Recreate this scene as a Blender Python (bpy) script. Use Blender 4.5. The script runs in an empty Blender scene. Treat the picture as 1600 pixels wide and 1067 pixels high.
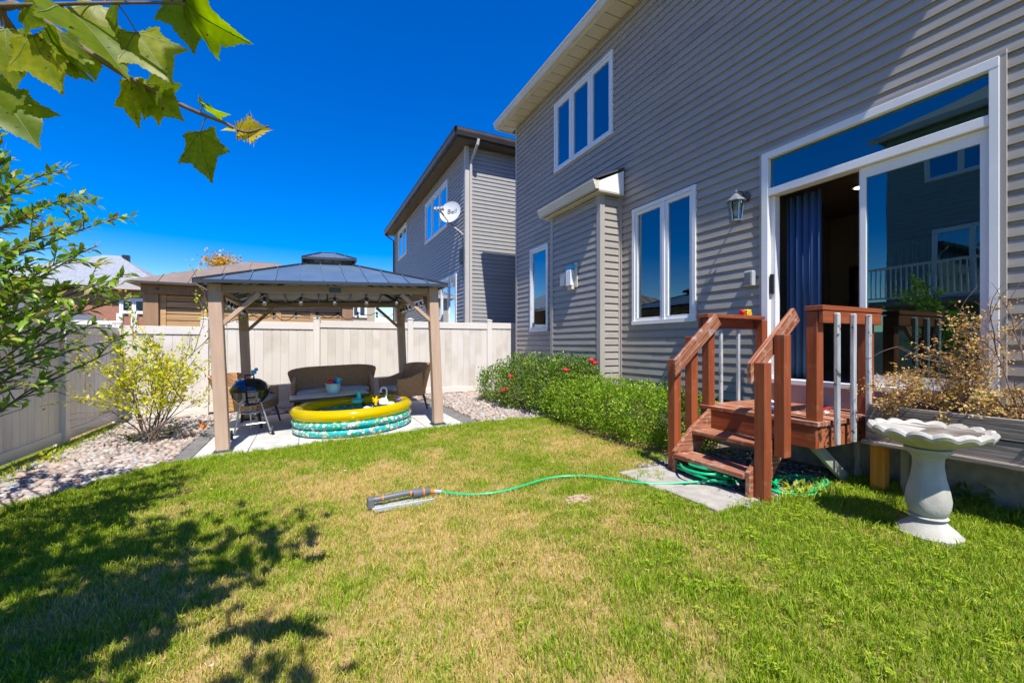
import bpy, bmesh, math, random
import numpy as np
from mathutils import Matrix, Vector, Quaternion
R = math.radians
rng = random.Random(7)
nrng = np.random.default_rng(11)
SC = bpy.context.scene
COL = SC.collection

# ------------------------------------------------------------------ camera, sky, sun, exposure
CAM_H = 1.35
YAW = math.atan(320 / 660.0)
cam = bpy.data.cameras.new("camera")
cam.sensor_width = 36.0
cam.lens = 660 / 1600 * 36
cam.shift_y = 4.5 / 1600
cam.clip_start = 0.05
cam.clip_end = 1500
camo = bpy.data.objects.new("camera", cam)
COL.objects.link(camo)
camo.location = (0, 0, CAM_H)
camo.rotation_euler = (R(90), 0, -YAW)
SC.camera = camo

SUN_DIR = Vector((0.195, 1.0, -1.72)).normalized()          # the way the light travels
world = bpy.data.worlds.new("World")
SC.world = world
world.use_nodes = True
wn = world.node_tree
for n in list(wn.nodes):
    wn.nodes.remove(n)
wo = wn.nodes.new("ShaderNodeOutputWorld")
bg = wn.nodes.new("ShaderNodeBackground")
sky = wn.nodes.new("ShaderNodeTexSky")
sky.sky_type = 'NISHITA'
sky.sun_disc = False
sky.sun_elevation = math.asin(-SUN_DIR.z)
sky.sun_rotation = math.atan2(-SUN_DIR.x, -SUN_DIR.y) % (2 * math.pi)
sky.altitude = 100
sky.air_density = 1.0
sky.dust_density = 0.25
sky.ozone_density = 2.0
hs = wn.nodes.new("ShaderNodeHueSaturation")
hs.inputs['Saturation'].default_value = 1.75
hs.inputs['Hue'].default_value = 0.520
hs.inputs['Value'].default_value = 1.0
wn.links.new(sky.outputs[0], hs.inputs['Color'])
wn.links.new(hs.outputs[0], bg.inputs['Color'])
bg.inputs['Strength'].default_value = 0.14
wn.links.new(bg.outputs[0], wo.inputs['Surface'])

sl = bpy.data.lights.new("sun", 'SUN')
sl.energy = 5.0
sl.angle = R(0.5)
sl.color = (1.0, 0.95, 0.86)
so = bpy.data.objects.new("sun", sl)
COL.objects.link(so)
so.location = (-3, -10, 20)
so.rotation_euler = SUN_DIR.to_track_quat('-Z', 'Y').to_euler()

SC.view_settings.view_transform = 'Standard'
SC.view_settings.look = 'None'
SC.view_settings.exposure = 0.58
SC.view_settings.gamma = 1
SC.view_settings.use_curve_mapping = False
SC.cycles.max_bounces = 10
SC.cycles.transparent_max_bounces = 12
SC.cycles.use_denoising = True

# ------------------------------------------------------------------ helpers
Wm = {}                                                     # world matrix of every object made here
I4 = Matrix.Identity(4)


def tag(o, label=None, cat=None, group=None, kind=None):
    if label: o['label'] = label
    if cat: o['category'] = cat
    if group: o['group'] = group
    if kind: o['kind'] = kind
    return o


def empty(name, loc, label=None, cat=None, group=None, kind=None, M=None):
    o = bpy.data.objects.new(name, None)
    COL.objects.link(o)
    o.empty_display_size = 0.1
    Mw = M if M is not None else Matrix.Translation(Vector(loc))
    o.matrix_basis = Mw
    Wm[o] = Mw.copy()
    return tag(o, label, cat, group, kind)


def place(name, me, Mw, parent=None):
    o = bpy.data.objects.new(name, me)
    COL.objects.link(o)
    if parent is not None:
        o.parent = parent
        o.matrix_basis = Wm[parent].inverted() @ Mw
    else:
        o.matrix_basis = Mw
    Wm[o] = Mw.copy()
    return o


def copy_tree(o, Mw, parent=None, label=None, group=None):
    c = o.copy()
    COL.objects.link(c)
    if parent is not None:
        c.parent = parent
        c.matrix_basis = Wm[parent].inverted() @ Mw
    else:
        c.matrix_basis = Mw
    Wm[c] = Mw.copy()
    if label: c['label'] = label
    if group: c['group'] = group
    for ch in [x for x in Wm if x.parent == o]:
        copy_tree(ch, Mw @ (Wm[o].inverted() @ Wm[ch]), c)
    return c


def frame(x, y, z, ang=0.0, tilt=0.0):
    return Matrix.Translation((x, y, z)) @ Matrix.Rotation(-tilt, 4, 'Y') @ Matrix.Rotation(ang, 4, 'Z')


class MB:
    def __init__(self, M=None):
        self.v = []; self.f = []; self.m = []; self.uv = {}; self.M = M

    def poly(self, pts, m=0):
        i = len(self.v)
        self.v += [tuple(p) for p in pts]
        self.f.append(tuple(range(i, i + len(pts)))); self.m.append(m)

    def add(self, vs, fs, m=0):
        i = len(self.v)
        self.v += [tuple(p) for p in vs]
        for f in fs:
            self.f.append(tuple(i + k for k in f)); self.m.append(m)

    def box(self, a, b, m=0, T=None):
        x0, y0, z0 = a; x1, y1, z1 = b
        vs = [(x0, y0, z0), (x1, y0, z0), (x1, y1, z0), (x0, y1, z0), (x0, y0, z1), (x1, y0, z1), (x1, y1, z1), (x0, y1, z1)]
        if T is not None: vs = [T @ Vector(p) for p in vs]
        self.add(vs, [(3, 2, 1, 0), (4, 5, 6, 7), (0, 1, 5, 4), (1, 2, 6, 5), (2, 3, 7, 6), (3, 0, 4, 7)], m)

    def bar(self, p0, p1, w, h, up=(0, 0, 1), m=0, w1=None, h1=None):
        p0 = Vector(p0); p1 = Vector(p1)
        d = (p1 - p0).normalized(); up = Vector(up)
        s = d.cross(up)
        if s.length < 1e-4: s = d.cross(Vector((1, 0, 0)))
        s.normalize(); u = s.cross(d)
        w1 = w if w1 is None else w1; h1 = h if h1 is None else h1
        vs = []
        for p, a, b in ((p0, w, h), (p1, w1, h1)):
            for sx, sy in ((-1, -1), (1, -1), (1, 1), (-1, 1)):
                vs.append(p + s * (a / 2 * sx) + u * (b / 2 * sy))
        self.add(vs, [(3, 2, 1, 0), (4, 5, 6, 7), (0, 1, 5, 4), (1, 2, 6, 5), (2, 3, 7, 6), (3, 0, 4, 7)], m)

    def tube(self, pts, r, n=8, m=0, cap=True):
        pts = [Vector(p) for p in pts]
        rs = r if isinstance(r, (list, tuple)) else [r] * len(pts)
        i0 = len(self.v); prev = None
        for k, p in enumerate(pts):
            d = (pts[min(k + 1, len(pts) - 1)] - pts[max(k - 1, 0)])
            if d.length < 1e-9: d = Vector((0, 0, 1))
            d.normalize()
            if prev is None:
                s = d.cross(Vector((0, 0, 1)))
                if s.length < 1e-3: s = d.cross(Vector((1, 0, 0)))
            else:
                s = prev - d * prev.dot(d)
                if s.length < 1e-6: s = d.cross(Vector((1, 0, 0)))
            s.normalize(); prev = s; u = d.cross(s)
            for a in range(n):
                t = 2 * math.pi * a / n
                self.v.append(tuple(p + (s * math.cos(t) + u * math.sin(t)) * rs[k]))
        for k in range(len(pts) - 1):
            for a in range(n):
                b = (a + 1) % n
                self.f.append((i0 + k * n + a, i0 + k * n + b, i0 + (k + 1) * n + b, i0 + (k + 1) * n + a)); self.m.append(m)
        if cap:
            self.f.append(tuple(i0 + a for a in reversed(range(n)))); self.m.append(m)
            self.f.append(tuple(i0 + (len(pts) - 1) * n + a for a in range(n))); self.m.append(m)

    def lathe(self, prof, c=(0, 0, 0), n=28, m=0, T=None, mod=None):
        i0 = len(self.v)
        for k, (r, z) in enumerate(prof):
            for a in range(n):
                t = 2 * math.pi * a / n
                rr = r; zz = z
                if mod: rr, zz = mod(r, z, t, k)
                p = Vector((rr * math.cos(t), rr * math.sin(t), zz))
                if T is not None: p = T @ p
                self.v.append((p.x + c[0], p.y + c[1], p.z + c[2]))
        for k in range(len(prof) - 1):
            for a in range(n):
                b = (a + 1) % n
                self.f.append((i0 + k * n + a, i0 + k * n + b, i0 + (k + 1) * n + b, i0 + (k + 1) * n + a)); self.m.append(m)
        if prof[0][0] > 1e-5:
            self.f.append(tuple(i0 + a for a in reversed(range(n)))); self.m.append(m)
        if prof[-1][0] > 1e-5:
            self.f.append(tuple(i0 + (len(prof) - 1) * n + a for a in range(n))); self.m.append(m)

    def ball(self, c, r, n=14, m=0, T=None):
        r = (r, r, r) if not isinstance(r, (tuple, list)) else r
        k = n // 2
        prof = [(math.sin(math.pi * i / k), -math.cos(math.pi * i / k)) for i in range(k + 1)]
        prof[0] = (1e-6, -1); prof[-1] = (1e-6, 1)
        S = Matrix.Diagonal((r[0], r[1], r[2], 1))
        self.lathe(prof, c, n, m, (T @ S) if T is not None else S)

    def prism(self, pts, h, m=0):
        """pts: list of 3D points (a planar outline); h: extrusion vector"""
        n = len(pts); h = Vector(h)
        vs = [Vector(p) for p in pts] + [Vector(p) + h for p in pts]
        fs = [tuple(reversed(range(n))), tuple(range(n, 2 * n))] + [(k, (k + 1) % n, n + (k + 1) % n, n + k) for k in range(n)]
        self.add(vs, fs, m)

    def build(self, name, mats, parent=None, smooth=None, bevel=0, M=None, kind=None, label=None, cat=None, group=None):
        M = M if M is not None else self.M
        me = bpy.data.meshes.new(name)
        me.from_pydata(self.v, [], self.f)
        mats = mats if isinstance(mats, (list, tuple)) else [mats]
        for mt in mats: me.materials.append(mt)
        if len(mats) > 1: me.polygons.foreach_set('material_index', self.m)
        base = Wm[parent] if parent is not None else None
        Mw = M if M is not None else (base if base is not None else I4)
        if M is None:                                       # verts are in world space: keep the origin at the parent's base
            if base is not None: me.transform(base.inverted())
            else:
                c = np.mean(np.array(self.v), axis=0); zmin = min(p[2] for p in self.v)
                Mw = Matrix.Translation((c[0], c[1], zmin)); me.transform(Mw.inverted())
        if bevel or smooth is not None:
            bm = bmesh.new(); bm.from_mesh(me)
            bmesh.ops.recalc_face_normals(bm, faces=bm.faces)
            if bevel:
                bmesh.ops.bevel(bm, geom=list(bm.edges), offset=bevel, segments=1, affect='EDGES', profile=0.5)
            bm.to_mesh(me); bm.free()
        if smooth is not None:
            me.polygons.foreach_set('use_smooth', [True] * len(me.polygons))
            me.set_sharp_from_angle(angle=R(smooth))
        me.update()
        o = place(name, me, Mw, parent)
        return tag(o, label, cat, group, kind)


_pl = {}


def plank(name, p0, p1, w, t, mat, parent, up=(0, 0, 1), bevel=0.003, cut0=0.0, cut1=0.0, label=None):
    """a board from p0 to p1: w across, t through (t measured along up); cuts shear the ends along the width"""
    p0 = Vector(p0); p1 = Vector(p1); L = (p1 - p0).length
    x = (p1 - p0) / L
    u = Vector(up); s = u.cross(x)
    if s.length < 1e-4: u = Vector((1, 0, 0)); s = u.cross(x)
    s.normalize(); u = x.cross(s)
    Mw = Matrix(((x.x, s.x, u.x, p0.x), (x.y, s.y, u.y, p0.y), (x.z, s.z, u.z, p0.z), (0, 0, 0, 1)))
    key = (round(L, 4), w, t, mat.name, bevel, cut0, cut1)
    if key not in _pl:
        bm = bmesh.new()
        vs = []
        for X, c in ((0, cut0), (L, cut1)):
            for sy, sz in ((-1, -1), (1, -1), (1, 1), (-1, 1)):
                vs.append(bm.verts.new((X + c * sy * w / 2, sy * w / 2, sz * t / 2)))
        for f in ((3, 2, 1, 0), (4, 5, 6, 7), (0, 1, 5, 4), (1, 2, 6, 5), (2, 3, 7, 6), (3, 0, 4, 7)):
            bm.faces.new([vs[k] for k in f])
        bmesh.ops.recalc_face_normals(bm, faces=bm.faces)
        if bevel: bmesh.ops.bevel(bm, geom=list(bm.edges), offset=bevel, segments=1, affect='EDGES')
        me = bpy.data.meshes.new(name); bm.to_mesh(me); bm.free()
        me.materials.append(mat); _pl[key] = me
    o = place(name, _pl[key], Mw, parent)
    if label: o['label'] = label
    return o


def leaf_cloud(name, P, D, N, L, Wd, mat, parent=None, fold=0.25, rnd=None, kind=None, curl=0.0, label=None):
    """many small leaves in one mesh: P base points, D directions, N normals, L lengths, Wd widths (numpy)"""
    n = len(P)
    D = D / np.linalg.norm(D, axis=1, keepdims=True)
    S = np.cross(D, N); S /= (np.linalg.norm(S, axis=1, keepdims=True) + 1e-9)
    U = np.cross(S, D)
    L = np.broadcast_to(L, (n,))[:, None]; Wd = np.broadcast_to(Wd, (n,))[:, None]
    base = P; tip = P + D * L - U * L * curl
    mid = P + D * L * 0.5 + U * L * curl * 0.4
    lf = P + D * L * 0.42 + S * Wd * 0.5 + U * Wd * fold
    rt = P + D * L * 0.42 - S * Wd * 0.5 + U * Wd * fold
    V = np.stack([base, lf, tip, rt, mid], axis=1).reshape(-1, 3)
    idx = (np.arange(n) * 5)[:, None]
    tris = np.concatenate([idx + [0, 4, 1], idx + [1, 4, 2], idx + [0, 3, 4], idx + [4, 3, 2]], axis=1).reshape(-1, 3)
    me = bpy.data.meshes.new(name)
    if parent is not None:
        Mi = np.array(Wm[parent].inverted())
        V = V @ Mi[:3, :3].T + Mi[:3, 3]
    me.vertices.add(len(V)); me.vertices.foreach_set('co', V.astype(np.float32).ravel())
    me.loops.add(len(tris) * 3); me.loops.foreach_set('vertex_index', tris.astype(np.int32).ravel())
    me.polygons.add(len(tris))
    me.polygons.foreach_set('loop_start', (np.arange(len(tris)) * 3).astype(np.int32))
    me.polygons.foreach_set('loop_total', np.full(len(tris), 3, np.int32))
    me.update(calc_edges=True)
    a = me.attributes.new('rnd', 'FLOAT', 'POINT')
    r = nrng.random(n) if rnd is None else rnd
    a.data.foreach_set('value', np.repeat(r, 5).astype(np.float32))
    me.materials.append(mat)
    me.validate()
    o = place(name, me, Wm[parent].copy() if parent is not None else I4.copy(), parent)
    return tag(o, label, None, None, kind)


def unit(a):
    return a / (np.linalg.norm(a, axis=-1, keepdims=True) + 1e-9)


def ss(t):
    t = min(1.0, max(0.0, t)); return t * t * (3 - 2 * t)


def gz(x, y):
    """height of the ground"""
    if x > 40 or x < -40 or y > 60: return 0.0
    A = 0.10 * ss((x - 0.3) / 2.7)
    B = min(0.15, max(-0.05, 0.042 * (x + 0.94)))
    return A + (B - A) * ss((y - 3.6) / 2.2)


def pix(u, v, dep):
    """a point `dep` metres ahead of the camera; used to lay out real places read off the photograph"""
    F = Vector((math.sin(YAW), math.cos(YAW), 0)); Rt = Vector((math.cos(YAW), -math.sin(YAW), 0))
    return Vector((0, 0, CAM_H)) + (F + Rt * ((u - 800) / 660) + Vector((0, 0, (538 - v) / 660))) * dep


def gpix(u, v):
    """the ground point seen at a pixel"""
    z = 0.05
    for _ in range(8):
        d = (CAM_H - z) * 660 / (v - 538); p = pix(u, v, d); z = gz(p.x, p.y)
    return Vector((p.x, p.y, z))


# ------------------------------------------------------------------ materials
def nt(name):
    m = bpy.data.materials.new(name); m.use_nodes = True
    t = m.node_tree
    for n in list(t.nodes): t.nodes.remove(n)
    return m, t


def N(t, typ, **kw):
    n = t.nodes.new(typ)
    for k, v in kw.items(): setattr(n, k, v)
    return n


def mat(name, c, c2=None, scale=6, stretch=(1, 1, 1), rough=0.6, bump=0.0, bscale=None, rnd=0.0, metallic=0.0, spec=0.5,
        coord='Object', ramp=(0.35, 0.65), detail=5, c3=None, s3=2.0, r3=(0.55, 0.7), coat=0.0, hue=0.0, trans=0.0, r2=None, bdist=0.01):
    m, t = nt(name)
    out = N(t, 'ShaderNodeOutputMaterial'); b = N(t, 'ShaderNodeBsdfPrincipled')
    t.links.new(b.outputs[0], out.inputs[0])
    tc = N(t, 'ShaderNodeTexCoord'); oi = N(t, 'ShaderNodeObjectInfo')
    off = N(t, 'ShaderNodeVectorMath', operation='SCALE'); off.inputs[0].default_value = (7.3, 3.1, 5.7)
    t.links.new(oi.outputs['Random'], off.inputs['Scale'])
    add = N(t, 'ShaderNodeVectorMath', operation='ADD')
    if coord == 'World':
        g = N(t, 'ShaderNodeNewGeometry'); t.links.new(g.outputs['Position'], add.inputs[0])
    else:
        t.links.new(tc.outputs[coord], add.inputs[0]); t.links.new(off.outputs[0], add.inputs[1])
    mp = N(t, 'ShaderNodeVectorMath', operation='MULTIPLY'); mp.inputs[1].default_value = stretch
    t.links.new(add.outputs[0], mp.inputs[0])
    col = None
    if c2 is not None:
        no = N(t, 'ShaderNodeTexNoise'); no.inputs['Scale'].default_value = scale; no.inputs['Detail'].default_value = detail
        t.links.new(mp.outputs[0], no.inputs['Vector'])
        cr = N(t, 'ShaderNodeValToRGB')
        cr.color_ramp.elements[0].position = ramp[0]; cr.color_ramp.elements[1].position = ramp[1]
        cr.color_ramp.elements[0].color = (*c, 1); cr.color_ramp.elements[1].color = (*c2, 1)
        t.links.new(no.outputs['Fac'], cr.inputs[0]); col = cr.outputs[0]
        if r2 is not None:
            mr = N(t, 'ShaderNodeMapRange'); mr.inputs['To Min'].default_value = rough; mr.inputs['To Max'].default_value = r2
            t.links.new(no.outputs['Fac'], mr.inputs['Value']); t.links.new(mr.outputs[0], b.inputs['Roughness'])
    if c3 is not None:
        n3 = N(t, 'ShaderNodeTexNoise'); n3.inputs['Scale'].default_value = s3; n3.inputs['Detail'].default_value = 6
        t.links.new(add.outputs[0], n3.inputs['Vector'])
        mr = N(t, 'ShaderNodeMapRange'); mr.inputs['From Min'].default_value = r3[0]; mr.inputs['From Max'].default_value = r3[1]
        t.links.new(n3.outputs['Fac'], mr.inputs['Value'])
        mx = N(t, 'ShaderNodeMix', data_type='RGBA'); t.links.new(mr.outputs[0], mx.inputs['Factor'])
        if col is not None: t.links.new(col, mx.inputs['A'])
        else: mx.inputs['A'].default_value = (*c, 1)
        mx.inputs['B'].default_value = (*c3, 1); col = mx.outputs['Result']
    if rnd or hue:
        h = N(t, 'ShaderNodeHueSaturation')
        mr = N(t, 'ShaderNodeMapRange'); mr.inputs['To Min'].default_value = 1 - rnd; mr.inputs['To Max'].default_value = 1 + rnd
        t.links.new(oi.outputs['Random'], mr.inputs['Value']); t.links.new(mr.outputs[0], h.inputs['Value'])
        if col is not None: t.links.new(col, h.inputs['Color'])
        else: h.inputs['Color'].default_value = (*c, 1)
        col = h.outputs[0]
    if col is not None: t.links.new(col, b.inputs['Base Color'])
    else: b.inputs['Base Color'].default_value = (*c, 1)
    if r2 is None: b.inputs['Roughness'].default_value = rough
    b.inputs['Metallic'].default_value = metallic
    b.inputs['Specular IOR Level'].default_value = spec
    b.inputs['Coat Weight'].default_value = coat
    b.inputs['Transmission Weight'].default_value = trans
    if bump:
        nb = N(t, 'ShaderNodeTexNoise'); nb.inputs['Scale'].default_value = bscale or scale; nb.inputs['Detail'].default_value = 6
        t.links.new(mp.outputs[0], nb.inputs['Vector'])
        bp = N(t, 'ShaderNodeBump'); bp.inputs['Strength'].default_value = bump; bp.inputs['Distance'].default_value = bdist
        t.links.new(nb.outputs['Fac'], bp.inputs['Height']); t.links.new(bp.outputs[0], b.inputs['Normal'])
    return m


def leaf_mat(name, stops, attr='rnd', instancer=False, trans=0.35, rough=0.45, objrnd=False, spec=0.3):
    """leaf: diffuse and gloss with light coming through; the tone follows a random number per leaf"""
    m, t = nt(name)
    out = N(t, 'ShaderNodeOutputMaterial'); b = N(t, 'ShaderNodeBsdfPrincipled')
    cr = N(t, 'ShaderNodeValToRGB'); el = cr.color_ramp.elements
    while len(el) < len(stops): el.new(0.5)
    for e, (p, c) in zip(el, stops): e.position = p; e.color = (*c, 1)
    if objrnd:
        a = N(t, 'ShaderNodeObjectInfo'); t.links.new(a.outputs['Random'], cr.inputs[0])
    else:
        a = N(t, 'ShaderNodeAttribute', attribute_name=attr, attribute_type='INSTANCER' if instancer else 'GEOMETRY')
        t.links.new(a.outputs['Fac'], cr.inputs[0])
    t.links.new(cr.outputs[0], b.inputs['Base Color'])
    b.inputs['Roughness'].default_value = rough; b.inputs['Specular IOR Level'].default_value = spec
    tr = N(t, 'ShaderNodeBsdfTranslucent')
    h = N(t, 'ShaderNodeHueSaturation'); h.inputs['Value'].default_value = 1.5; h.inputs['Saturation'].default_value = 1.05
    t.links.new(cr.outputs[0], h.inputs['Color']); t.links.new(h.outputs[0], tr.inputs['Color'])
    mx = N(t, 'ShaderNodeMixShader'); mx.inputs[0].default_value = trans
    t.links.new(b.outputs[0], mx.inputs[1]); t.links.new(tr.outputs[0], mx.inputs[2]); t.links.new(mx.outputs[0], out.inputs[0])
    return m


def glass_mat(name, tint=(0.55, 0.66, 0.68), base=0.10, gain=1.5, rough=0.0, wav=0.0, gcol=(0.86, 0.95, 1.0)):
    """coated window pane: clear part tinted, mirror part by angle"""
    m, t = nt(name)
    out = N(t, 'ShaderNodeOutputMaterial')
    tr = N(t, 'ShaderNodeBsdfTransparent'); tr.inputs[0].default_value = (*tint, 1)
    gl = N(t, 'ShaderNodeBsdfGlossy'); gl.inputs['Roughness'].default_value = rough; gl.inputs[0].default_value = (*gcol, 1)
    fr = N(t, 'ShaderNodeFresnel'); fr.inputs[0].default_value = 1.52
    ma = N(t, 'ShaderNodeMath', operation='MULTIPLY_ADD', use_clamp=True); ma.inputs[1].default_value = gain; ma.inputs[2].default_value = base
    t.links.new(fr.outputs[0], ma.inputs[0])
    mx = N(t, 'ShaderNodeMixShader')
    t.links.new(ma.outputs[0], mx.inputs[0]); t.links.new(tr.outputs[0], mx.inputs[1]); t.links.new(gl.outputs[0], mx.inputs[2])
    t.links.new(mx.outputs[0], out.inputs[0])
    if wav:
        tc = N(t, 'ShaderNodeNewGeometry'); no = N(t, 'ShaderNodeTexNoise'); no.inputs['Scale'].default_value = 1.3; no.inputs['Detail'].default_value = 1
        t.links.new(tc.outputs['Position'], no.inputs['Vector'])
        bp = N(t, 'ShaderNodeBump'); bp.inputs['Strength'].default_value = wav; bp.inputs['Distance'].default_value = 0.02
        t.links.new(no.outputs['Fac'], bp.inputs['Height']); t.links.new(bp.outputs[0], gl.inputs['Normal'])
    return m


def emit_mat(name, c, s):
    m, t = nt(name)
    out = N(t, 'ShaderNodeOutputMaterial'); e = N(t, 'ShaderNodeEmission'); e.inputs[0].default_value = (*c, 1); e.inputs[1].default_value = s
    t.links.new(e.outputs[0], out.inputs[0]); return m


# house
m_siding = mat('taupe_vinyl_siding', (0.335, 0.308, 0.275), (0.372, 0.344, 0.308), scale=3, stretch=(1, 1, 6), rough=0.42, rnd=0.05, spec=0.4, bump=0.10, bscale=1.6, bdist=0.03, c3=(0.295, 0.27, 0.24), s3=0.9, r3=(0.52, 0.75))
m_trimtaupe = mat('taupe_trim', (0.375, 0.345, 0.305), (0.405, 0.375, 0.335), scale=2, rough=0.45)
m_backing = mat('wall_backing', (0.06, 0.052, 0.045))
m_white = mat('white_vinyl', (0.74, 0.75, 0.76), (0.80, 0.80, 0.80), scale=3, rough=0.35)
m_cream = mat('cream_gutter', (0.60, 0.55, 0.44), (0.66, 0.61, 0.50), scale=2, rough=0.4)
m_soffit = mat('cream_soffit', (0.58, 0.53, 0.40), (0.64, 0.58, 0.45), scale=60, rough=0.5, ramp=(0.4, 0.5), bump=0.3, bscale=110)
m_glass = glass_mat('window_glass', (0.50, 0.63, 0.68), 0.16, 1.9, wav=0.05, gcol=(0.72, 0.92, 1.0))
m_doorglass = glass_mat('door_glass', (0.30, 0.47, 0.48), 0.13, 1.25, wav=0.07, gcol=(0.55, 0.88, 0.92))
m_room = mat('room_wall', (0.33, 0.24, 0.18), (0.36, 0.27, 0.20), scale=2)
m_roomdark = mat('dim_room_wall', (0.18, 0.17, 0.17))
m_curtain = mat('blue_curtain', (0.03, 0.08, 0.19), (0.05, 0.12, 0.26), scale=4, stretch=(1, 6, 0.3), rough=0.8)
m_pale = mat('pale_sheer', (0.70, 0.72, 0.72), (0.78, 0.79, 0.79), scale=4, stretch=(1, 6, 0.3), rough=0.8)
m_kglass = glass_mat('kitchen_glass', (0.78, 0.88, 0.90), 0.12, 1.5, wav=0.05, gcol=(0.72, 0.92, 1.0))
m_sheer = mat('grey_sheer', (0.36, 0.40, 0.45), (0.44, 0.48, 0.52), scale=4, stretch=(1, 6, 0.3), rough=0.8)
m_black = mat('black_paint', (0.012, 0.012, 0.014), rough=0.35)
m_frameart = mat('dark_wood_frame', (0.035, 0.02, 0.015), rough=0.4)
m_art = mat('framed_print', (0.10, 0.06, 0.05), (0.22, 0.14, 0.10), scale=5)
m_shingle = mat('dark_shingles', (0.045, 0.045, 0.05), (0.08, 0.08, 0.085), scale=30, stretch=(1, 1, 4), rough=0.9, bump=0.4)
m_concrete = mat('foundation_concrete', (0.30, 0.28, 0.25), (0.42, 0.39, 0.35), scale=14, rough=0.9, bump=0.6, bscale=60, c3=(0.20, 0.18, 0.15), s3=3)
m_sillboard = mat('rosy_sill_board', (0.42, 0.31, 0.27), (0.47, 0.36, 0.31), scale=4, rough=0.6)
# neighbours
m_nsiding = mat('grey_taupe_siding', (0.325, 0.32, 0.315), (0.355, 0.35, 0.345), scale=3, stretch=(1, 1, 6), rough=0.45, rnd=0.03)
m_ntrim = mat('grey_corner_trim', (0.47, 0.44, 0.41), (0.50, 0.47, 0.44), scale=2, rough=0.5)
m_brown = mat('brown_gutter', (0.055, 0.045, 0.038), (0.075, 0.06, 0.05), scale=3, rough=0.4)
m_nsoffit = mat('brown_soffit', (0.10, 0.08, 0.062), (0.12, 0.095, 0.075), scale=40, rough=0.6)
m_nwin = glass_mat('neighbour_glass', (0.30, 0.42, 0.5), 0.35, 2.0)
m_greyshingle = mat('grey_shingles', (0.20, 0.215, 0.24), (0.34, 0.36, 0.39), scale=9, stretch=(1, 1, 5), rough=0.9, bump=0.5, bscale=20)
m_darkshingle = mat('charcoal_shingles', (0.10, 0.105, 0.13), (0.17, 0.175, 0.20), scale=9, stretch=(1, 1, 5), rough=0.9)
m_brick = mat('red_brick', (0.33, 0.14, 0.09), (0.42, 0.20, 0.13), scale=12, stretch=(1, 1, 4), rough=0.9)
m_beige = mat('beige_stucco', (0.42, 0.36, 0.30), (0.47, 0.41, 0.34), scale=3, rough=0.8)
m_tealwall = mat('grey_teal_siding', (0.20, 0.27, 0.27), (0.24, 0.31, 0.31), scale=3, stretch=(1, 1, 8), rough=0.5, rnd=0.04)
m_pavwood = mat('honey_cedar', (0.40, 0.235, 0.10), (0.54, 0.34, 0.165), scale=2.5, stretch=(0.5, 6, 6), rough=0.65, rnd=0.12, bump=0.15, bscale=8)
m_pavdark = mat('brown_cedar', (0.26, 0.155, 0.085), (0.33, 0.20, 0.115), scale=2.5, stretch=(6, 6, 0.5), rough=0.65, rnd=0.08)
m_pavroof = mat('brown_metal_roof', (0.205, 0.155, 0.125), (0.24, 0.185, 0.15), scale=3, rough=0.55)
# yard
m_fence = mat('tan_vinyl_fence', (0.635, 0.59, 0.535), (0.685, 0.64, 0.585), scale=3, stretch=(1, 1, 0.4), rough=0.45, rnd=0.03, c3=(0.46, 0.40, 0.33), s3=1.3, r3=(0.55, 0.8))
m_fencerail = mat('pale_vinyl_rail', (0.68, 0.635, 0.585), (0.73, 0.685, 0.635), scale=2, rough=0.4)
m_gazpost = mat('tan_brown_post', (0.47, 0.325, 0.235), (0.54, 0.375, 0.275), scale=5, stretch=(4, 4, 0.5), rough=0.6, bump=0.08, bscale=25)
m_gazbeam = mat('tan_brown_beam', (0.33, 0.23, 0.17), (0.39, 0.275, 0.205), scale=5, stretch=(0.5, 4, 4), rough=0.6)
m_gazroof = mat('slate_blue_metal', (0.095, 0.155, 0.235), (0.12, 0.185, 0.275), scale=4, rough=0.38, rnd=0.05, metallic=0.25)
m_gaztrim = mat('dark_slate_trim', (0.045, 0.055, 0.075), rough=0.4, metallic=0.2)
m_slab = mat('pale_concrete_slab', (0.43, 0.425, 0.415), (0.53, 0.52, 0.505), scale=9, rough=0.85, rnd=0.05, bump=0.2, bscale=80, c3=(0.42, 0.40, 0.37), s3=4, r3=(0.6, 0.8))
m_paver = mat('charcoal_paver', (0.13, 0.125, 0.125), (0.19, 0.185, 0.18), scale=14, rough=0.9, rnd=0.12, bump=0.3, bscale=70)
m_step_slab = mat('tan_concrete_slab', (0.30, 0.275, 0.235), (0.40, 0.37, 0.32), scale=10, rough=0.9, rnd=0.06, bump=0.3, bscale=90)
m_deck = mat('red_stained_wood', (0.225, 0.046, 0.012), (0.31, 0.075, 0.021), scale=3, stretch=(0.6, 9, 9), rough=0.62, rnd=0.10, bump=0.25, bscale=5, c3=(0.34, 0.13, 0.055), s3=9, r3=(0.58, 0.78))
m_deckworn = mat('worn_red_wood', (0.23, 0.055, 0.018), (0.43, 0.215, 0.125), scale=4, stretch=(0.7, 11, 11), rough=0.75, rnd=0.10, bump=0.5, bscale=5, ramp=(0.40, 0.66), c3=(0.43, 0.33, 0.27), s3=12, r3=(0.56, 0.72))
m_peel = mat('peeling_red_paint', (0.36, 0.10, 0.035), (0.42, 0.13, 0.05), scale=5, rough=0.6, c3=(0.045, 0.025, 0.018), s3=26, r3=(0.55, 0.60), bump=0.4, bscale=30)
m_greywood = mat('weathered_grey_wood', (0.15, 0.125, 0.105), (0.31, 0.27, 0.23), scale=4, stretch=(0.6, 11, 11), rough=0.85, rnd=0.14, bump=0.5, bscale=6, c3=(0.13, 0.11, 0.095), s3=5, r3=(0.58, 0.75))
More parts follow.
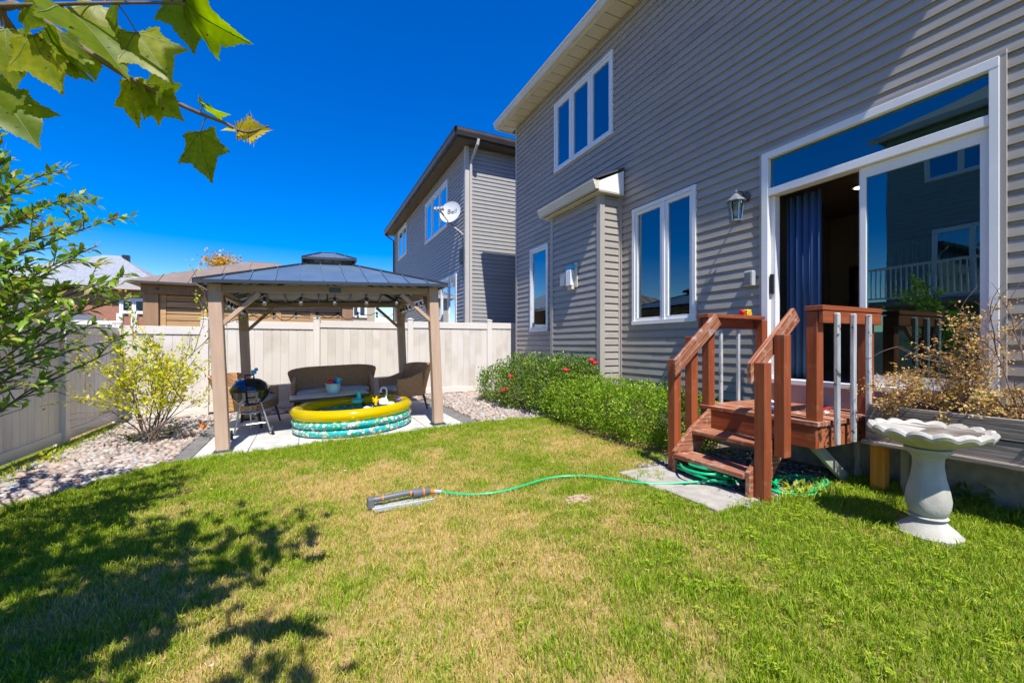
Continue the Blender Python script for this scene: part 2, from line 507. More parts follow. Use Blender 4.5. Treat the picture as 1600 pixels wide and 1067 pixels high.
m_galv = mat('weathered_grey_baluster', (0.30, 0.32, 0.33), (0.52, 0.53, 0.53), scale=9, stretch=(0.5, 3, 3), rough=0.55, c3=(0.07, 0.07, 0.07), s3=22, r3=(0.60, 0.68), bump=0.3)
m_orange = mat('orange_stained_post', (0.62, 0.21, 0.02), (0.72, 0.30, 0.05), scale=3, stretch=(0.6, 8, 8), rough=0.6, bump=0.2, bscale=5)
m_palewood = mat('pale_green_board', (0.30, 0.31, 0.25), (0.40, 0.40, 0.33), scale=3, stretch=(0.6, 8, 8), rough=0.8)
m_stonecast = mat('cast_stone', (0.35, 0.335, 0.29), (0.48, 0.46, 0.405), scale=6, rough=0.85, bump=0.25, bscale=70, c3=(0.33, 0.31, 0.27), s3=5, r3=(0.58, 0.78))
m_basin = mat('stained_basin', (0.11, 0.088, 0.068), (0.29, 0.255, 0.215), scale=6, rough=0.95, bump=0.4, bscale=40)
m_soil = mat('dark_soil', (0.06, 0.042, 0.03), (0.13, 0.095, 0.065), scale=20, rough=1.0, bump=0.8, bscale=40)
m_bark = mat('grey_brown_bark', (0.10, 0.075, 0.055), (0.17, 0.13, 0.10), scale=20, stretch=(1, 1, 0.3), rough=0.9, bump=0.4)
m_twig = mat('red_brown_twig', (0.13, 0.075, 0.055), (0.19, 0.12, 0.09), scale=20, rough=0.8)
m_hose = mat('green_hose', (0.0, 0.44, 0.17), rough=0.35, spec=0.6)
m_greyplastic = mat('grey_plastic', (0.13, 0.135, 0.145), rough=0.45)
m_lightgrey = mat('light_grey_plastic', (0.36, 0.39, 0.41), (0.42, 0.45, 0.47), scale=8, rough=0.45)
m_orangeplastic = mat('orange_plastic', (0.75, 0.20, 0.02), rough=0.4)
m_red = mat('red_plastic', (0.65, 0.02, 0.02), rough=0.35)
m_yellow = mat('yellow_plastic', (0.85, 0.52, 0.01), rough=0.35)
m_teal = mat('teal_plastic', (0.03, 0.48, 0.48), rough=0.35)
m_aqua = mat('pale_aqua_plastic', (0.40, 0.72, 0.74), rough=0.4)
m_blue = mat('blue_plastic', (0.02, 0.16, 0.55), rough=0.35)
m_cyan = mat('cyan_plastic', (0.03, 0.42, 0.68), rough=0.35)
m_purple = mat('purple_plastic', (0.10, 0.04, 0.38), rough=0.35)
m_plwhite = mat('white_plastic', (0.80, 0.80, 0.82), rough=0.3)
m_enamel = mat('black_enamel', (0.008, 0.008, 0.010), rough=0.06, coat=1.0)
m_alu = mat('brushed_aluminium', (0.55, 0.56, 0.57), rough=0.35, metallic=0.8)
m_rubber = mat('black_rubber', (0.02, 0.02, 0.022), rough=0.8)
m_cushion = mat('beige_cushion', (0.50, 0.46, 0.41), (0.56, 0.52, 0.46), scale=30, rough=0.9, bump=0.15)
m_darkleg = mat('dark_brown_metal', (0.045, 0.032, 0.025), rough=0.45)
m_tabletop = mat('pale_grey_tabletop', (0.50, 0.48, 0.44), (0.56, 0.54, 0.50), scale=8, rough=0.4)
m_bulb = mat('clear_bulb', (0.75, 0.78, 0.80), rough=0.08, trans=0.75)
m_darkmetal = mat('dark_bronze_metal', (0.03, 0.035, 0.045), rough=0.4, metallic=0.3)
m_bronzegrey = mat('grey_bronze_lantern', (0.16, 0.19, 0.21), (0.26, 0.29, 0.31), scale=18, rough=0.45, metallic=0.4)
m_lampglass = glass_mat('lantern_glass', (0.80, 0.86, 0.88), 0.08, 1.0)
m_dish = mat('pale_grey_dish', (0.50, 0.52, 0.56), (0.55, 0.57, 0.60), scale=4, rough=0.45)
m_ink = mat('dark_lettering', (0.02, 0.025, 0.06), rough=0.5)
m_gazunder = mat('pale_roof_lining', (0.27, 0.285, 0.32), (0.34, 0.36, 0.40), scale=3, rough=0.45)
m_water = mat('pool_water', (0.55, 0.68, 0.20), rough=0.03, trans=0.5)


def wicker_mat(name, ca, cb):
    m, t = nt(name)
    out = N(t, 'ShaderNodeOutputMaterial'); b = N(t, 'ShaderNodeBsdfPrincipled'); t.links.new(b.outputs[0], out.inputs[0])
    uv = N(t, 'ShaderNodeUVMap'); sp = N(t, 'ShaderNodeSeparateXYZ'); t.links.new(uv.outputs[0], sp.inputs[0])

    def math_(op, a, bb):
        n = N(t, 'ShaderNodeMath', operation=op)
        for i, q in enumerate((a, bb)):
            if q is None: continue
            if isinstance(q, (int, float)): n.inputs[i].default_value = q
            else: t.links.new(q, n.inputs[i])
        return n.outputs[0]
    sv = math_('ABSOLUTE', math_('SINE', math_('MULTIPLY', sp.outputs[1], 150), None), None)     # rounded strands
    row = math_('FLOOR', math_('DIVIDE', math_('MULTIPLY', sp.outputs[1], 150), math.pi), None)
    ph = math_('ADD', math_('MULTIPLY', sp.outputs[0], 95), math_('MULTIPLY', row, math.pi / 2))
    su = math_('ABSOLUTE', math_('SINE', ph, None), None)
    h = math_('MULTIPLY', math_('POWER', sv, 0.6), math_('ADD', math_('MULTIPLY', su, 0.8), 0.2))
    no = N(t, 'ShaderNodeTexNoise'); no.inputs['Scale'].default_value = 25; t.links.new(uv.outputs[0], no.inputs['Vector'])
    hh = math_('ADD', math_('MULTIPLY', h, 0.75), math_('MULTIPLY', no.outputs['Fac'], 0.3))
    cr = N(t, 'ShaderNodeValToRGB'); cr.color_ramp.elements[0].position = 0.2; cr.color_ramp.elements[1].position = 0.85
    cr.color_ramp.elements[0].color = (*ca, 1); cr.color_ramp.elements[1].color = (*cb, 1)
    t.links.new(hh, cr.inputs[0]); t.links.new(cr.outputs[0], b.inputs['Base Color'])
    bp = N(t, 'ShaderNodeBump'); bp.inputs['Strength'].default_value = 0.9; bp.inputs['Distance'].default_value = 0.008
    t.links.new(h, bp.inputs['Height']); t.links.new(bp.outputs[0], b.inputs['Normal'])
    b.inputs['Roughness'].default_value = 0.5
    return m


m_wicker = wicker_mat('brown_wicker', (0.24, 0.10, 0.038), (0.88, 0.50, 0.23))


def pool_print():
    m, t = nt('printed_teal_vinyl')
    out = N(t, 'ShaderNodeOutputMaterial'); b = N(t, 'ShaderNodeBsdfPrincipled'); t.links.new(b.outputs[0], out.inputs[0])
    tc = N(t, 'ShaderNodeTexCoord')
    prev = (0.01, 0.42, 0.40)
    src = None
    for sc, thr, col, seed in ((12, 0.33, (0.80, 0.82, 0.78), 0.0), (12, 0.15, (0.85, 0.45, 0.12), 0.0), (19, 0.24, (0.80, 0.55, 0.02), 5.3), (16, 0.20, (0.28, 0.20, 0.55), 9.1), (21, 0.22, (0.9, 0.28, 0.03), 2.7), (14, 0.18, (0.03, 0.62, 0.55), 13.3)):
        mp = N(t, 'ShaderNodeVectorMath', operation='ADD'); mp.inputs[1].default_value = (seed, seed * 0.7, seed * 1.3)
        t.links.new(tc.outputs['Object'], mp.inputs[0])
        vo = N(t, 'ShaderNodeTexVoronoi'); vo.inputs['Scale'].default_value = sc; vo.inputs['Randomness'].default_value = 0.85
        t.links.new(mp.outputs[0], vo.inputs['Vector'])
        ma = N(t, 'ShaderNodeMath', operation='LESS_THAN'); ma.inputs[1].default_value = thr
        t.links.new(vo.outputs['Distance'], ma.inputs[0])
        mx = N(t, 'ShaderNodeMix', data_type='RGBA'); t.links.new(ma.outputs[0], mx.inputs['Factor'])
        if src is None: mx.inputs['A'].default_value = (*prev, 1)
        else: t.links.new(src, mx.inputs['A'])
        mx.inputs['B'].default_value = (*col, 1); src = mx.outputs['Result']
    t.links.new(src, b.inputs['Base Color']); b.inputs['Roughness'].default_value = 0.25
    return m


m_poolprint = pool_print()


def pool_yellow():
    m, t = nt('clear_yellow_vinyl')
    out = N(t, 'ShaderNodeOutputMaterial'); b = N(t, 'ShaderNodeBsdfPrincipled')
    b.inputs['Base Color'].default_value = (0.80, 0.62, 0.0, 1); b.inputs['Roughness'].default_value = 0.12
    tr = N(t, 'ShaderNodeBsdfTransparent'); tr.inputs[0].default_value = (1.0, 0.86, 0.05, 1)
    mx = N(t, 'ShaderNodeMixShader'); mx.inputs[0].default_value = 0.45
    t.links.new(b.outputs[0], mx.inputs[1]); t.links.new(tr.outputs[0], mx.inputs[2]); t.links.new(mx.outputs[0], out.inputs[0])
    return m


m_poolyellow = pool_yellow()
from mathutils import noise as mnoise


def fbm(x, y, s, seed=0.0):
    return mnoise.fractal(Vector((x * s + seed, y * s - seed, seed)), 1.0, 2.0, 4)


def dryness(x, y):
    d = 0.32 + 0.66 * fbm(x, y, 0.75, 3.1) + 0.52 * fbm(x, y, 3.4, 8.0)
    d += 0.34 * math.exp(-(((x - 1.5) / 1.3) ** 2 + ((y - 3.4) / 1.1) ** 2))
    d += 0.20 * math.exp(-(((x - 0.0) / 0.9) ** 2 + ((y - 4.5) / 0.7) ** 2))
    d -= 0.75 * ss((-0.7 - x + 0.10 * (y - 4)) / 1.0)                # lush by the stones
    d -= 0.55 * ss((y - 5.1) / 0.8)                                   # lush by the patio
    d -= 0.55 * ss((x - 1.9 - 0.35 * (y - 1.5)) / 0.9) * ss((3.2 - y) / 1.2)
    d -= 0.18 * ss((1.9 - y) / 0.6)
    return min(1.0, max(0.0, d))


def left_edge(y):                                                     # lawn meets the stones on this line
    return max(-3.0, -2.31 + (y - 5.05) * 0.86 / 1.04) + 0.06 * math.sin(3.1 * y) + 0.03 * math.sin(8.3 * y)


def hedge_edge(y):
    if y > 5.8: return 3.55
    return 3.43 + 0.05 * math.sin(2.3 * y)


def on_slab(x, y):
    return 2.68 < x < 3.26 and 2.13 < y < 3.24


def in_lawn(x, y):
    if y > 6.12 + 0.03 * math.sin(5 * x) - 0.07 * ss((x - 1.5) / 1.5): return False
    if x < left_edge(y): return False
    if y > 3.25 and x > hedge_edge(y): return False
    if y <= 3.25 and x > 4.62: return False
    if 3.1 < x and 2.15 < y <= 3.3: return False                       # gravel under the deck
    return True


# ------------------------------------------------------------------ ground sheet
def axis(a, b, step):
    inner = list(np.arange(a, b + 1e-6, step))
    return [-400, -120, -50, -25, -14, -9, -6, -4.5] + inner + [6.2, 7.5, 10, 14, 25, 50, 120, 400]


gx = axis(-3.4, 5.0, 0.12)
gy = [-400, -120, -50, -25, -14, -9, -6, -4, -3] + list(np.arange(-2, 10.2, 0.12)) + [11, 12, 14, 18, 25, 40, 59, 61, 120, 400]
gv = []; gdry = []
for y in gy:
    for x in gx:
        gv.append((x, y, gz(x, y) - (0.0 if -4 < x < 5.5 and y < 10.2 else 0.03)))
        gdry.append(dryness(x, y) if (-4 < x < 5.5 and -3 < y < 8) else 0.3)
nx = len(gx)
gf = [(j * nx + i, j * nx + i + 1, (j + 1) * nx + i + 1, (j + 1) * nx + i) for j in range(len(gy) - 1) for i in range(nx - 1)]
gme = bpy.data.meshes.new('ground'); gme.from_pydata(gv, [], gf)
gme.attributes.new('dry', 'FLOAT', 'POINT').data.foreach_set('value', np.array(gdry, np.float32))
gme.polygons.foreach_set('use_smooth', [True] * len(gme.polygons))


def ground_mat():
    m, t = nt('turf_thatch')
    out = N(t, 'ShaderNodeOutputMaterial'); b = N(t, 'ShaderNodeBsdfPrincipled'); t.links.new(b.outputs[0], out.inputs[0])
    a = N(t, 'ShaderNodeAttribute', attribute_name='dry'); g = N(t, 'ShaderNodeNewGeometry')
    no = N(t, 'ShaderNodeTexNoise'); no.inputs['Scale'].default_value = 30; no.inputs['Detail'].default_value = 8
    t.links.new(g.outputs['Position'], no.inputs['Vector'])
    ad = N(t, 'ShaderNodeMath', operation='ADD'); t.links.new(a.outputs['Fac'], ad.inputs[0]); t.links.new(no.outputs['Fac'], ad.inputs[1])
    cr = N(t, 'ShaderNodeValToRGB'); cr.color_ramp.elements[0].position = 0.45; cr.color_ramp.elements[1].position = 1.35
    cr.color_ramp.elements[0].color = (0.13, 0.17, 0.015, 1); cr.color_ramp.elements[1].color = (0.36, 0.25, 0.11, 1)
    t.links.new(ad.outputs[0], cr.inputs[0]); t.links.new(cr.outputs[0], b.inputs['Base Color'])
    b.inputs['Roughness'].default_value = 1.0; b.inputs['Specular IOR Level'].default_value = 0.1
    bp = N(t, 'ShaderNodeBump'); bp.inputs['Strength'].default_value = 0.7; bp.inputs['Distance'].default_value = 0.02
    t.links.new(no.outputs['Fac'], bp.inputs['Height']); t.links.new(bp.outputs[0], b.inputs['Normal'])
    return m


gme.materials.append(ground_mat())
ground = place('ground', gme, I4.copy()); tag(ground, 'dry yellowing lawn ground sloping gently up to the house', None, None, 'structure')

# ------------------------------------------------------------------ grass: tufts instanced on points
PROTO = bpy.data.collections.new('grass_tufts')                       # not linked to the scene


def grass_mat():
    m, t = nt('grass_blades')
    out = N(t, 'ShaderNodeOutputMaterial'); b = N(t, 'ShaderNodeBsdfPrincipled')
    a = N(t, 'ShaderNodeAttribute', attribute_name='dry', attribute_type='INSTANCER')
    r = N(t, 'ShaderNodeAttribute', attribute_name='rnd')
    r2 = N(t, 'ShaderNodeAttribute', attribute_name='rnd2')
    g1 = N(t, 'ShaderNodeValToRGB'); e = g1.color_ramp.elements; e.new(0.5)
    for k, (p, c) in enumerate([(0.0, (0.12, 0.27, 0.008)), (0.5, (0.26, 0.40, 0.012)), (1.0, (0.45, 0.50, 0.03))]):
        e[k].position = p; e[k].color = (*c, 1)
    g2 = N(t, 'ShaderNodeValToRGB'); e = g2.color_ramp.elements; e.new(0.5)
    for k, (p, c) in enumerate([(0.0, (0.50, 0.41, 0.07)), (0.5, (0.66, 0.50, 0.16)), (1.0, (0.80, 0.64, 0.30))]):
        e[k].position = p; e[k].color = (*c, 1)
    t.links.new(r2.outputs['Fac'], g1.inputs[0]); t.links.new(r2.outputs['Fac'], g2.inputs[0])
    s = N(t, 'ShaderNodeMath', operation='SUBTRACT'); t.links.new(a.outputs['Fac'], s.inputs[0]); t.links.new(r.outputs['Fac'], s.inputs[1])
    mr = N(t, 'ShaderNodeMapRange'); mr.inputs['From Min'].default_value = -0.16; mr.inputs['From Max'].default_value = 0.16
    t.links.new(s.outputs[0], mr.inputs['Value'])
    mx = N(t, 'ShaderNodeMix', data_type='RGBA'); t.links.new(mr.outputs[0], mx.inputs['Factor'])
    t.links.new(g1.outputs[0], mx.inputs['A']); t.links.new(g2.outputs[0], mx.inputs['B'])
    t.links.new(mx.outputs['Result'], b.inputs['Base Color']); b.inputs['Roughness'].default_value = 0.5; b.inputs['Specular IOR Level'].default_value = 0.25
    tr = N(t, 'ShaderNodeBsdfTranslucent'); t.links.new(mx.outputs['Result'], tr.inputs['Color'])
    ms = N(t, 'ShaderNodeMixShader'); ms.inputs[0].default_value = 0.3
    t.links.new(b.outputs[0], ms.inputs[1]); t.links.new(tr.outputs[0], ms.inputs[2]); t.links.new(ms.outputs[0], out.inputs[0])
    return m


m_grass = grass_mat()


def tuft(nb, hmin, hmax, wid, spread, lean, seed):
    q = random.Random(seed); vs = []; fs = []; r1 = []; r2 = []
    for _ in range(nb):
        a = q.uniform(0, 6.283); rad = spread * math.sqrt(q.random()); bx = rad * math.cos(a); by = rad * math.sin(a)
        da = q.uniform(0, 6.283); h = q.uniform(hmin, hmax); ln = q.uniform(0.25, 1.0) * lean * h
        w = wid * q.uniform(0.7, 1.2); pa = da + q.uniform(-1.2, 1.2) + 1.57
        px, py = math.cos(pa) * w / 2, math.sin(pa) * w / 2
        dx, dy = math.cos(da) * ln, math.sin(da) * ln
        i = len(vs)
        vs += [(bx - px, by - py, -0.01), (bx + px, by + py, -0.01),
               (bx + dx * .35 - px * .9, by + dy * .35 - py * .9, h * .55), (bx + dx * .35 + px * .9, by + dy * .35 + py * .9, h * .55),
               (bx + dx, by + dy, h * (1 - 0.25 * lean))]
        fs += [(i, i + 1, i + 3, i + 2), (i + 2, i + 3, i + 4)]
        u, w2 = q.random(), q.random(); r1 += [u] * 5; r2 += [w2] * 5
    return vs, fs, r1, r2


def add_proto(name, data):
    vs, fs, r1, r2 = data
    me = bpy.data.meshes.new(name); me.from_pydata(vs, [], fs); me.materials.append(m_grass)
    me.attributes.new('rnd', 'FLOAT', 'POINT').data.foreach_set('value', np.array(r1, np.float32))
    me.attributes.new('rnd2', 'FLOAT', 'POINT').data.foreach_set('value', np.array(r2, np.float32))
    o = bpy.data.objects.new(name, me); PROTO.objects.link(o)


def clover(seed):
    q = random.Random(seed); vs = []; fs = []; r1 = []; r2 = []
    for _ in range(7):
        a = q.uniform(0, 6.28); rad = 0.045 * math.sqrt(q.random()); cx, cy, h = rad * math.cos(a), rad * math.sin(a), q.uniform(0.02, 0.045)
        w2 = q.random()
        for k in range(3):
            t = a + k * 2.094; L = 0.010; i = len(vs)
            d = (math.cos(t), math.sin(t)); s = (-d[1], d[0])
            vs += [(cx, cy, h), (cx + d[0] * L * .6 + s[0] * L * .5, cy + d[1] * L * .6 + s[1] * L * .5, h + .003), (cx + d[0] * L, cy + d[1] * L, h + .001),
                   (cx + d[0] * L * .6 - s[0] * L * .5, cy + d[1] * L * .6 - s[1] * L * .5, h + .003)]
            fs.append((i, i + 1, i + 2, i + 3)); r1 += [1.0] * 4; r2 += [w2] * 4
    return vs, fs, r1, r2


for k in range(5): add_proto('tuft_%02d' % k, tuft(17, 0.022, 0.050, 0.0030, 0.042, 0.75, 20 + k))       # mown
for k in range(3): add_proto('tuft_%02d' % (5 + k), tuft(12, 0.045, 0.085, 0.0042, 0.035, 0.75, 50 + k))  # long
for k in range(2): add_proto('tuft_%02d' % (8 + k), clover(80 + k))

gp = []; gr = []; gs = []; gpk = []; gd = []
dirt = gpix(905, 781)


def add_tuft(x, y, kind, sc, dry):
    gp.append((x, y, gz(x, y))); gr.append((nrng.uniform(-.12, .12), nrng.uniform(-.12, .12), nrng.uniform(0, 6.28))); gs.append(sc); gpk.append(kind); gd.append(dry)


for (x0, x1, y0, y1, dens) in ((-3.0, 4.7, 0.35, 0.9, 900), (-3.0, -2.6, 0.9, 2.6, 700), (-2.6, 4.7, 0.9, 2.6, 1150), (-3.0, 4.7, 2.6, 4.2, 900), (-3.0, 4.7, 4.2, 6.3, 720)):
    n = int((x1 - x0) * (y1 - y0) * dens)
    for x, y in zip(nrng.uniform(x0, x1, n), nrng.uniform(y0, y1, n)):
        if not in_lawn(x, y): continue
        if on_slab(x, y) and not (x < 2.73 or y < 2.18): continue
        if (x - dirt.x) ** 2 + (y - dirt.y) ** 2 < 0.012: continue
        if (x - 3.86) ** 2 + (y - 1.42) ** 2 < 0.03: continue
        d = min(1, max(0, dryness(x, y) + nrng.normal(0, 0.13)))
        if d > 0.72 and nrng.random() < 0.35: continue                # thin where it is dry
        lush = 1 - d
        tallp = 0.03 + 0.16 * max(0, lush - 0.45)
        edge = y > 5.75 or x < left_edge(y) + 0.3 or (y > 3.2 and x > hedge_edge(y) - 0.18) or x > 4.2
        if edge: tallp += 0.35
        u = nrng.random()
        cl = 0.025 if (x > 1.6 and y < 2.7) else 0.004
        if u < tallp: add_tuft(x, y, 5 + int(nrng.integers(3)), nrng.uniform(0.7, 1.15), max(0, d - 0.25))
        elif u < tallp + cl: add_tuft(x, y, 8 + int(nrng.integers(2)), nrng.uniform(0.8, 1.4), 0)
        else: add_tuft(x, y, int(nrng.integers(5)), nrng.uniform(0.8, 1.3), d)
# long grass along the fence and round the deck, posts and wall
for y in np.arange(4.2, 9.3, 0.012):
    x = -2.95 + abs(nrng.normal(0, 0.11))
    add_tuft(x, y, 5 + int(nrng.integers(3)), nrng.uniform(0.8, 1.7), nrng.uniform(0, 0.35))
for _ in range(130):
    add_tuft(nrng.uniform(4.35, 4.68), nrng.uniform(0.8, 2.05), 5 + int(nrng.integers(3)), nrng.uniform(0.8, 1.8), nrng.uniform(0, 0.35))
for _ in range(60):
    add_tuft(nrng.uniform(3.25, 4.5), nrng.uniform(1.95, 2.18), 5 + int(nrng.integers(3)), nrng.uniform(0.9, 1.8), nrng.uniform(0, 0.2))
for (u, v, n, r) in ((1045, 862, 26, 0.10), (480, 815, 12, 0.08), (1015, 745, 16, 0.12), (640, 905, 12, 0.1), (985, 1010, 14, 0.12), (1290, 930, 18, 0.2)):
    c = gpix(u, v)
    for _ in range(n): add_tuft(c.x + nrng.normal(0, r / 2), c.y + nrng.normal(0, r / 2), 5 + int(nrng.integers(3)), nrng.uniform(0.7, 1.2), 0)

pme = bpy.data.meshes.new('grass'); pme.vertices.add(len(gp)); pme.vertices.foreach_set('co', np.array(gp, np.float32).ravel())
pme.attributes.new('rot', 'FLOAT_VECTOR', 'POINT').data.foreach_set('vector', np.array(gr, np.float32).ravel())
pme.attributes.new('scl', 'FLOAT', 'POINT').data.foreach_set('value', np.array(gs, np.float32))
pme.attributes.new('pick', 'INT', 'POINT').data.foreach_set('value', np.array(gpk, np.int32))
pme.attributes.new('dry', 'FLOAT', 'POINT').data.foreach_set('value', np.array(gd, np.float32))
grass = place('grass', pme, I4.copy()); tag(grass, 'mown lawn grass, green by the stones and straw yellow in the middle', None, None, 'stuff')
ng = bpy.data.node_groups.new('grass_on_points', 'GeometryNodeTree')
ng.interface.new_socket('Geometry', in_out='INPUT', socket_type='NodeSocketGeometry')
ng.interface.new_socket('Geometry', in_out='OUTPUT', socket_type='NodeSocketGeometry')
gi = ng.nodes.new('NodeGroupInput'); go = ng.nodes.new('NodeGroupOutput')
ci = ng.nodes.new('GeometryNodeCollectionInfo'); ci.inputs['Collection'].default_value = PROTO
ci.inputs['Separate Children'].default_value = True; ci.inputs['Reset Children'].default_value = True
ip = ng.nodes.new('GeometryNodeInstanceOnPoints'); ip.inputs['Pick Instance'].default_value = True


def named(nm, ty):
    q = ng.nodes.new('GeometryNodeInputNamedAttribute'); q.data_type = ty; q.inputs['Name'].default_value = nm; return q.outputs['Attribute']


mtp = ng.nodes.new('GeometryNodeMeshToPoints')
ng.links.new(gi.outputs[0], mtp.inputs['Mesh']); ng.links.new(mtp.outputs[0], ip.inputs['Points']); ng.links.new(ci.outputs[0], ip.inputs['Instance'])
ng.links.new(named('pick', 'INT'), ip.inputs['Instance Index']); ng.links.new(named('rot', 'FLOAT_VECTOR'), ip.inputs['Rotation'])
ng.links.new(named('scl', 'FLOAT'), ip.inputs['Scale']); ng.links.new(ip.outputs[0], go.inputs[0])
grass.modifiers.new('tufts', 'NODES').node_group = ng

mb = MB()
for k in range(60):
    a = nrng.uniform(0, 6.28); r = 0.10 * math.sqrt(nrng.random()); s = nrng.uniform(0.008, 0.022)
    mb.ball((dirt.x + r * math.cos(a) * 1.3, dirt.y + r * math.sin(a) * 0.8, gz(dirt.x, dirt.y) + 0.006 + 0.014 * (1 - r / 0.1)), (s * 1.3, s, s * 0.6), 6)
m_dirt = mat('pale_dirt', (0.34, 0.24, 0.15), (0.46, 0.34, 0.22), scale=30, rough=1)
mb.build('dirt_mound', m_dirt, smooth=60, kind='stuff', label='small bare mound of pale dirt in the dry lawn')

# ------------------------------------------------------------------ beds of river stones
m_stone_o = leaf_mat('river_stone', [(0, (0.25, 0.16, 0.115)), (0.2, (0.44, 0.34, 0.27)), (0.4, (0.30, 0.285, 0.27)), (0.55, (0.47, 0.35, 0.29)), (0.7, (0.17, 0.16, 0.16)), (0.85, (0.50, 0.45, 0.39)), (1, (0.29, 0.32, 0.345))], objrnd=True, trans=0.0, rough=0.75)
m_stone_a = leaf_mat('river_stones', [(0, (0.25, 0.16, 0.115)), (0.2, (0.44, 0.34, 0.27)), (0.4, (0.30, 0.285, 0.27)), (0.55, (0.47, 0.35, 0.29)), (0.7, (0.17, 0.16, 0.16)), (0.85, (0.50, 0.45, 0.39)), (1, (0.29, 0.32, 0.345))], trans=0.0, rough=0.75)
m_bed = mat('bed_soil', (0.13, 0.10, 0.08), (0.20, 0.16, 0.13), scale=25, rough=1, bump=0.6)


def ico(sub):
    bm = bmesh.new(); bmesh.ops.create_icosphere(bm, subdivisions=sub, radius=1)
    v = np.array([x.co[:] for x in bm.verts]); f = [tuple(x.index for x in fc.verts) for fc in bm.faces]; bm.free(); return v, f


IV, IF = ico(2)
IV1, IF1 = ico(1)


def lumpy(v, seed):
    q = np.random.default_rng(seed)
    d = unit(v); o = np.ones(len(v))
    for _ in range(4):
        k = unit(q.normal(size=3)); o += 0.13 * np.tanh(2.2 * (d @ k))
    return v * o[:, None]


STONE = []
for k in range(8):
    me = bpy.data.meshes.new('stone'); me.from_pydata([tuple(p) for p in lumpy(IV1, k)], [], IF1); me.materials.append(m_stone_o)
    me.polygons.foreach_set('use_smooth', [True] * len(me.polygons)); STONE.append(me)


def sheet(name, poly, mt, dz, parent=None, kind='structure', label=None, step=0.3):
    """a ground-hugging sheet over a polygon"""
    bm = bmesh.new(); vs = [bm.verts.new((x, y, 0)) for x, y in poly]; bm.faces.new(vs)
    xs = [p[0] for p in poly]; ys = [p[1] for p in poly]
    for a in np.arange(min(xs) + step, max(xs), step):
        bmesh.ops.bisect_plane(bm, geom=list(bm.verts) + list(bm.edges) + list(bm.faces), plane_co=(a, 0, 0), plane_no=(1, 0, 0))
    for a in np.arange(min(ys) + step, max(ys), step):
        bmesh.ops.bisect_plane(bm, geom=list(bm.verts) + list(bm.edges) + list(bm.faces), plane_co=(0, a, 0), plane_no=(0, 1, 0))
    for v in bm.verts: v.co.z = gz(v.co.x, v.co.y) + dz
    me = bpy.data.meshes.new(name); bm.to_mesh(me); bm.free(); me.materials.append(mt)
    o = place(name, me, I4.copy(), parent); return tag(o, label, None, None, kind)


bed_l = sheet('stone_bed', [(-3.03, 9.9)] + [(-1.42, 9.9), (-1.42, 6.12)] + [(left_edge(y), y) for y in np.arange(6.0, 4.0, -0.25)] + [(-3.03, 4.0)], m_bed, 0.006, label='bed of pale river stones between the tan fence and patio edge')
bed_b = sheet('stone_bed', [(-1.42, 9.9), (-1.42, 9.1), (2.35, 9.1), (2.35, 9.9)], m_bed, 0.006, label='narrow strip of river stones between patio and vinyl fence')
bed_r = sheet('stone_bed', [(2.36, 9.9), (2.36, 6.05), (3.5, 5.98), (4.68, 5.4), (4.68, 9.9)], m_bed, 0.006, label='bed of pale river stones in front of the rose bush')


def in_bed(x, y):
    if -3.0 < x < -1.43 and 4.0 < y < 9.88 and (x < left_edge(y) - 0.01 if y < 6.15 else True): return bed_l
    if -1.43 <= x < 2.36 and 9.12 < y < 9.88: return bed_b
    if 2.40 < x < 4.6 and 6.02 - 0.1 * ss((x - 2.4) / 1.5) < y < 9.88: return bed_r
    return None


pts = []
for (x0, x1, y0, y1) in ((-3.0, -1.40, 4.0, 9.9), (-1.4, 2.36, 9.1, 9.9), (2.36, 4.5, 5.8, 9.9)):
    s = 0.058
    for i in range(int((x1 - x0) / s)):
        for j in range(int((y1 - y0) / s)):
            x = x0 + (i + nrng.uniform(0.1, 0.9)) * s; y = y0 + (j + nrng.uniform(0.1, 0.9)) * s
            b = in_bed(x, y)
            if b is None: continue
            if (x + 2.02) ** 2 + (y - 7.72) ** 2 < 0.05 * nrng.uniform(0.5, 2.2): continue        # bare soil under the yellow shrub
            r = nrng.uniform(0.024, 0.046)
            w = x * math.sin(YAW) + y * math.cos(YAW); lat = x * math.cos(YAW) - y * math.sin(YAW)
            seen = w > 1 and abs(lat / w) < 1.23
            pts.append((w / r if seen else 999 + w, x, y, r, b))
pts.sort(key=lambda p: p[0])
rest = {bed_l: [], bed_b: [], bed_r: []}
for k, (_, x, y, r, b) in enumerate(pts):
    z = gz(x, y) + 0.006 + r * 0.25
    S = Matrix.Translation((x, y, z)) @ Matrix.Rotation(nrng.uniform(0, 6.28), 4, 'Z') @ Matrix.Rotation(nrng.uniform(-.3, .3), 4, 'X') @ Matrix.Diagonal((r * nrng.uniform(1.0, 1.35), r * nrng.uniform(0.75, 1.0), r * nrng.uniform(0.5, 0.8), 1))
    if k < 300: place('stone', STONE[k % 8], S, b)
    else: rest[b].append(S)
for b, L in rest.items():
    base = [lumpy(IV1, 30 + k) for k in range(6)]; V = []; F = []; A = []
    for k, S in enumerate(L):
        M3 = np.array(S); V.append(base[k % 6] @ M3[:3, :3].T + M3[:3, 3]); F.append(np.array(IF1) + k * len(IV1)); A += [nrng.random()] * len(IV1)
    V = np.concatenate(V); F = np.concatenate(F)
    me = bpy.data.meshes.new('stones'); me.from_pydata(V.tolist(), [], F.tolist()); me.materials.append(m_stone_a)
    me.attributes.new('rnd', 'FLOAT', 'POINT').data.foreach_set('value', np.array(A, np.float32))
    me.polygons.foreach_set('use_smooth', [True] * len(me.polygons))
    tag(place('stones', me, I4.copy(), b), None, None, None, 'stuff')

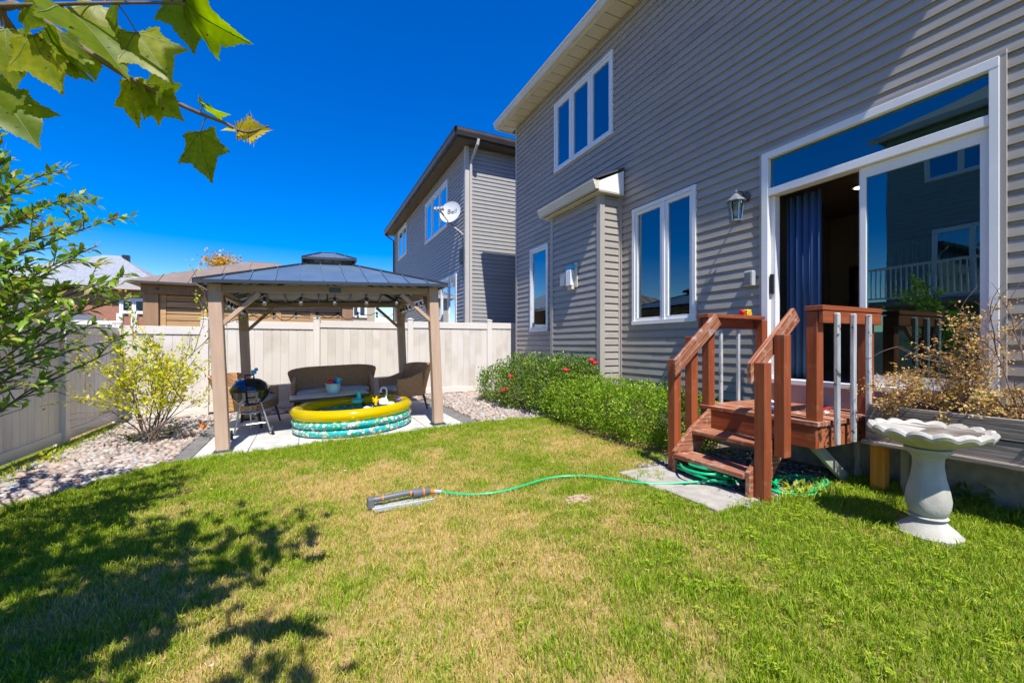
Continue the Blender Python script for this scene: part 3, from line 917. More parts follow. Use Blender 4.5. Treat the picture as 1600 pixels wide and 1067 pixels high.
# gravel under the deck
gb = sheet('gravel_bed', [(3.24, 2.02), (4.66, 2.02), (4.66, 3.6), (3.24, 3.6)], m_bed, 0.006, label='dark gravel patch under the red wooden steps')
V = []; F = []; A = []
for k in range(1300):
    x = nrng.uniform(3.0, 4.6); y = nrng.uniform(2.1, 3.4); r = nrng.uniform(0.008, 0.018)
    V.append(IV1 * r * nrng.uniform(0.7, 1.2, 3) + np.array([x, y, gz(x, y) + 0.008 + r * 0.3])); F.append(np.array(IF1) + k * len(IV1)); A += [nrng.random()] * len(IV1)
me = bpy.data.meshes.new('gravel'); me.from_pydata(np.concatenate(V).tolist(), [], np.concatenate(F).tolist())
m_gravel = leaf_mat('dark_gravel', [(0, (0.10, 0.10, 0.12)), (0.5, (0.22, 0.22, 0.25)), (1, (0.42, 0.41, 0.42))], trans=0, rough=0.8)
me.materials.append(m_gravel); me.attributes.new('rnd', 'FLOAT', 'POINT').data.foreach_set('value', np.array(A, np.float32))
tag(place('gravel', me, I4.copy(), gb), None, None, None, 'stuff')

# ------------------------------------------------------------------ patio: slabs and charcoal edging, tilted with the ground
TILT = math.atan(0.042)
GC = Vector((0.43, 7.55, 0.0575))
MG = Matrix.Translation(GC) @ Matrix.Rotation(-TILT, 4, 'Y')
mb = MB(MG); mb.box((-1.86, -1.45, -0.10), (1.93, 1.52, -0.006))
patio = mb.build('patio', m_paver, kind='structure', label='pale concrete slab patio with charcoal paver edging under the gazebo')
xs = np.linspace(-1.66, 1.73, 7); ys = np.linspace(-1.44, 1.51, 6)
slab_me = {}
for i in range(6):
    for j in range(5):
        a, b = (xs[i + 1] - xs[i]) / 2 - 0.003, (ys[j + 1] - ys[j]) / 2 - 0.003
        key = (round(a, 3), round(b, 3))
        if key not in slab_me:
            q = MB(); q.box((-a, -b, -0.03), (a, b, 0.018)); o = q.build('paving_slab', m_slab, patio, bevel=0.004, M=Matrix.Identity(4)); slab_me[key] = o.data
            bpy.data.objects.remove(o); Wm.pop(o, None)
        place('paving_slab', slab_me[key], MG @ Matrix.Translation(((xs[i] + xs[i + 1]) / 2, (ys[j] + ys[j + 1]) / 2, nrng.uniform(-0.002, 0.002))), patio)
q = MB(); q.box((-0.095, -0.117, -0.03), (0.095, 0.117, 0.02)); o = q.build('edging_paver', m_paver, patio, bevel=0.004, M=Matrix.Identity(4)); pv = o.data
bpy.data.objects.remove(o); Wm.pop(o, None)
for sx in (-1.76, 1.83):
    for k in range(12):
        place('edging_paver', pv, MG @ Matrix.Translation((sx, -1.33 + 0.24 * k, nrng.uniform(-0.002, 0.002))), patio)

# stepping slabs at the foot of the steps
path = empty('stepping_path', (2.95, 2.6, 0.09), 'two tan concrete slabs in the grass before the red steps', None, None, 'structure')
for (x0, x1, y0, y1) in ((2.70, 3.24, 2.68, 3.22), (2.74, 3.24, 2.16, 2.665)):
    q = MB(); zc = gz((x0 + x1) / 2, (y0 + y1) / 2); q.box((x0, y0, zc - 0.05), (x1, y1, zc + 0.022)); q.build('concrete_slab', m_step_slab, path, bevel=0.006)

# ------------------------------------------------------------------ vinyl fences
def fence_panel(f, ax, a0, a1, zb, zt, fixed, along):
    """boards and rails from a0 to a1 along x or y"""
    def P(a, d, z): return (a, fixed + d, z) if along == 'x' else (fixed + d, a, z)

    def bx(name, aa, ab, da, db, za, zz, mt, bv=0.004):
        p, q = P(aa, da, za), P(ab, db, zz)
        m = MB(); m.box(tuple(map(min, p, q)), tuple(map(max, p, q))); return m.build(name, mt, f, bevel=bv)
    bx('rail', a0, a1, -0.03, 0.03, zt - 0.15, zt, m_fencerail); bx('rail', a0, a1, -0.03, 0.03, zb + 0.03, zb + 0.16, m_fencerail)
    n = max(1, round((a1 - a0) / 0.152)); w = (a1 - a0) / n
    for k in range(n):
        bx('fence_board', a0 + k * w + 0.0006, a0 + (k + 1) * w - 0.0006, -0.011, 0.011, zb + 0.16, zt - 0.15, m_fence, 0.005)


def fence_post(f, x, y, zb, zt):
    m = MB(); m.box((x - 0.064, y - 0.064, zb - 0.1), (x + 0.064, y + 0.064, zt - 0.03))
    m.build('post', m_fencerail, f, bevel=0.006)
    m = MB(); a = 0.072; m.box((x - a, y - a, zt - 0.03), (x + a, y + a, zt - 0.012))
    m.add([(x - a, y - a, zt - 0.012), (x + a, y - a, zt - 0.012), (x + a, y + a, zt - 0.012), (x - a, y + a, zt - 0.012), (x, y, zt + 0.015)], [(0, 1, 4), (1, 2, 4), (2, 3, 4), (3, 0, 4)])
    m.build('post_cap', m_fencerail, f)


FB = 9.95
fb = empty('vinyl_fence', (1.2, FB, 0), 'pale tan vinyl privacy fence behind the gazebo and patio', 'fence', 'tan vinyl fences')
px_ = [-1.78, 0.18, 2.17, 4.17, 6.1]
for x, zt in zip(px_, (1.87, 1.92, 1.955, 1.975, 1.98)): fence_post(fb, x, FB, gz(min(x, 5), FB), zt)
pan = [-3.0] + px_
for k, zt in enumerate((1.69, 1.815, 1.86, 1.885, 1.90)):
    a0 = pan[k] + (0.064 if k else 0.0); zb = gz(min(5, (pan[k] + pan[k + 1]) / 2), FB)
    fence_panel(fb, 0, a0, pan[k + 1] - 0.064, zb, zt, FB, 'x')
fl = empty('vinyl_fence', (-3.07, 6.5, 0), 'tan vinyl side fence in its own shade, behind the leafy tree', 'fence', 'tan vinyl fences')
fence_post(fl, -3.07, FB, 0, 1.76)
py_ = [8.02, 6.05, 4.1, 2.15]
for y in py_: fence_post(fl, -3.07, y, 0, 1.72)
top = [FB] + py_
for k in range(4): fence_panel(fl, 0, top[k + 1] + 0.064, top[k] - 0.064, -0.02, 1.65, -3.07, 'y')

# a few fallen leaves in the grass
P = []
while len(P) < 46:
    x, y = nrng.uniform(-2.2, 4.3), nrng.uniform(0.9, 5.9)
    if in_lawn(x, y): P.append((x, y, gz(x, y) + nrng.uniform(0.028, 0.045)))
P = np.array(P); m_litter = leaf_mat('fallen_leaf', [(0, (0.22, 0.10, 0.04)), (0.4, (0.42, 0.22, 0.08)), (0.7, (0.55, 0.40, 0.16)), (1, (0.60, 0.52, 0.42))], trans=0.1, rough=0.8)
leaf_cloud('leaf_litter', P, unit(nrng.normal(size=P.shape) * np.array([1, 1, .25])), unit(nrng.normal(size=P.shape) * .4 + np.array([0, 0, 1.0])), 0.034 * nrng.uniform(.5, 1.3, len(P)), 0.022, m_litter, None, kind='stuff', curl=0.3, label='scattered small dry leaves fallen on the lawn')
# ------------------------------------------------------------------ siding
CRS = 0.1145
PROF = [(0.0, 0.0155), (0.076, 0.0085), (0.081, 0.0070), (0.090, -0.004), (CRS - 0.0008, -0.0075)]   # height in the course, distance out


def prof_clip(za, zb):
    pts = []
    hs_ = [p[0] for p in PROF]; os_ = [p[1] for p in PROF]
    pts.append((za, float(np.interp(za, hs_, os_))))
    for h, o in PROF:
        if za + 1e-4 < h < zb - 1e-4: pts.append((h, o))
    pts.append((zb, float(np.interp(zb, hs_, os_))))
    return pts


def board(name, P, a0, a1, zrow, za, zb, mt, parent):
    """P(a, out, z) -> world. one siding board with its lap profile"""
    pr = prof_clip(za, zb)
    ring = [(o, zrow + h) for h, o in pr] + [(-0.013, zrow + zb), (-0.013, zrow + za)]
    n = len(ring); m = MB()
    vs = [P(a0, o, z) for o, z in ring] + [P(a1, o, z) for o, z in ring]
    fs = [tuple(range(n)), tuple(reversed(range(n, 2 * n)))] + [(k, n + k, n + (k + 1) % n, (k + 1) % n) for k in range(n)]
    m.add(vs, fs); return m.build(name, mt, parent)


def siding(P, a0, a1, z0, z1, openings, mt, parent, seams=False, q=random.Random(3), crs=CRS):
    row = z0
    while row < z1 - 0.01:
        top = min(crs, z1 - row)
        cuts = sorted({0.0, top} | {min(top, max(0, o[k] - row)) for o in openings for k in (2, 3) if row < o[k] < row + crs})
        runs = []
        for za, zb in zip(cuts[:-1], cuts[1:]):
            if zb - za < 0.004: continue
            zc = row + (za + zb) / 2
            iv = [(a0, a1)]
            for o in openings:
                if o[2] <= zc <= o[3]:
                    nw = []
                    for s, e in iv:
                        if o[0] > s: nw.append((s, min(e, o[0])))
                        if o[1] < e: nw.append((max(s, o[1]), e))
                    iv = [(s, e) for s, e in nw if e - s > 0.01]
            runs.append((za, zb, iv))
        for za, zb, iv in runs:
            for s, e in iv:
                if seams and e - s > 2.2:
                    c = s + (e - s) * q.uniform(0.2, 0.8)
                    board('siding_board', P, s, c - 0.0008, row, za, zb, mt, parent); board('siding_board', lambda a, o, z: P(a, o + 0.0016, z), c + 0.0008, e, row, za, zb, mt, parent)
                else: board('siding_board', P, s, e, row, za, zb, mt, parent)
        row += crs


def wall_cells(P, a0, a1, z0, z1, openings, d0, d1, name, mt, parent):
    """backing wall with holes; d0..d1 is the depth behind the face"""
    As = sorted({a0, a1} | {min(a1, max(a0, o[k])) for o in openings for k in (0, 1)})
    Zs = sorted({z0, z1} | {min(z1, max(z0, o[k])) for o in openings for k in (2, 3)})
    m = MB()
    for i in range(len(As) - 1):
        for j in range(len(Zs) - 1):
            ac, zc = (As[i] + As[i + 1]) / 2, (Zs[j] + Zs[j + 1]) / 2
            if any(o[0] < ac < o[1] and o[2] < zc < o[3] for o in openings): continue
            p, q = P(As[i], -d0, Zs[j]), P(As[i + 1], -d1, Zs[j + 1])
            m.box(tuple(map(min, p, q)), tuple(map(max, p, q)))
    return m.build(name, mt, parent)


def pbox(m, P, a0, a1, o0, o1, z0, z1, mi=0):
    p, q = P(a0, o0, z0), P(a1, o1, z1)
    m.box(tuple(map(min, p, q)), tuple(map(max, p, q)), mi)


def curtain_mesh(P, a0, a1, z0, z1, d, amp, waves, name, mt, parent, lean=0.0):
    m = MB(); n = int(waves * 8); vs = []
    for k in range(n + 1):
        a = a0 + (a1 - a0) * k / n; o = -d + amp * math.sin(2 * math.pi * waves * k / n) * (0.7 + 0.3 * math.sin(k * 1.7))
        vs += [P(a, o, z0), P(a, o * 1.0, z1)]
    m.add(vs, [(2 * k, 2 * k + 2, 2 * k + 3, 2 * k + 1) for k in range(n)])
    o = m.build(name, mt, parent, smooth=80); md = o.modifiers.new('thick', 'SOLIDIFY'); md.thickness = 0.003
    return o


def window(root, P, a0, a1, z0, z1, splits, mt_frame, mt_glass, name='window', proud=0.035, jamb=0.055, sash=0.05, curtains=(), room=2.0, mt_room=None, sashes=True):
    """framed window: casing with head, sill and jambs; a sash and pane for each light"""
    m = MB()
    pbox(m, P, a0, a1, -0.09, proud, z1 - jamb, z1); pbox(m, P, a0 - 0.0, a1 + 0.0, -0.09, proud + 0.008, z0, z0 + jamb)
    pbox(m, P, a0, a0 + jamb, -0.09, proud - 0.002, z0 + jamb, z1 - jamb); pbox(m, P, a1 - jamb, a1, -0.09, proud - 0.002, z0 + jamb, z1 - jamb)
    ed = [a0 + jamb] + list(splits) + [a1 - jamb]
    for s in splits: pbox(m, P, s - 0.022, s + 0.022, -0.09, proud - 0.004, z0 + jamb, z1 - jamb)
    w = m.build(name, mt_frame, root)
    for k in range(len(ed) - 1):
        s, e = ed[k] + (0.022 if k else 0) + 0.003, ed[k + 1] - (0.022 if k < len(ed) - 2 else 0) - 0.003
        b, t = z0 + jamb + 0.003, z1 - jamb - 0.003
        if sashes:
            m = MB(); pbox(m, P, s, e, -0.05, proud - 0.018, b, b + sash); pbox(m, P, s, e, -0.05, proud - 0.018, t - sash, t)
            pbox(m, P, s, s + sash, -0.05, proud - 0.018, b + sash, t - sash); pbox(m, P, e - sash, e, -0.05, proud - 0.018, b + sash, t - sash)
            m.build('sash', mt_frame, w)
            s2, e2, b2, t2 = s + sash, e - sash, b + sash, t - sash
        else: s2, e2, b2, t2 = s, e, b, t
        m = MB(); pbox(m, P, s2 - 0.004, e2 + 0.004, -0.012, -0.008, b2 - 0.004, t2 + 0.004); m.build('pane', mt_glass, w)
    for (c0, c1, mt) in curtains:
        curtain_mesh(P, c0, c1, z0 + 0.03, z1 - 0.03, 0.17, 0.025, max(2, (c1 - c0) * 9), 'curtain', mt, w)
    if room:
        m = MB(); d0, d1 = 0.15, room
        A, B, Z0, Z1 = a0 - 0.5, a1 + 0.5, z0 - 0.9, z1 + 0.35
        pts = {}
        for i, a in enumerate((A, B)):
            for j, d in enumerate((d0, d1)):
                for k, z in enumerate((Z0, Z1)): pts[i, j, k] = P(a, -d, z)
        m.poly([pts[0, 1, 0], pts[1, 1, 0], pts[1, 1, 1], pts[0, 1, 1]])
        m.poly([pts[0, 0, 0], pts[0, 1, 0], pts[0, 1, 1], pts[0, 0, 1]]); m.poly([pts[1, 0, 0], pts[1, 1, 0], pts[1, 1, 1], pts[1, 0, 1]])
        m.poly([pts[0, 0, 0], pts[1, 0, 0], pts[1, 1, 0], pts[0, 1, 0]]); m.poly([pts[0, 0, 1], pts[1, 0, 1], pts[1, 1, 1], pts[0, 1, 1]])
        m.build('room_wall', mt_room or m_roomdark, w)
    return w


# ------------------------------------------------------------------ the house
XW = 4.72; HY0, HY1 = 0.60, 9.48; HZ0, HZ1 = 0.66, 6.78
PW = lambda a, o, z: (XW - o, a, z)                                   # garden wall, facing -X
house = empty('house', (XW, 5.0, 0), 'large two-storey house clad in taupe siding with white patio door', 'house')
OPEN = [(1.26, 3.11, 0.90, 3.52), (4.03, 5.26, 1.66, 3.50), (5.75, 7.64, 4.95, 6.39), (7.90, 8.72, 1.64, 3.55)]
BUMP = (5.60, 7.10, 0.5, 4.10)
wall = wall_cells(PW, HY0, HY1, 0.60, 6.78, OPEN, 0.016, 0.14, 'wall', m_backing, house)
siding(PW, HY0 + 0.07, HY1 - 0.07, HZ0, HZ1 - 0.03, [(o[0], o[1], o[2], o[3]) for o in OPEN] + [(1.26, 3.11, 0.66, 0.92), BUMP], m_siding, wall, seams=True)
m = MB(); m.box((XW + 0.005, HY0 + 0.02, -0.3), (XW + 0.25, HY1 - 0.02, 0.598)); m.build('foundation', m_concrete, house)
m = MB()
for y0, y1 in ((HY0 - 0.015, HY0 + 0.07), (HY1 - 0.07, HY1 + 0.015)):
    m = MB(); m.box((XW - 0.022, y0, 0.64), (XW + 0.07, y1, HZ1 - 0.004)); m.build('corner_trim', m_trimtaupe, house, bevel=0.003)
m = MB()                                                               # end and far walls, closing the body
m.box((XW + 0.14, HY0 + 0.01, -0.2), (12.6, HY0 + 0.13, HZ1)); m.box((XW + 0.14, HY1 - 0.13, -0.2), (12.6, HY1 - 0.01, HZ1)); m.box((12.6, HY0, -0.2), (12.75, HY1, HZ1))
m.box((XW + 0.14, HY0 + 0.13, 6.5), (12.6, HY1 - 0.13, 6.6))
m.build('end_wall', m_siding, house)
# eaves: soffit panels, fascia, gutter and roof
EY0, EY1 = 0.18, 9.80
soff = empty('eave', (XW, 5, HZ1)); soff.parent = house; soff.matrix_basis = Wm[house].inverted() @ Wm[soff]
nsp = 34; wy = (EY1 - EY0) / nsp
for k in range(nsp):
    m = MB(); m.box((4.38, EY0 + k * wy + 0.006, HZ1), (XW + 0.02, EY0 + (k + 1) * wy - 0.006, HZ1 + 0.014)); m.build('soffit_panel', m_soffit, soff, bevel=0.002)
m = MB(); m.box((4.355, EY0, HZ1 - 0.012), (4.38, EY1, HZ1 + 0.20)); m.box((4.38, EY0 - 0.02, HZ1 - 0.012), (XW + 3, EY0, HZ1 + 0.20)); m.box((4.38, EY1, HZ1 - 0.012), (XW + 3, EY1 + 0.02, HZ1 + 0.20))
m.build('fascia', m_cream, soff)


def gutter(name, x0, y0, y1, zb, zt, depth, mt, parent, sgn=-1):
    """K-style gutter along Y hung on a fascia whose face is at x0"""
    d = depth
    pr = [(0, zt), (0, zb), (sgn * d * 0.62, zb), (sgn * d * 0.66, zb + (zt - zb) * 0.30), (sgn * d * 0.86, zb + (zt - zb) * 0.55), (sgn * d * 0.90, zb + (zt - zb) * 0.80), (sgn * d, zb + (zt - zb) * 0.84), (sgn * d, zt), (sgn * d * 0.92, zt), (sgn * d * 0.9, zt - 0.01)]
    m = MB(); m.prism([(x0 + a, y0, z) for a, z in pr], (0, y1 - y0, 0)); return m.build(name, mt, parent)


gutter('gutter', 4.354, EY0, EY1 + 0.05, HZ1 + 0.015, HZ1 + 0.165, 0.105, m_cream, soff)
m = MB(); x0, x1, y0, y1, ze = 4.30, 13.2, EY0 - 0.06, EY1 + 0.06, HZ1 + 0.20; xr = (x0 + x1) / 2
m.add([(x0, y0, ze), (x1, y0, ze), (x1, y1, ze), (x0, y1, ze), (xr, y0 + 3.6, ze + 2.6), (xr, y1 - 3.6, ze + 2.6)], [(0, 1, 4), (1, 2, 5, 4), (2, 3, 5), (3, 0, 4, 5), (3, 2, 1, 0)])
m.build('roof', m_shingle, house)
# bump-out with its own shed roof
BX, BY0, BY1, BZ0, BZ1 = 4.31, 5.58, 7.11, 0.64, 3.80
bump = MB(); bump.box((BX + 0.016, BY0 + 0.016, 0.60), (XW - 0.0, BY1 - 0.016, BZ1)); bump = bump.build('bump_out', m_backing, house)
PB = lambda a, o, z: (BX - o, a, z)
PS = lambda a, o, z: (a, BY0 - o, z)
PS2 = lambda a, o, z: (a, BY1 + o, z)
siding(PB, BY0 + 0.075, BY1 - 0.075, HZ0, BZ1 - 0.02, [], m_siding, bump)
siding(PS, BX + 0.075, XW - 0.045, HZ0, BZ1 - 0.02, [], m_siding, bump)
siding(PS2, BX + 0.075, XW - 0.045, HZ0, BZ1 - 0.02, [], m_siding, bump)
m = MB()
for y, s in ((BY0, 1), (BY1, -1)):
    ya, yb = sorted((y - s * 0.020, y + s * 0.075)); m.box((BX - 0.020, ya, 0.63), (BX + 0.004, yb, BZ1 - 0.003))
    yc, yd = sorted((y - s * 0.020, y + s * 0.004)); m.box((BX + 0.0045, yc, 0.63), (BX + 0.075, yd, BZ1 - 0.003))
    m.box((XW - 0.045, yc, 0.63), (XW - 0.005, yd, BZ1 - 0.003))
    ye, yf = sorted((y - s * 0.021, y - s * 0.062)); m.box((XW - 0.026, ye, 0.63), (XW - 0.0045, yf, BZ1 + 0.42 if s > 0 else BZ1))
m.build('corner_trim', m_trimtaupe, bump)
m = MB(); m.box((4.19, BY0 - 0.12, BZ1), (XW - 0.02, BY1 + 0.14, BZ1 + 0.018)); m.build('soffit', m_cream, bump)
gutter('gutter', 4.19, BY0 - 0.12, BY1 + 0.16, BZ1 + 0.035, BZ1 + 0.175, 0.115, m_cream, bump)
m = MB(); m.prism([(4.19, BY0 - 0.125, BZ1 + 0.0185), (XW - 0.03, BY0 - 0.125, BZ1 + 0.0185), (XW - 0.03, BY0 - 0.125, BZ1 + 0.40), (4.19, BY0 - 0.125, BZ1 + 0.16)], (0, 0.02, 0)); m.build('gable_return', m_white, bump)
m = MB(); m.prism([(4.19, BY1 + 0.125, BZ1 + 0.0185), (XW - 0.03, BY1 + 0.125, BZ1 + 0.0185), (XW - 0.03, BY1 + 0.125, BZ1 + 0.40), (4.19, BY1 + 0.125, BZ1 + 0.16)], (0, 0.02, 0)); m.build('gable_return', m_white, bump)
m = MB(); m.prism([(4.13, BY0 - 0.14, BZ1 + 0.185), (XW - 0.03, BY0 - 0.14, BZ1 + 0.43), (XW - 0.03, BY0 - 0.14, BZ1 + 0.46), (4.13, BY0 - 0.14, BZ1 + 0.215)], (0, BY1 - BY0 + 0.3, 0)); m.build('shed_roof', m_shingle, bump)
# windows
window(house, PW, 4.03, 5.26, 1.66, 3.50, [4.60], m_white, m_kglass, curtains=[(4.10, 4.45, m_pale), (4.70, 5.18, m_pale)])
window(house, PW, 5.75, 7.64, 4.95, 6.39, [6.40, 7.02], m_white, m_glass, curtains=[(5.85, 6.36, m_curtain), (7.06, 7.55, m_curtain)])
window(house, PW, 7.90, 8.72, 1.64, 3.55, [], m_white, m_glass)
# patio door with transom
m = MB(); y0, y1, z0, z1 = 1.26, 3.11, 0.92, 3.52
pbox(m, PW, y0 - 0.0, y1 + 0.0, -0.10, 0.040, z1 - 0.075, z1); pbox(m, PW, y0, y0 + 0.055, -0.10, 0.038, z0 + 0.05, z1 - 0.075); pbox(m, PW, y1 - 0.075, y1, -0.10, 0.038, z0 + 0.05, z1 - 0.075)
pbox(m, PW, y0 + 0.055, y1 - 0.075, -0.10, 0.032, 3.025, 3.105); pbox(m, PW, y0, y1, -0.12, 0.050, z0, z0 + 0.05)
pd = m.build('patio_door', m_white, house, bevel=0.003)
m = MB(); pbox(m, PW, y0 - 0.035, y0 - 0.001, -0.002, 0.030, 0.74, z1 + 0.001); pbox(m, PW, y0 - 0.035, y1 + 0.035, -0.002, 0.032, z1 + 0.002, z1 + 0.035); pbox(m, PW, y1 + 0.001, y1 + 0.03, -0.002, 0.026, 0.74, z1 + 0.001)
m.build('door_trim', m_trimtaupe, house)
m = MB(); pbox(m, PW, y0, y1, -0.003, 0.018, 0.70, 0.918); m.build('sill_board', m_sillboard, house)
m = MB(); pbox(m, PW, y0 + 0.06, y1 - 0.08, -0.02, -0.014, 3.10, z1 - 0.075); m.build('transom_pane', m_doorglass, pd)
m = MB(); a0, a1, b0, b1 = y0 + 0.06, 2.17, z0 + 0.055, 3.02                    # fixed right-hand leaf
pbox(m, PW, a0, a1, -0.055, -0.012, b1 - 0.10, b1); pbox(m, PW, a0, a1, -0.055, -0.012, b0, b0 + 0.09); pbox(m, PW, a0, a0 + 0.055, -0.055, -0.012, b0 + 0.09, b1 - 0.10); pbox(m, PW, a1 - 0.045, a1, -0.055, -0.012, b0 + 0.09, b1 - 0.10)
m.build('fixed_leaf', m_white, pd)
m = MB(); pbox(m, PW, a0 + 0.05, a1 - 0.04, -0.036, -0.030, b0 + 0.085, b1 - 0.095); m.build('pane', m_doorglass, pd)
m = MB(); pbox(m, PW, 2.155, 2.20, -0.098, -0.058, b0, b1); pbox(m, PW, y1 - 0.125, y1 - 0.077, -0.10, -0.02, b0, b1); m.build('sliding_leaf_stile', m_white, pd)
m = MB(); pbox(m, PW, y1 - 0.112, y1 - 0.088, -0.02, 0.02, 1.92, 2.14); m.build('handle', m_black, pd)
m = MB()                                                                          # room behind it
X0, X1, Y0, Y1, Z0, Z1 = XW + 0.15, 7.6, 0.75, 3.9, 0.95, 3.35
m.poly([(X1, Y0, Z0), (X1, Y1, Z0), (X1, Y1, Z1), (X1, Y0, Z1)]); m.poly([(X0, Y0, Z0), (X1, Y0, Z0), (X1, Y0, Z1), (X0, Y0, Z1)]); m.poly([(X0, Y1, Z0), (X1, Y1, Z0), (X1, Y1, Z1), (X0, Y1, Z1)])
m.poly([(X0, Y0, Z0), (X1, Y0, Z0), (X1, Y1, Z0), (X0, Y1, Z0)]); m.poly([(X0, Y0, Z1), (X1, Y0, Z1), (X1, Y1, Z1), (X0, Y1, Z1)])
m.build('living_room', m_room, pd)
curtain_mesh(PW, 2.62, 2.98, 0.97, 3.01, 0.23, 0.04, 5, 'curtain', m_curtain, pd)
curtain_mesh(PW, 1.36, 2.05, 2.02, 2.30, 0.21, 0.012, 9, 'reflection_band', m_sheer, pd)  # added band, stand-in for the balcony railing mirrored in this pane
fr = MB(); q = random.Random(4)
for k in range(26):
    y = 1.38 + 0.026 * k; zt = 2.27 + 0.02 * q.random()
    fr.tube([(XW + 0.19, y, zt), (XW + 0.19, y + q.uniform(-.01, .01), zt - 0.16), (XW + 0.19, y + q.uniform(-.02, .02), zt - q.uniform(0.22, 0.36))], 0.0035, 4)
fr.build('reflection_strands', m_plwhite, pd)  # added strands, stand-in for the mirrored white balusters
# things inside the room, seen through the open leaf
m = MB(); Xp = X1 - 0.03
m.box((Xp, 2.95, 1.75), (Xp + 0.025, 3.62, 2.55)); pict = m.build('picture', m_frameart, None, bevel=0.004)
tag(pict, 'dark framed picture on the wall inside the open patio door', 'picture')
m = MB(); m.box((Xp - 0.008, 3.03, 1.83), (Xp - 0.001, 3.54, 2.47)); m.build('print', m_art, pict)
dl = MB(); dl.lathe([(0.075, 3.335), (0.075, 3.348)], (6.3, 2.9, 0), 20); dlo = dl.build('downlight', m_plwhite, None, label='small lit round ceiling light inside the open patio door', cat='light')
dl = MB(); dl.lathe([(0.05, 3.328), (0.05, 3.3345)], (6.3, 2.9, 0), 20); dl.build('lens', emit_mat('lit_lens', (1.0, 0.86, 0.62), 5.0), dlo)

# ------------------------------------------------------------------ fittings on the house wall
lan = empty('wall_lantern', (XW - 0.013, 3.31, 2.95), 'grey bronze coach lantern with clear panes beside the patio door', 'lantern')
lx, ly = XW - 0.20, 3.31
m = MB(); m.lathe([(0.001, 0), (0.055, 0.0), (0.06, 0.012), (0.04, 0.03), (0.001, 0.035)], (0, 0, 0), 16, T=Matrix.Translation((XW - 0.012, ly, 3.10)) @ Matrix.Rotation(R(-90), 4, 'Y')); m.build('wall_plate', m_darkmetal, lan, smooth=40)
m = MB(); m.tube([(XW - 0.03, ly, 3.10), (XW - 0.09, ly, 3.155), (XW - 0.15, ly, 3.15), (lx, ly, 3.11)], 0.010, 8); m.build('arm', m_darkmetal, lan, smooth=60)
m = MB(); m.lathe([(0.012, 3.17), (0.006, 3.15), (0.014, 3.135), (0.004, 3.12), (0.03, 3.105), (0.055, 3.075), (0.105, 3.035), (0.11, 3.02), (0.085, 3.015), (0.001, 3.014)], (lx, ly, 0), 8); m.build('cap', m_bronzegrey, lan, smooth=30)
m = MB()
for k in range(6):
    t = R(60 * k); m.bar((lx + 0.062 * math.cos(t), ly + 0.062 * math.sin(t), 2.80), (lx + 0.082 * math.cos(t), ly + 0.082 * math.sin(t), 3.016), 0.009, 0.009)
m.lathe([(0.001, 2.755), (0.05, 2.765), (0.075, 2.785), (0.075, 2.80), (0.001, 2.801)], (lx, ly, 0), 12); m.build('cage', m_bronzegrey, lan)
m = MB(); m.lathe([(0.055, 2.803), (0.074, 3.012)], (lx, ly, 0), 6); m.build('panes', m_lampglass, lan)
m = MB(); m.ball((lx, ly, 2.89), (0.024, 0.024, 0.04), 10); m.build('bulb', m_plwhite, lan, smooth=80)
m = MB(); m.box((XW - 0.075, 3.19, 2.03), (XW - 0.010, 3.30, 2.21)); ob = m.build('outlet_box', m_lightgrey, None, bevel=0.008, label='weatherproof outlet cover on siding above the shorter deck railing', cat='outlet')
m = MB(); m.box((XW - 0.088, 3.205, 2.05), (XW - 0.076, 3.285, 2.19)); m.build('lid', m_greyplastic, ob, bevel=0.004)
ub = empty('utility_box', (BX, 6.5, 2.35), 'white utility meter boxes mounted on the siding bump-out', 'utility box')
m = MB(); m.box((BX - 0.10, 6.30, 2.40), (BX - 0.010, 6.46, 2.68)); m.build('meter_box', m_white, ub, bevel=0.006)
m = MB(); m.box((BX - 0.085, 6.50, 2.42), (BX - 0.010, 6.68, 2.66)); m.build('junction_box', m_lightgrey, ub, bevel=0.006)
m = MB(); m.box((BX - 0.075, 6.27, 2.69), (BX - 0.010, 6.49, 2.77)); m.build('cover', m_cyan, ub, bevel=0.004)
m = MB(); m.box((BX - 0.03, 6.20, 2.36), (BX - 0.012, 6.285, 2.80)); m.build('back_plate', m_cream, ub, bevel=0.004)
m = MB(); m.box((BX - 0.07, 6.30, 2.33), (BX - 0.012, 6.45, 2.395)); m.build('base', m_cream, ub, bevel=0.004)

# ------------------------------------------------------------------ neighbour house beyond the fence
NX, NY = 4.12, 11.56; NZ1 = 7.08; NX1, NY1 = 14.0, 22.6
nh = empty('house', (8, 16, 0), 'neighbouring grey two-storey house with brown eaves and satellite dish', 'house', 'neighbouring houses')
PN = lambda a, o, z: (NX - o, a, z)
PNS = lambda a, o, z: (a, NY - o, z)
NO = [(13.25, 16.15, 5.18, 6.72), (19.55, 21.5, 5.5, 6.95), (12.35, 14.9, 0.5, 3.52)]
nw = wall_cells(PN, NY, NY1, 0.3, NZ1, NO, 0.016, 0.14, 'wall', m_backing, nh)
siding(PN, NY + 0.11, NY1 - 0.1, 0.55, NZ1, NO, m_nsiding, nw)
m = MB(); m.box((NX + 0.14, NY + 0.016, 0.3), (NX1, NY + 0.14, NZ1)); ns = m.build('wall', m_backing, nh)
siding(PNS, NX + 0.11, NX1, 0.55, NZ1, [], m_nsiding, ns)
m = MB(); m.box((NX + 0.14, NY1 - 0.14, 0), (NX1, NY1, NZ1)); m.box((NX1, NY, 0), (NX1 + 0.14, NY1, NZ1)); m.build('wall', m_nsiding, nh)
m = MB(); m.box((NX - 0.024, NY - 0.024, 0.3), (NX + 0.10, NY + 0.003, NZ1 - 0.003)); m.box((NX - 0.024, NY + 0.0035, 0.3), (NX + 0.003, NY + 0.10, NZ1 - 0.003)); m.build('corner_trim', m_ntrim, nh)
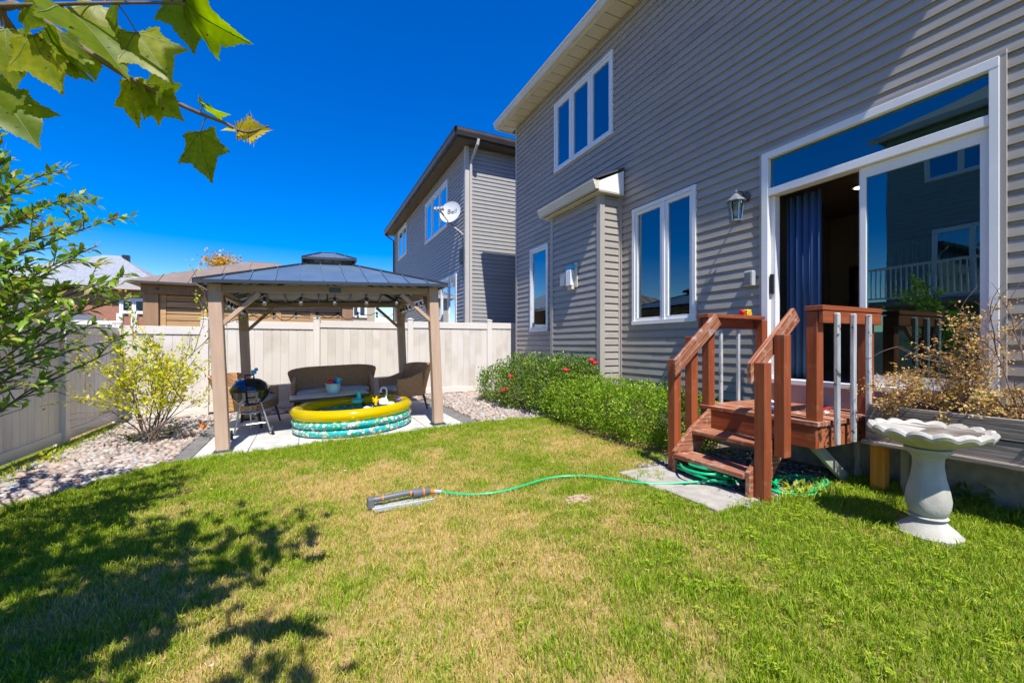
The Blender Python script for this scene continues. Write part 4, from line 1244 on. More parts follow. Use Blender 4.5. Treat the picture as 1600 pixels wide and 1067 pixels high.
m = MB(); m.box((NX - 0.024, NY1 - 0.1, 0.3), (NX + 0.003, NY1, NZ1 - 0.003)); m.build('corner_trim', m_ntrim, nh)
m = MB(); m.box((3.78, NY - 0.36, NZ1), (NX1, NY + 0.02, NZ1 + 0.03)); m.box((3.78, NY + 0.0205, NZ1), (NX + 0.02, NY1 + 0.35, NZ1 + 0.03)); m.build('soffit', m_nsoffit, nh)
m = MB(); m.box((3.76, NY - 0.38, NZ1 - 0.01), (3.78, NY1 + 0.37, NZ1 + 0.24)); m.box((3.7805, NY - 0.38, NZ1 - 0.01), (NX1, NY - 0.36, NZ1 + 0.24)); m.build('fascia', m_brown, nh)
gutter('gutter', 3.759, NY - 0.38, NY1 + 0.4, NZ1 + 0.05, NZ1 + 0.24, 0.12, m_brown, nh)
m = MB(); m.prism([(3.70, NY - 0.382, NZ1 + 0.05), (3.70, NY - 0.46, NZ1 + 0.05), (3.70, NY - 0.50, NZ1 + 0.16), (3.70, NY - 0.50, NZ1 + 0.24), (3.70, NY - 0.382, NZ1 + 0.24)], (10, 0, 0)); m.build('gutter', m_brown, nh)
m = MB(); x0, x1, y0, y1, ze = 3.64, NX1 + 0.5, NY - 0.5, NY1 + 0.5, NZ1 + 0.25; xr = (x0 + x1) / 2
m.add([(x0, y0, ze), (x1, y0, ze), (x1, y1, ze), (x0, y1, ze), (xr, y0 + 5, ze + 1.6), (xr, y1 - 5, ze + 1.6)], [(0, 1, 4), (1, 2, 5, 4), (2, 3, 5), (3, 0, 4, 5), (3, 2, 1, 0)]); m.build('roof', m_shingle, nh)
m = MB(); yd = NY - 0.07
m.tube([(NX + 0.22, NY - 0.44, NZ1 + 0.05), (NX + 0.20, NY - 0.42, NZ1 - 0.10), (NX + 0.13, yd - 0.03, NZ1 - 0.45), (NX + 0.13, yd, NZ1 - 0.62), (NX + 0.13, yd, 0.5)], [0.048] * 5, 4); m.build('downspout', m_ntrim, nh, smooth=20)
m = MB(); m.tube([(3.70, NY1 + 0.36, NZ1 + 0.05), (NX - 0.06, NY1 - 0.05, NZ1 - 0.35), (NX - 0.06, NY1 - 0.05, 0.5)], 0.045, 4); m.build('downspout', m_brown, nh)
window(nh, PN, 13.25, 16.15, 5.18, 6.72, [14.2, 15.2], m_white, m_nwin, sash=0.04, jamb=0.09, curtains=[(13.4, 14.1, m_sheer)])
window(nh, PN, 19.55, 21.5, 5.5, 6.95, [20.5], m_white, m_nwin, sash=0.04, jamb=0.09)
window(nh, PN, 12.35, 14.9, 0.5, 3.52, [13.2, 14.0], m_white, m_nwin, sash=0.06, jamb=0.09, curtains=[(13.3, 13.6, m_curtain)])
# satellite dish on the neighbour's corner
dish = empty('satellite_dish', (NX, 11.75, 4.55), 'pale grey satellite dish with dark lettering on the neighbouring house', 'satellite dish')
dc = Vector((NX - 0.34, 11.93, 5.22)); dn = Vector((-0.62, -0.72, 0.30)).normalized()
zq = dn.to_track_quat('Z', 'Y').to_matrix().to_4x4()
sx = Vector((0.76, -0.65, 0)).normalized(); up = dn.cross(sx).normalized()
if up.z < 0: up = -up
TD = Matrix(((sx.x, up.x, dn.x, dc.x), (sx.y, up.y, dn.y, dc.y), (sx.z, up.z, dn.z, dc.z), (0, 0, 0, 1)))
m = MB(); prof = [(0.0005, -0.055)] + [(0.33 * k / 7, -0.055 + 0.075 * (k / 7) ** 2) for k in range(1, 8)] + [(0.335, 0.024), (0.33, 0.012)] + [(0.33 * k / 7, -0.07 + 0.075 * (k / 7) ** 2) for k in range(6, 0, -1)] + [(0.0005, -0.07)]
m.lathe(prof, (0, 0, 0), 32, T=TD @ Matrix.Diagonal((0.96, 1.06, 1, 1))); m.build('reflector', m_dish, dish, smooth=50)
fc = bpy.data.curves.new('lettering', 'FONT'); fc.body = 'Bell'; fc.size = 0.21; fc.extrude = 0.002; fc.align_x = 'CENTER'; fc.align_y = 'CENTER'
fo = bpy.data.objects.new('lettering', fc); bpy.context.view_layer.update()
COL.objects.link(fo); dg = bpy.context.evaluated_depsgraph_get(); fme = bpy.data.meshes.new_from_object(fo.evaluated_get(dg)); bpy.data.objects.remove(fo)
fme.materials.clear(); fme.materials.append(m_ink)
for v in fme.vertices: v.co.z += -0.055 + 0.075 * min(1, (v.co.x ** 2 + (v.co.y + 0.04) ** 2) / 0.108) + 0.006
place('lettering', fme, TD @ Matrix.Translation((0.03, 0.04, 0)), dish)
m = MB(); bot = TD @ Vector((0, -0.34, 0.0)); tip = TD @ Vector((-0.16, -0.18, 0.42))
m.bar(bot, tip, 0.035, 0.05); m.build('feed_arm', m_dish, dish)
m = MB()
for k in (-0.10, 0.0, 0.10): p = tip + sx * k + up * 0.02; m.tube([p + dn * 0.05, p - dn * 0.08], [0.04, 0.032], 10)
m.bar(tip - sx * 0.13, tip + sx * 0.13, 0.05, 0.06); m.build('receiver', m_lightgrey, dish)
m = MB(); m.tube([TD @ Vector((0, -0.1, -0.06)), TD @ Vector((0.02, -0.36, -0.10)), (NX - 0.09, 11.75, 4.62), (NX - 0.02, 11.74, 4.55)], 0.022, 8); m.build('mast', m_ntrim, dish, smooth=50)
m = MB(); m.tube([TD @ Vector((0, -0.33, -0.02)), (NX - 0.20, 11.85, 4.75), (NX - 0.04, 11.72, 4.42), (NX - 0.025, 11.70, 4.1), (NX - 0.03, 11.72, 3.9), (NX - 0.03, 11.7, 3.2)], 0.010, 6); m.build('cable', m_black, dish)
m = MB(); m.box((NX - 0.10, 11.66, 3.72), (NX - 0.012, 11.86, 4.12)); m.build('cable_box', m_darkmetal, dish, bevel=0.006)

# ------------------------------------------------------------------ wooden pavilion beyond the fence
pv = empty('pavilion', (-1.0, 13, 0), 'honey cedar garden pavilion with louvred panels and brown metal roof', 'pavilion')
PX0, PX1, PY0, PY1 = -2.98, 0.92, 11.5, 14.6
for k, (x, y) in enumerate(((PX0, PY0), (PX1, PY0), (PX0, PY1), (PX1, PY1))):
    m = MB(); m.box((x - 0.13, y - 0.13, -0.1), (x + 0.13, y + 0.13, 2.42)); m.build('post', m_pavdark, pv, bevel=0.006)
m = MB(); m.box((PX0 - 0.16, PY0 - 0.15, 2.42), (PX1 + 0.16, PY0 - 0.02, 2.62)); m.box((PX0 - 0.16, PY1 - 0.02, 2.42), (PX1 + 0.16, PY1 + 0.15, 2.62)); m.box((PX0 - 0.16, PY0 - 0.0195, 2.42), (PX0 - 0.03, PY1 - 0.0205, 2.62)); m.box((PX1 + 0.03, PY0 - 0.0195, 2.42), (PX1 + 0.16, PY1 - 0.0205, 2.62)); m.build('beam', m_pavdark, pv)
nb = 5; xa, xb = PX0 + 0.13, PX1 - 0.13
for k in range(nb):
    s, e = xa + (xb - xa) * k / nb, xa + (xb - xa) * (k + 1) / nb
    m = MB(); m.box((s, PY0 - 0.05, 0.2), (s + 0.11, PY0 + 0.03, 2.415)); m.build('stile', m_pavwood, pv)
    for j in range(15):
        z = 0.35 + j * 0.138
        if z < 1.3: continue
        m = MB(); m.box((s + 0.112, PY0 - 0.03, z + 0.004), (e - 0.002, PY0 + 0.0, z + 0.126)); m.build('slat', m_pavwood, pv, bevel=0.004)
m = MB(); m.box((xa, PY0 + 0.05, 0.2), (xb, PY0 + 0.08, 1.3)); m.build('lower_panel', m_pavwood, pv)
m = MB(); m.box((PX0 - 0.2, PY1 - 0.03, 0.2), (PX1 + 0.1, PY1 - 0.01, 2.41)); m.box((PX0 - 0.02, PY0 + 0.1, 0.2), (PX0 + 0.01, PY1 - 0.1, 2.41)); m.box((PX1 - 0.01, PY0 + 0.1, 0.2), (PX1 + 0.02, PY1 - 0.1, 2.41)); m.build('wall_panel', m_pavdark, pv)
ex0, ex1, ey0, ey1, ez = PX0 - 0.33, PX1 + 0.33, PY0 - 0.35, PY1 + 0.35, 2.66
cx_, cy_ = (ex0 + ex1) / 2, (ey0 + ey1) / 2; tz = 3.46; hw = 0.35
rf = MB(); rf.box((ex0, ey0, ez - 0.05), (ex1, ey1, ez - 0.004)); rf = rf.build('roof', m_brown, pv)


def hip_panels(corners, tops, n, name, mt, parent, M=None, rib=0.018, thick=0.006, mrib=None):
    """one roof face cut at standing seams: corners = eave ends, tops = ends of the upper edge"""
    a, b = Vector(corners[0]), Vector(corners[1]); c, d = Vector(tops[1]), Vector(tops[0])
    ax = (b - a); Lx = ax.length; ax.normalize(); mid = (a + b) / 2; upv = ((c + d) / 2 - mid); H = upv.length; upv.normalize(); nrm = ax.cross(upv).normalized()
    if nrm.z < 0: nrm = -nrm
    lt, rt = (d - a).dot(ax), (c - a).dot(ax)                          # where the top edge starts and ends along the eave

    def top_at(x):
        if x < lt: return H * x / lt
        if x > rt: return H * (Lx - x) / (Lx - rt)
        return H
    w = Lx / n
    for k in range(n):
        x0, x1 = k * w, (k + 1) * w
        xs_ = sorted({x0, x1} | {q for q in (lt, rt) if x0 < q < x1})
        poly = [a + ax * x0, a + ax * x1] + [a + ax * q + upv * top_at(q) for q in reversed(xs_)]
        poly = [p for i, p in enumerate(poly) if (p - poly[i - 1]).length > 1e-4]
        m = MB(M); m.prism(poly, -nrm * thick); m.m[1] = 1
        if k:
            h = top_at(x0)
            if h > 0.05 and M is not None: m.bar(a + ax * x0 - nrm * (thick + rib * .5), a + ax * x0 + upv * h - nrm * (thick + rib * .5), 0.020, rib * 1.5, up=nrm, m=0)
            if h > 0.05: m.bar(a + ax * x0 + nrm * rib * .5, a + ax * x0 + upv * h + nrm * rib * .5, 0.012, rib, up=nrm)
        m.build(name, [mt, m_gazunder if M is not None else mt], parent)


for (p, q, t0, t1, n) in (((ex0, ey0, ez), (ex1, ey0, ez), (cx_ - hw, cy_ - hw, tz), (cx_ + hw, cy_ - hw, tz), 9), ((ex1, ey0, ez), (ex1, ey1, ez), (cx_ + hw, cy_ - hw, tz), (cx_ + hw, cy_ + hw, tz), 7), ((ex1, ey1, ez), (ex0, ey1, ez), (cx_ + hw, cy_ + hw, tz), (cx_ - hw, cy_ + hw, tz), 9), ((ex0, ey1, ez), (ex0, ey0, ez), (cx_ - hw, cy_ + hw, tz), (cx_ - hw, cy_ - hw, tz), 7)):
    hip_panels((p, q), (t0, t1), n, 'roof_panel', m_pavroof, rf)
m = MB(); m.box((cx_ - hw, cy_ - hw, tz - 0.02), (cx_ + hw, cy_ + hw, tz + 0.02)); m.build('roof_cap', m_pavroof, rf)
m = MB(); m.tube([(PX0 + 0.12, PY0 - 0.152, 2.53), (PX0 + 0.12, PY0 - 0.20, 2.53)], 0.022, 8); m.build('lamp', m_black, pv)


# ------------------------------------------------------------------ houses further off
def hip_house(label, x0, x1, y0, y1, ze, zr, inset, m_wall, m_roof, wins=(), over=0.4, zg=-0.1, ridge_along='x', m_win=None):
    h = empty('house', ((x0 + x1) / 2, (y0 + y1) / 2, 0), label, 'house', 'neighbouring houses')
    m = MB(); m.box((x0, y0, zg), (x1, y1, ze)); w = m.build('wall', m_wall, h)
    m = MB(); a, b, c, d = x0 - over, x1 + over, y0 - over, y1 + over
    if ridge_along == 'x': r0, r1 = ((a + inset), (c + d) / 2, zr), ((b - inset), (c + d) / 2, zr)
    else: r0, r1 = ((a + b) / 2, c + inset, zr), ((a + b) / 2, d - inset, zr)
    base = [(a, c, ze), (b, c, ze), (b, d, ze), (a, d, ze)]
    if ridge_along == 'x': m.add(base + [r0, r1], [(0, 1, 5, 4), (1, 2, 5), (2, 3, 4, 5), (3, 0, 4), (3, 2, 1, 0)])
    else: m.add(base + [r0, r1], [(0, 1, 4), (1, 2, 5, 4), (2, 3, 5), (3, 0, 4, 5), (3, 2, 1, 0)])
    rf = m.build('roof', m_roof, h)
    m = MB(); m.box((a - 0.02, c - 0.02, ze - 0.18), (b + 0.02, c + 0.1, ze + 0.02)); m.box((a - 0.02, c + 0.1, ze - 0.18), (a + 0.1, d + 0.02, ze + 0.02)); m.box((b - 0.1, c + 0.1, ze - 0.18), (b + 0.02, d + 0.02, ze + 0.02)); m.build('eave', m_ntrim, h)
    for (face, p0, p1, z0, z1, sp) in wins:
        P = {'-y': lambda q, o, z: (q, y0 - o - 0.03, z), '+x': lambda q, o, z: (x1 + o + 0.03, q, z)}[face]
        m = MB(); pbox(m, P, p0 + 0.02, p1 - 0.02, -0.022, -0.016, z0 + 0.02, z1 - 0.02); m.build('dark_backing', m_roomdark, h)  # dark panel in place of the dim interior behind the glass
        window(h, P, p0, p1, z0, z1, sp, m_white, m_win or m_nwin, room=0, jamb=0.08, sash=0.05)
    return h, rf


hb, rb = hip_house('brick house with a pale grey shingled hip roof far beyond the fences', -12.0, -6.2, 24.5, 33, 3.95, 5.95, 3.0, m_brick, m_greyshingle, wins=[('-y', -7.5, -6.55, 2.72, 3.42, [-7.0])])
m = MB(); m.box((-8.62, 28.45, 5.55), (-8.35, 28.7, 5.98)); m.build('vent', m_darkmetal, rb)
hip_house('low house with a charcoal shingled roof half hidden by the leafy tree', -15.5, -7.3, 16.2, 23.0, 2.1, 3.65, 3.2, m_beige, m_darkshingle)
hip_house('beige stucco house seen under the gazebo roof beyond the fence', 0.2, 3.6, 26, 34, 4.4, 6.0, 1.8, m_beige, m_darkshingle, wins=[('-y', 0.6, 1.55, 2.9, 3.75, [1.1]), ('-y', 2.3, 3.15, 2.9, 3.75, [2.7])])
ht, _ = hip_house('grey teal two-storey house across the yard mirrored in the patio door', -19.0, -10.0, -4.0, 8.1, 9.0, 11.8, 4.5, m_tealwall, m_darkshingle, wins=[('+x', 5.0, 7.0, 7.0, 8.25, [6.1]), ('+x', 4.7, 6.8, 2.9, 5.3, [5.8]), ('+x', 0.2, 1.8, 7.0, 8.25, [1.0])], ridge_along='y')
siding(lambda a, o, z: (-9.985 + o, a, z), -4.0, 8.1, 0.1, 8.95, [(5.0, 7.0, 7.0, 8.25), (4.7, 6.8, 2.9, 5.3), (0.2, 1.8, 7.0, 8.25)], m_tealwall, ht, crs=0.17)
m = MB(); m.box((-9.97, 1.6, 2.62), (-8.0, 8.0, 2.80)); m.build('balcony_deck', m_greywood, ht)
for y in (1.7, 3.8, 5.9, 7.9):
    m = MB(); m.box((-8.2, y - 0.07, -0.1), (-8.06, y + 0.07, 2.619)); m.build('balcony_post', m_greywood, ht)
m = MB(); m.box((-8.07, 1.6, 3.86), (-7.97, 8.0, 3.93)); m.box((-8.05, 1.6, 2.88), (-7.99, 8.0, 2.93)); m.build('balcony_rail', m_white, ht)
for k in range(45):
    m = MB(); m.box((-8.035, 1.68 + 0.14 * k, 2.931), (-8.0, 1.715 + 0.14 * k, 3.859)); m.build('baluster', m_white, ht)
wr = empty('railing', (-3.4, 11.3, 0), 'white railing posts beside the cedar pavilion beyond the fence', 'railing')
for x in (-3.45, -3.22):
    m = MB(); m.box((x - 0.05, 11.25, -0.1), (x + 0.05, 11.35, 1.98)); m.build('post', m_white, wr, bevel=0.005)
m = MB(); m.box((-5.6, 11.27, 1.75), (-3.501, 11.33, 1.83)); m.box((-5.6, 11.27, 1.1), (-3.501, 11.33, 1.18)); m.build('rail', m_white, wr)
for k in range(16):
    x = -5.5 + 0.13 * k; m = MB(); m.box((x, 11.285, 1.181), (x + 0.035, 11.315, 1.749)); m.build('baluster', m_white, wr)
# ------------------------------------------------------------------ gazebo over the patio (tilted with it)
gaz = empty('gazebo', GC, 'hardtop gazebo with tan posts and slate blue two-tier metal roof', 'gazebo', M=MG.copy())
HX, HYd, PW2 = 1.37, 1.25, 0.07
for sx in (-1, 1):
    for sy in (-1, 1):
        x, y = sx * HX, sy * HYd
        m = MB(MG); m.box((x - PW2, y - PW2, 0.03), (x + PW2, y + PW2, 2.095)); p = m.build('post', m_gazpost, gaz, bevel=0.006)
        m = MB(MG); m.box((x - 0.105, y - 0.105, 0.018), (x + 0.105, y + 0.105, 0.034)); m.box((x - 0.085, y - 0.085, 0.0345), (x + 0.085, y + 0.085, 0.05)); m.build('base_plate', m_gaztrim, p, bevel=0.004)
for sy in (-1, 1):
    m = MB(MG); m.box((-HX + PW2 + 0.001, sy * HYd - 0.03, 1.995), (HX - PW2 - 0.001, sy * HYd + 0.03, 2.09)); m.build('beam', m_gazbeam, gaz, bevel=0.005)
for sx in (-1, 1):
    m = MB(MG); m.box((sx * HX - 0.03, -HYd + PW2 + 0.001, 1.995), (sx * HX + 0.03, HYd - PW2 - 0.001, 2.09)); m.build('beam', m_gazbeam, gaz, bevel=0.005)
for sx in (-1, 1):
    for sy in (-1, 1):
        x, y = sx * (HX - PW2), sy * HYd
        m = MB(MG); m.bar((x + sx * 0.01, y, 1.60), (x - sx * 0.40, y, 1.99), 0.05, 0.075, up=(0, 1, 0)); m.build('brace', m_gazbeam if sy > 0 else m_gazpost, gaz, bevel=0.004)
        x, y = sx * HX, sy * (HYd - PW2)
        m = MB(MG); m.bar((x, y + sy * 0.01, 1.60), (x, y - sy * 0.40, 1.99), 0.05, 0.075, up=(1, 0, 0)); m.build('brace', m_gazbeam, gaz, bevel=0.004)
m = MB(MG); m.box((-0.075, -HYd - 0.042, 2.0), (0.075, -HYd - 0.031, 2.065)); m.build('name_plate', m_gaztrim, gaz, bevel=0.003)
EX, EY, EZ = 1.55, 1.43, 2.125; TX, TY, TZ = 0.30, 0.28, 2.56
roof = MB(MG)                                                          # eave edge as the roof part itself
for sy in (-1, 1): roof.box((-EX, sy * EY - 0.02, EZ - 0.035), (EX, sy * EY + 0.02, EZ + 0.006))
for sx in (-1, 1): roof.box((sx * EX - 0.02, -EY + 0.0205, EZ - 0.035), (sx * EX + 0.02, EY - 0.0205, EZ + 0.006))
for sx in (-1, 1):
    for sy in (-1, 1):
        roof.bar((sx * EX, sy * EY, EZ + 0.012), (sx * TX, sy * TY, TZ + 0.012), 0.05, 0.022)
        roof.bar((sx * HX, sy * HYd, EZ - 0.05), (sx * TX, sy * TY, TZ - 0.04), 0.035, 0.05)
for sx in (-1, 1): roof.bar((sx * HX * .95, 0, EZ - 0.0), (sx * TX, 0, TZ - 0.045), 0.03, 0.04)
for sy in (-1, 1): roof.bar((0, sy * HYd * .95, EZ - 0.0), (0, sy * TY, TZ - 0.045), 0.03, 0.04)
for sy in (-1, 1): roof.box((-TX, sy * TY - 0.02, TZ - 0.06), (TX, sy * TY + 0.02, TZ + 0.015))
for sx in (-1, 1): roof.box((sx * TX - 0.02, -TY + 0.0205, TZ - 0.06), (sx * TX + 0.02, TY - 0.0205, TZ + 0.015))
roof = roof.build('roof', m_gaztrim, gaz)


def face4(hx, hy, z0, tx, ty, z1, nx_, ny_, name, par, rib):
    for (p, q, a, b, n) in (((-hx, -hy), (hx, -hy), (-tx, -ty), (tx, -ty), nx_), ((hx, -hy), (hx, hy), (tx, -ty), (tx, ty), ny_), ((hx, hy), (-hx, hy), (tx, ty), (-tx, ty), nx_), ((-hx, hy), (-hx, -hy), (-tx, ty), (-tx, -ty), ny_)):
        hip_panels(((*p, z0), (*q, z0)), ((*a, z1), (*b, z1)), n, name, m_gazroof, par, M=MG, rib=rib)


face4(EX, EY, EZ, TX, TY, TZ, 11, 10, 'roof_panel', roof, 0.02)
CX, CY, CZ, CT = 0.385, 0.36, 2.645, 2.765
cap = MB(MG)
for sy in (-1, 1): cap.box((-CX, sy * CY - 0.015, CZ - 0.03), (CX, sy * CY + 0.015, CZ + 0.005))
for sx in (-1, 1): cap.box((sx * CX - 0.015, -CY + 0.0155, CZ - 0.03), (sx * CX + 0.015, CY - 0.0155, CZ + 0.005))
for sx in (-1, 1):
    for sy in (-1, 1):
        cap.bar((sx * TX * .97, sy * TY * .97, TZ + 0.016), (sx * TX * .97, sy * TY * .97, CZ + 0.03), 0.03, 0.03)
        cap.bar((sx * CX, sy * CY, CZ + 0.01), (sx * 0.12, sy * 0.11, CT + 0.008), 0.035, 0.016)
cap.box((-0.13, -0.12, CT - 0.01), (0.13, 0.12, CT + 0.014))
cap = cap.build('roof_cap', m_gaztrim, gaz)
face4(CX, CY, CZ, 0.12, 0.11, CT, 5, 5, 'roof_panel', cap, 0.012)


# ------------------------------------------------------------------ string lights round the gazebo
def string_lights(p0, p1, z, n, sag, label, drop=0.0, q=random.Random(9)):
    r = empty('string_lights', MG @ Vector(((p0[0] + p1[0]) / 2, (p0[1] + p1[1]) / 2, z)), label, 'string lights', 'string lights hung inside the gazebo')
    pts = []; hang = []
    for k in range(n):
        for j in range(10):
            t = (k + j / 10) / n; s = j / 10
            pts.append(MG @ Vector((p0[0] + (p1[0] - p0[0]) * t, p0[1] + (p1[1] - p0[1]) * t, z - sag * 4 * s * (1 - s) * (0.7 + 0.3 * math.sin(k * 2.1)))))
        t = k / n; hang.append(MG @ Vector((p0[0] + (p1[0] - p0[0]) * t, p0[1] + (p1[1] - p0[1]) * t, z)))
    m = MB(); m.tube(pts, 0.006, 5); m.build('wire', m_black, r)
    for k, h in enumerate(hang):
        if k == 0: continue
        m = MB(); x, y, zz = h
        m.lathe([(0.001, zz - 0.118), (0.016, zz - 0.114), (0.0245, zz - 0.096), (0.025, zz - 0.082), (0.017, zz - 0.058), (0.012, zz - 0.05)], (x, y, 0), 10); b = m.build('bulb', m_bulb, r, smooth=60)
        m = MB(); m.lathe([(0.013, zz - 0.058), (0.017, zz - 0.05), (0.017, zz - 0.015), (0.007, zz + 0.003)], (x, y, 0), 10); m.build('socket', m_black, b, smooth=40)
    return r


string_lights((-1.28, -1.12), (1.28, -1.12), 1.955, 6, 0.10, 'string of clear bulbs along the lawn side of the gazebo')
string_lights((-1.25, 1.15), (1.25, 1.15), 1.90, 7, 0.15, 'string of bulbs swagged along the fence side of the gazebo')
string_lights((-1.30, -1.05), (-1.30, 1.1), 1.93, 8, 0.10, 'string of bulbs on the gazebo side nearest the yellow shrub')
string_lights((1.30, -1.05), (1.30, 1.1), 1.93, 8, 0.10, 'string of bulbs on the gazebo side nearest the house')


# ------------------------------------------------------------------ wicker furniture
def wicker_shell(name, path, zlo, zhi, lean, M, parent, thick=0.035, seg=0.03):
    """a woven band along a plan path; zhi(s) and lean(s) vary along it. keeps metres in the UV map"""
    pts = [Vector((*p, 0)) for p in path]
    res = []; acc = 0
    for a, b in zip(pts[:-1], pts[1:]):
        n = max(1, int((b - a).length / seg))
        for k in range(n): res.append((a.lerp(b, k / n), acc + (b - a).length * k / n))
        acc += (b - a).length
    res.append((pts[-1], acc)); n = len(res)
    m = MB(M); uvs = []
    nz = 8
    grid = []
    for i, (p, s) in enumerate(res):
        t = (res[min(i + 1, n - 1)][0] - res[max(i - 1, 0)][0]).normalized(); nm = Vector((t.y, -t.x, 0))
        top = zhi(s / acc); ln = lean(s / acc)
        col = []
        for side in (0, 1):
            for j in range(nz + 1):
                f = j / nz; z = zlo + (top - zlo) * f
                col.append((p + nm * (thick * (side - .5) + ln * max(0, z - 0.35)) + Vector((0, 0, z)), s, z))
        grid.append(col)
    vs = [c[0] for col in grid for c in col]; K = 2 * (nz + 1); fs = []
    for i in range(n - 1):
        for j in range(nz):
            for side in (0, 1):
                a = i * K + side * (nz + 1) + j; fs.append((a, a + K, a + K + 1, a + 1))
        for j in (0, nz): a = i * K + j; fs.append((a, a + K, a + K + nz + 1, a + nz + 1))
    for i in (0, n - 1):
        for j in range(nz): a = i * K + j; fs.append((a, a + 1, a + nz + 2, a + nz + 1))
    m.add(vs, fs); o = m.build(name, m_wicker, parent, smooth=50)
    uvl = o.data.uv_layers.new(name='UVMap'); flat = [(c[1], c[2]) for col in grid for c in col]
    for lp in o.data.loops: uvl.data[lp.index].uv = flat[lp.vertex_index]
    return o


def box_uv(o):
    uvl = o.data.uv_layers.new(name='UVMap')
    for p in o.data.polygons:
        nrm = p.normal; ax = max(range(3), key=lambda k: abs(nrm[k]))
        for li in p.loop_indices:
            v = o.data.vertices[o.data.loops[li].vertex_index].co; uvl.data[li].uv = (v.y, v.z) if ax == 0 else ((v.x, v.z) if ax == 1 else (v.x, v.y))
    return o


def seat_unit(name, label, cat, M, w, group=None):
    """armchair or sofa: +y is the back, -y the front"""
    r = empty(name, (0, 0, 0), label, cat, group, M=M)
    hw, d = w / 2, 0.31; rd = 0.10
    arc = [(hw - rd + rd * math.sin(t), d - rd + rd * math.cos(t)) for t in np.linspace(0, math.pi / 2, 5)]
    back = [(-x, y) for x, y in reversed(arc)] + arc
    wicker_shell('backrest', back, 0.30, lambda t: 0.86 - 0.10 * abs(2 * t - 1) ** 9, lambda t: -0.28, M, r)
    for s in (-1, 1):
        path = [(s * hw, -d + 0.02), (s * hw, d - rd)]
        if s > 0: path = path[::-1]
        wicker_shell('armrest', path, 0.30, (lambda t: 0.60 + 0.10 * max(0, t) ** 2) if s < 0 else (lambda t: 0.60 + 0.10 * (1 - t) ** 2), lambda t: -0.05, M, r, thick=0.055)
    m = MB(M); m.box((-hw + 0.03, -d, 0.27), (hw - 0.03, d - 0.03, 0.385)); o = m.build('seat_frame', m_wicker, r, bevel=0.012); box_uv(o)
    ncu = 1 if w < 1 else 2
    for k in range(ncu):
        a = -hw + 0.045 + (w - 0.09) * k / ncu; b = -hw + 0.045 + (w - 0.09) * (k + 1) / ncu - 0.006
        m = MB(M); m.box((a, -d - 0.01, 0.387), (b, d - 0.06, 0.47)); m.build('cushion', m_cushion, r, bevel=0.022, smooth=60)
    for sx in (-1, 1):
        for sy in (-1, 1):
            m = MB(M); m.bar((sx * (hw - 0.05), sy * (d - 0.05), 0.30), (sx * (hw - 0.02), sy * (d + 0.01), 0.0), 0.045, 0.045, w1=0.026, h1=0.026); m.build('leg', m_darkleg, r)
    return r


def onpatio(x, y, ang, dz=0.02):
    return Matrix.Translation((x, y, gz(x, y) + dz)) @ Matrix.Rotation(-TILT, 4, 'Y') @ Matrix.Rotation(ang, 4, 'Z')


seat_unit('wicker_sofa', 'brown wicker two-seat sofa with pale cushion against the fence', 'sofa', onpatio(0.47, 8.52, R(-3)), 1.30)
seat_unit('wicker_armchair', 'brown wicker armchair standing behind the inflatable pool near the house', 'armchair', onpatio(1.62, 7.98, R(-72)), 0.66, 'wicker armchairs')
seat_unit('wicker_armchair', 'brown wicker armchair partly hidden by the kettle grill', 'armchair', onpatio(-0.83, 8.12, R(68)), 0.66, 'wicker armchairs')
TM = onpatio(0.36, 7.88, R(2))
tb = empty('coffee_table', (0, 0, 0), 'low patio coffee table with pale top and splayed dark legs', 'table', M=TM)
m = MB(TM); m.box((-0.60, -0.27, 0.405), (0.60, 0.27, 0.43)); m.build('table_top', m_tabletop, tb, bevel=0.006)
m = MB(TM); m.box((-0.61, -0.285, 0.372), (0.61, -0.25, 0.404)); m.box((-0.61, 0.25, 0.372), (0.61, 0.285, 0.404)); m.box((-0.61, -0.2495, 0.372), (-0.575, 0.2495, 0.404)); m.box((0.575, -0.2495, 0.372), (0.61, 0.2495, 0.404)); m.build('apron', m_darkleg, tb)
for sx in (-1, 1):
    for sy in (-1, 1):
        m = MB(TM); m.bar((sx * 0.50, sy * 0.2, 0.38), (sx * 0.57, sy * 0.25, 0), 0.05, 0.04, w1=0.035, h1=0.03); m.build('leg', m_darkleg, tb)
m = MB(TM); m.bar((-0.52, 0, 0.34), (0.1, 0.0, 0.15), 0.03, 0.02); m.bar((0.52, 0, 0.34), (-0.1, 0.02, 0.15), 0.03, 0.02); m.build('stretcher', m_darkleg, tb)
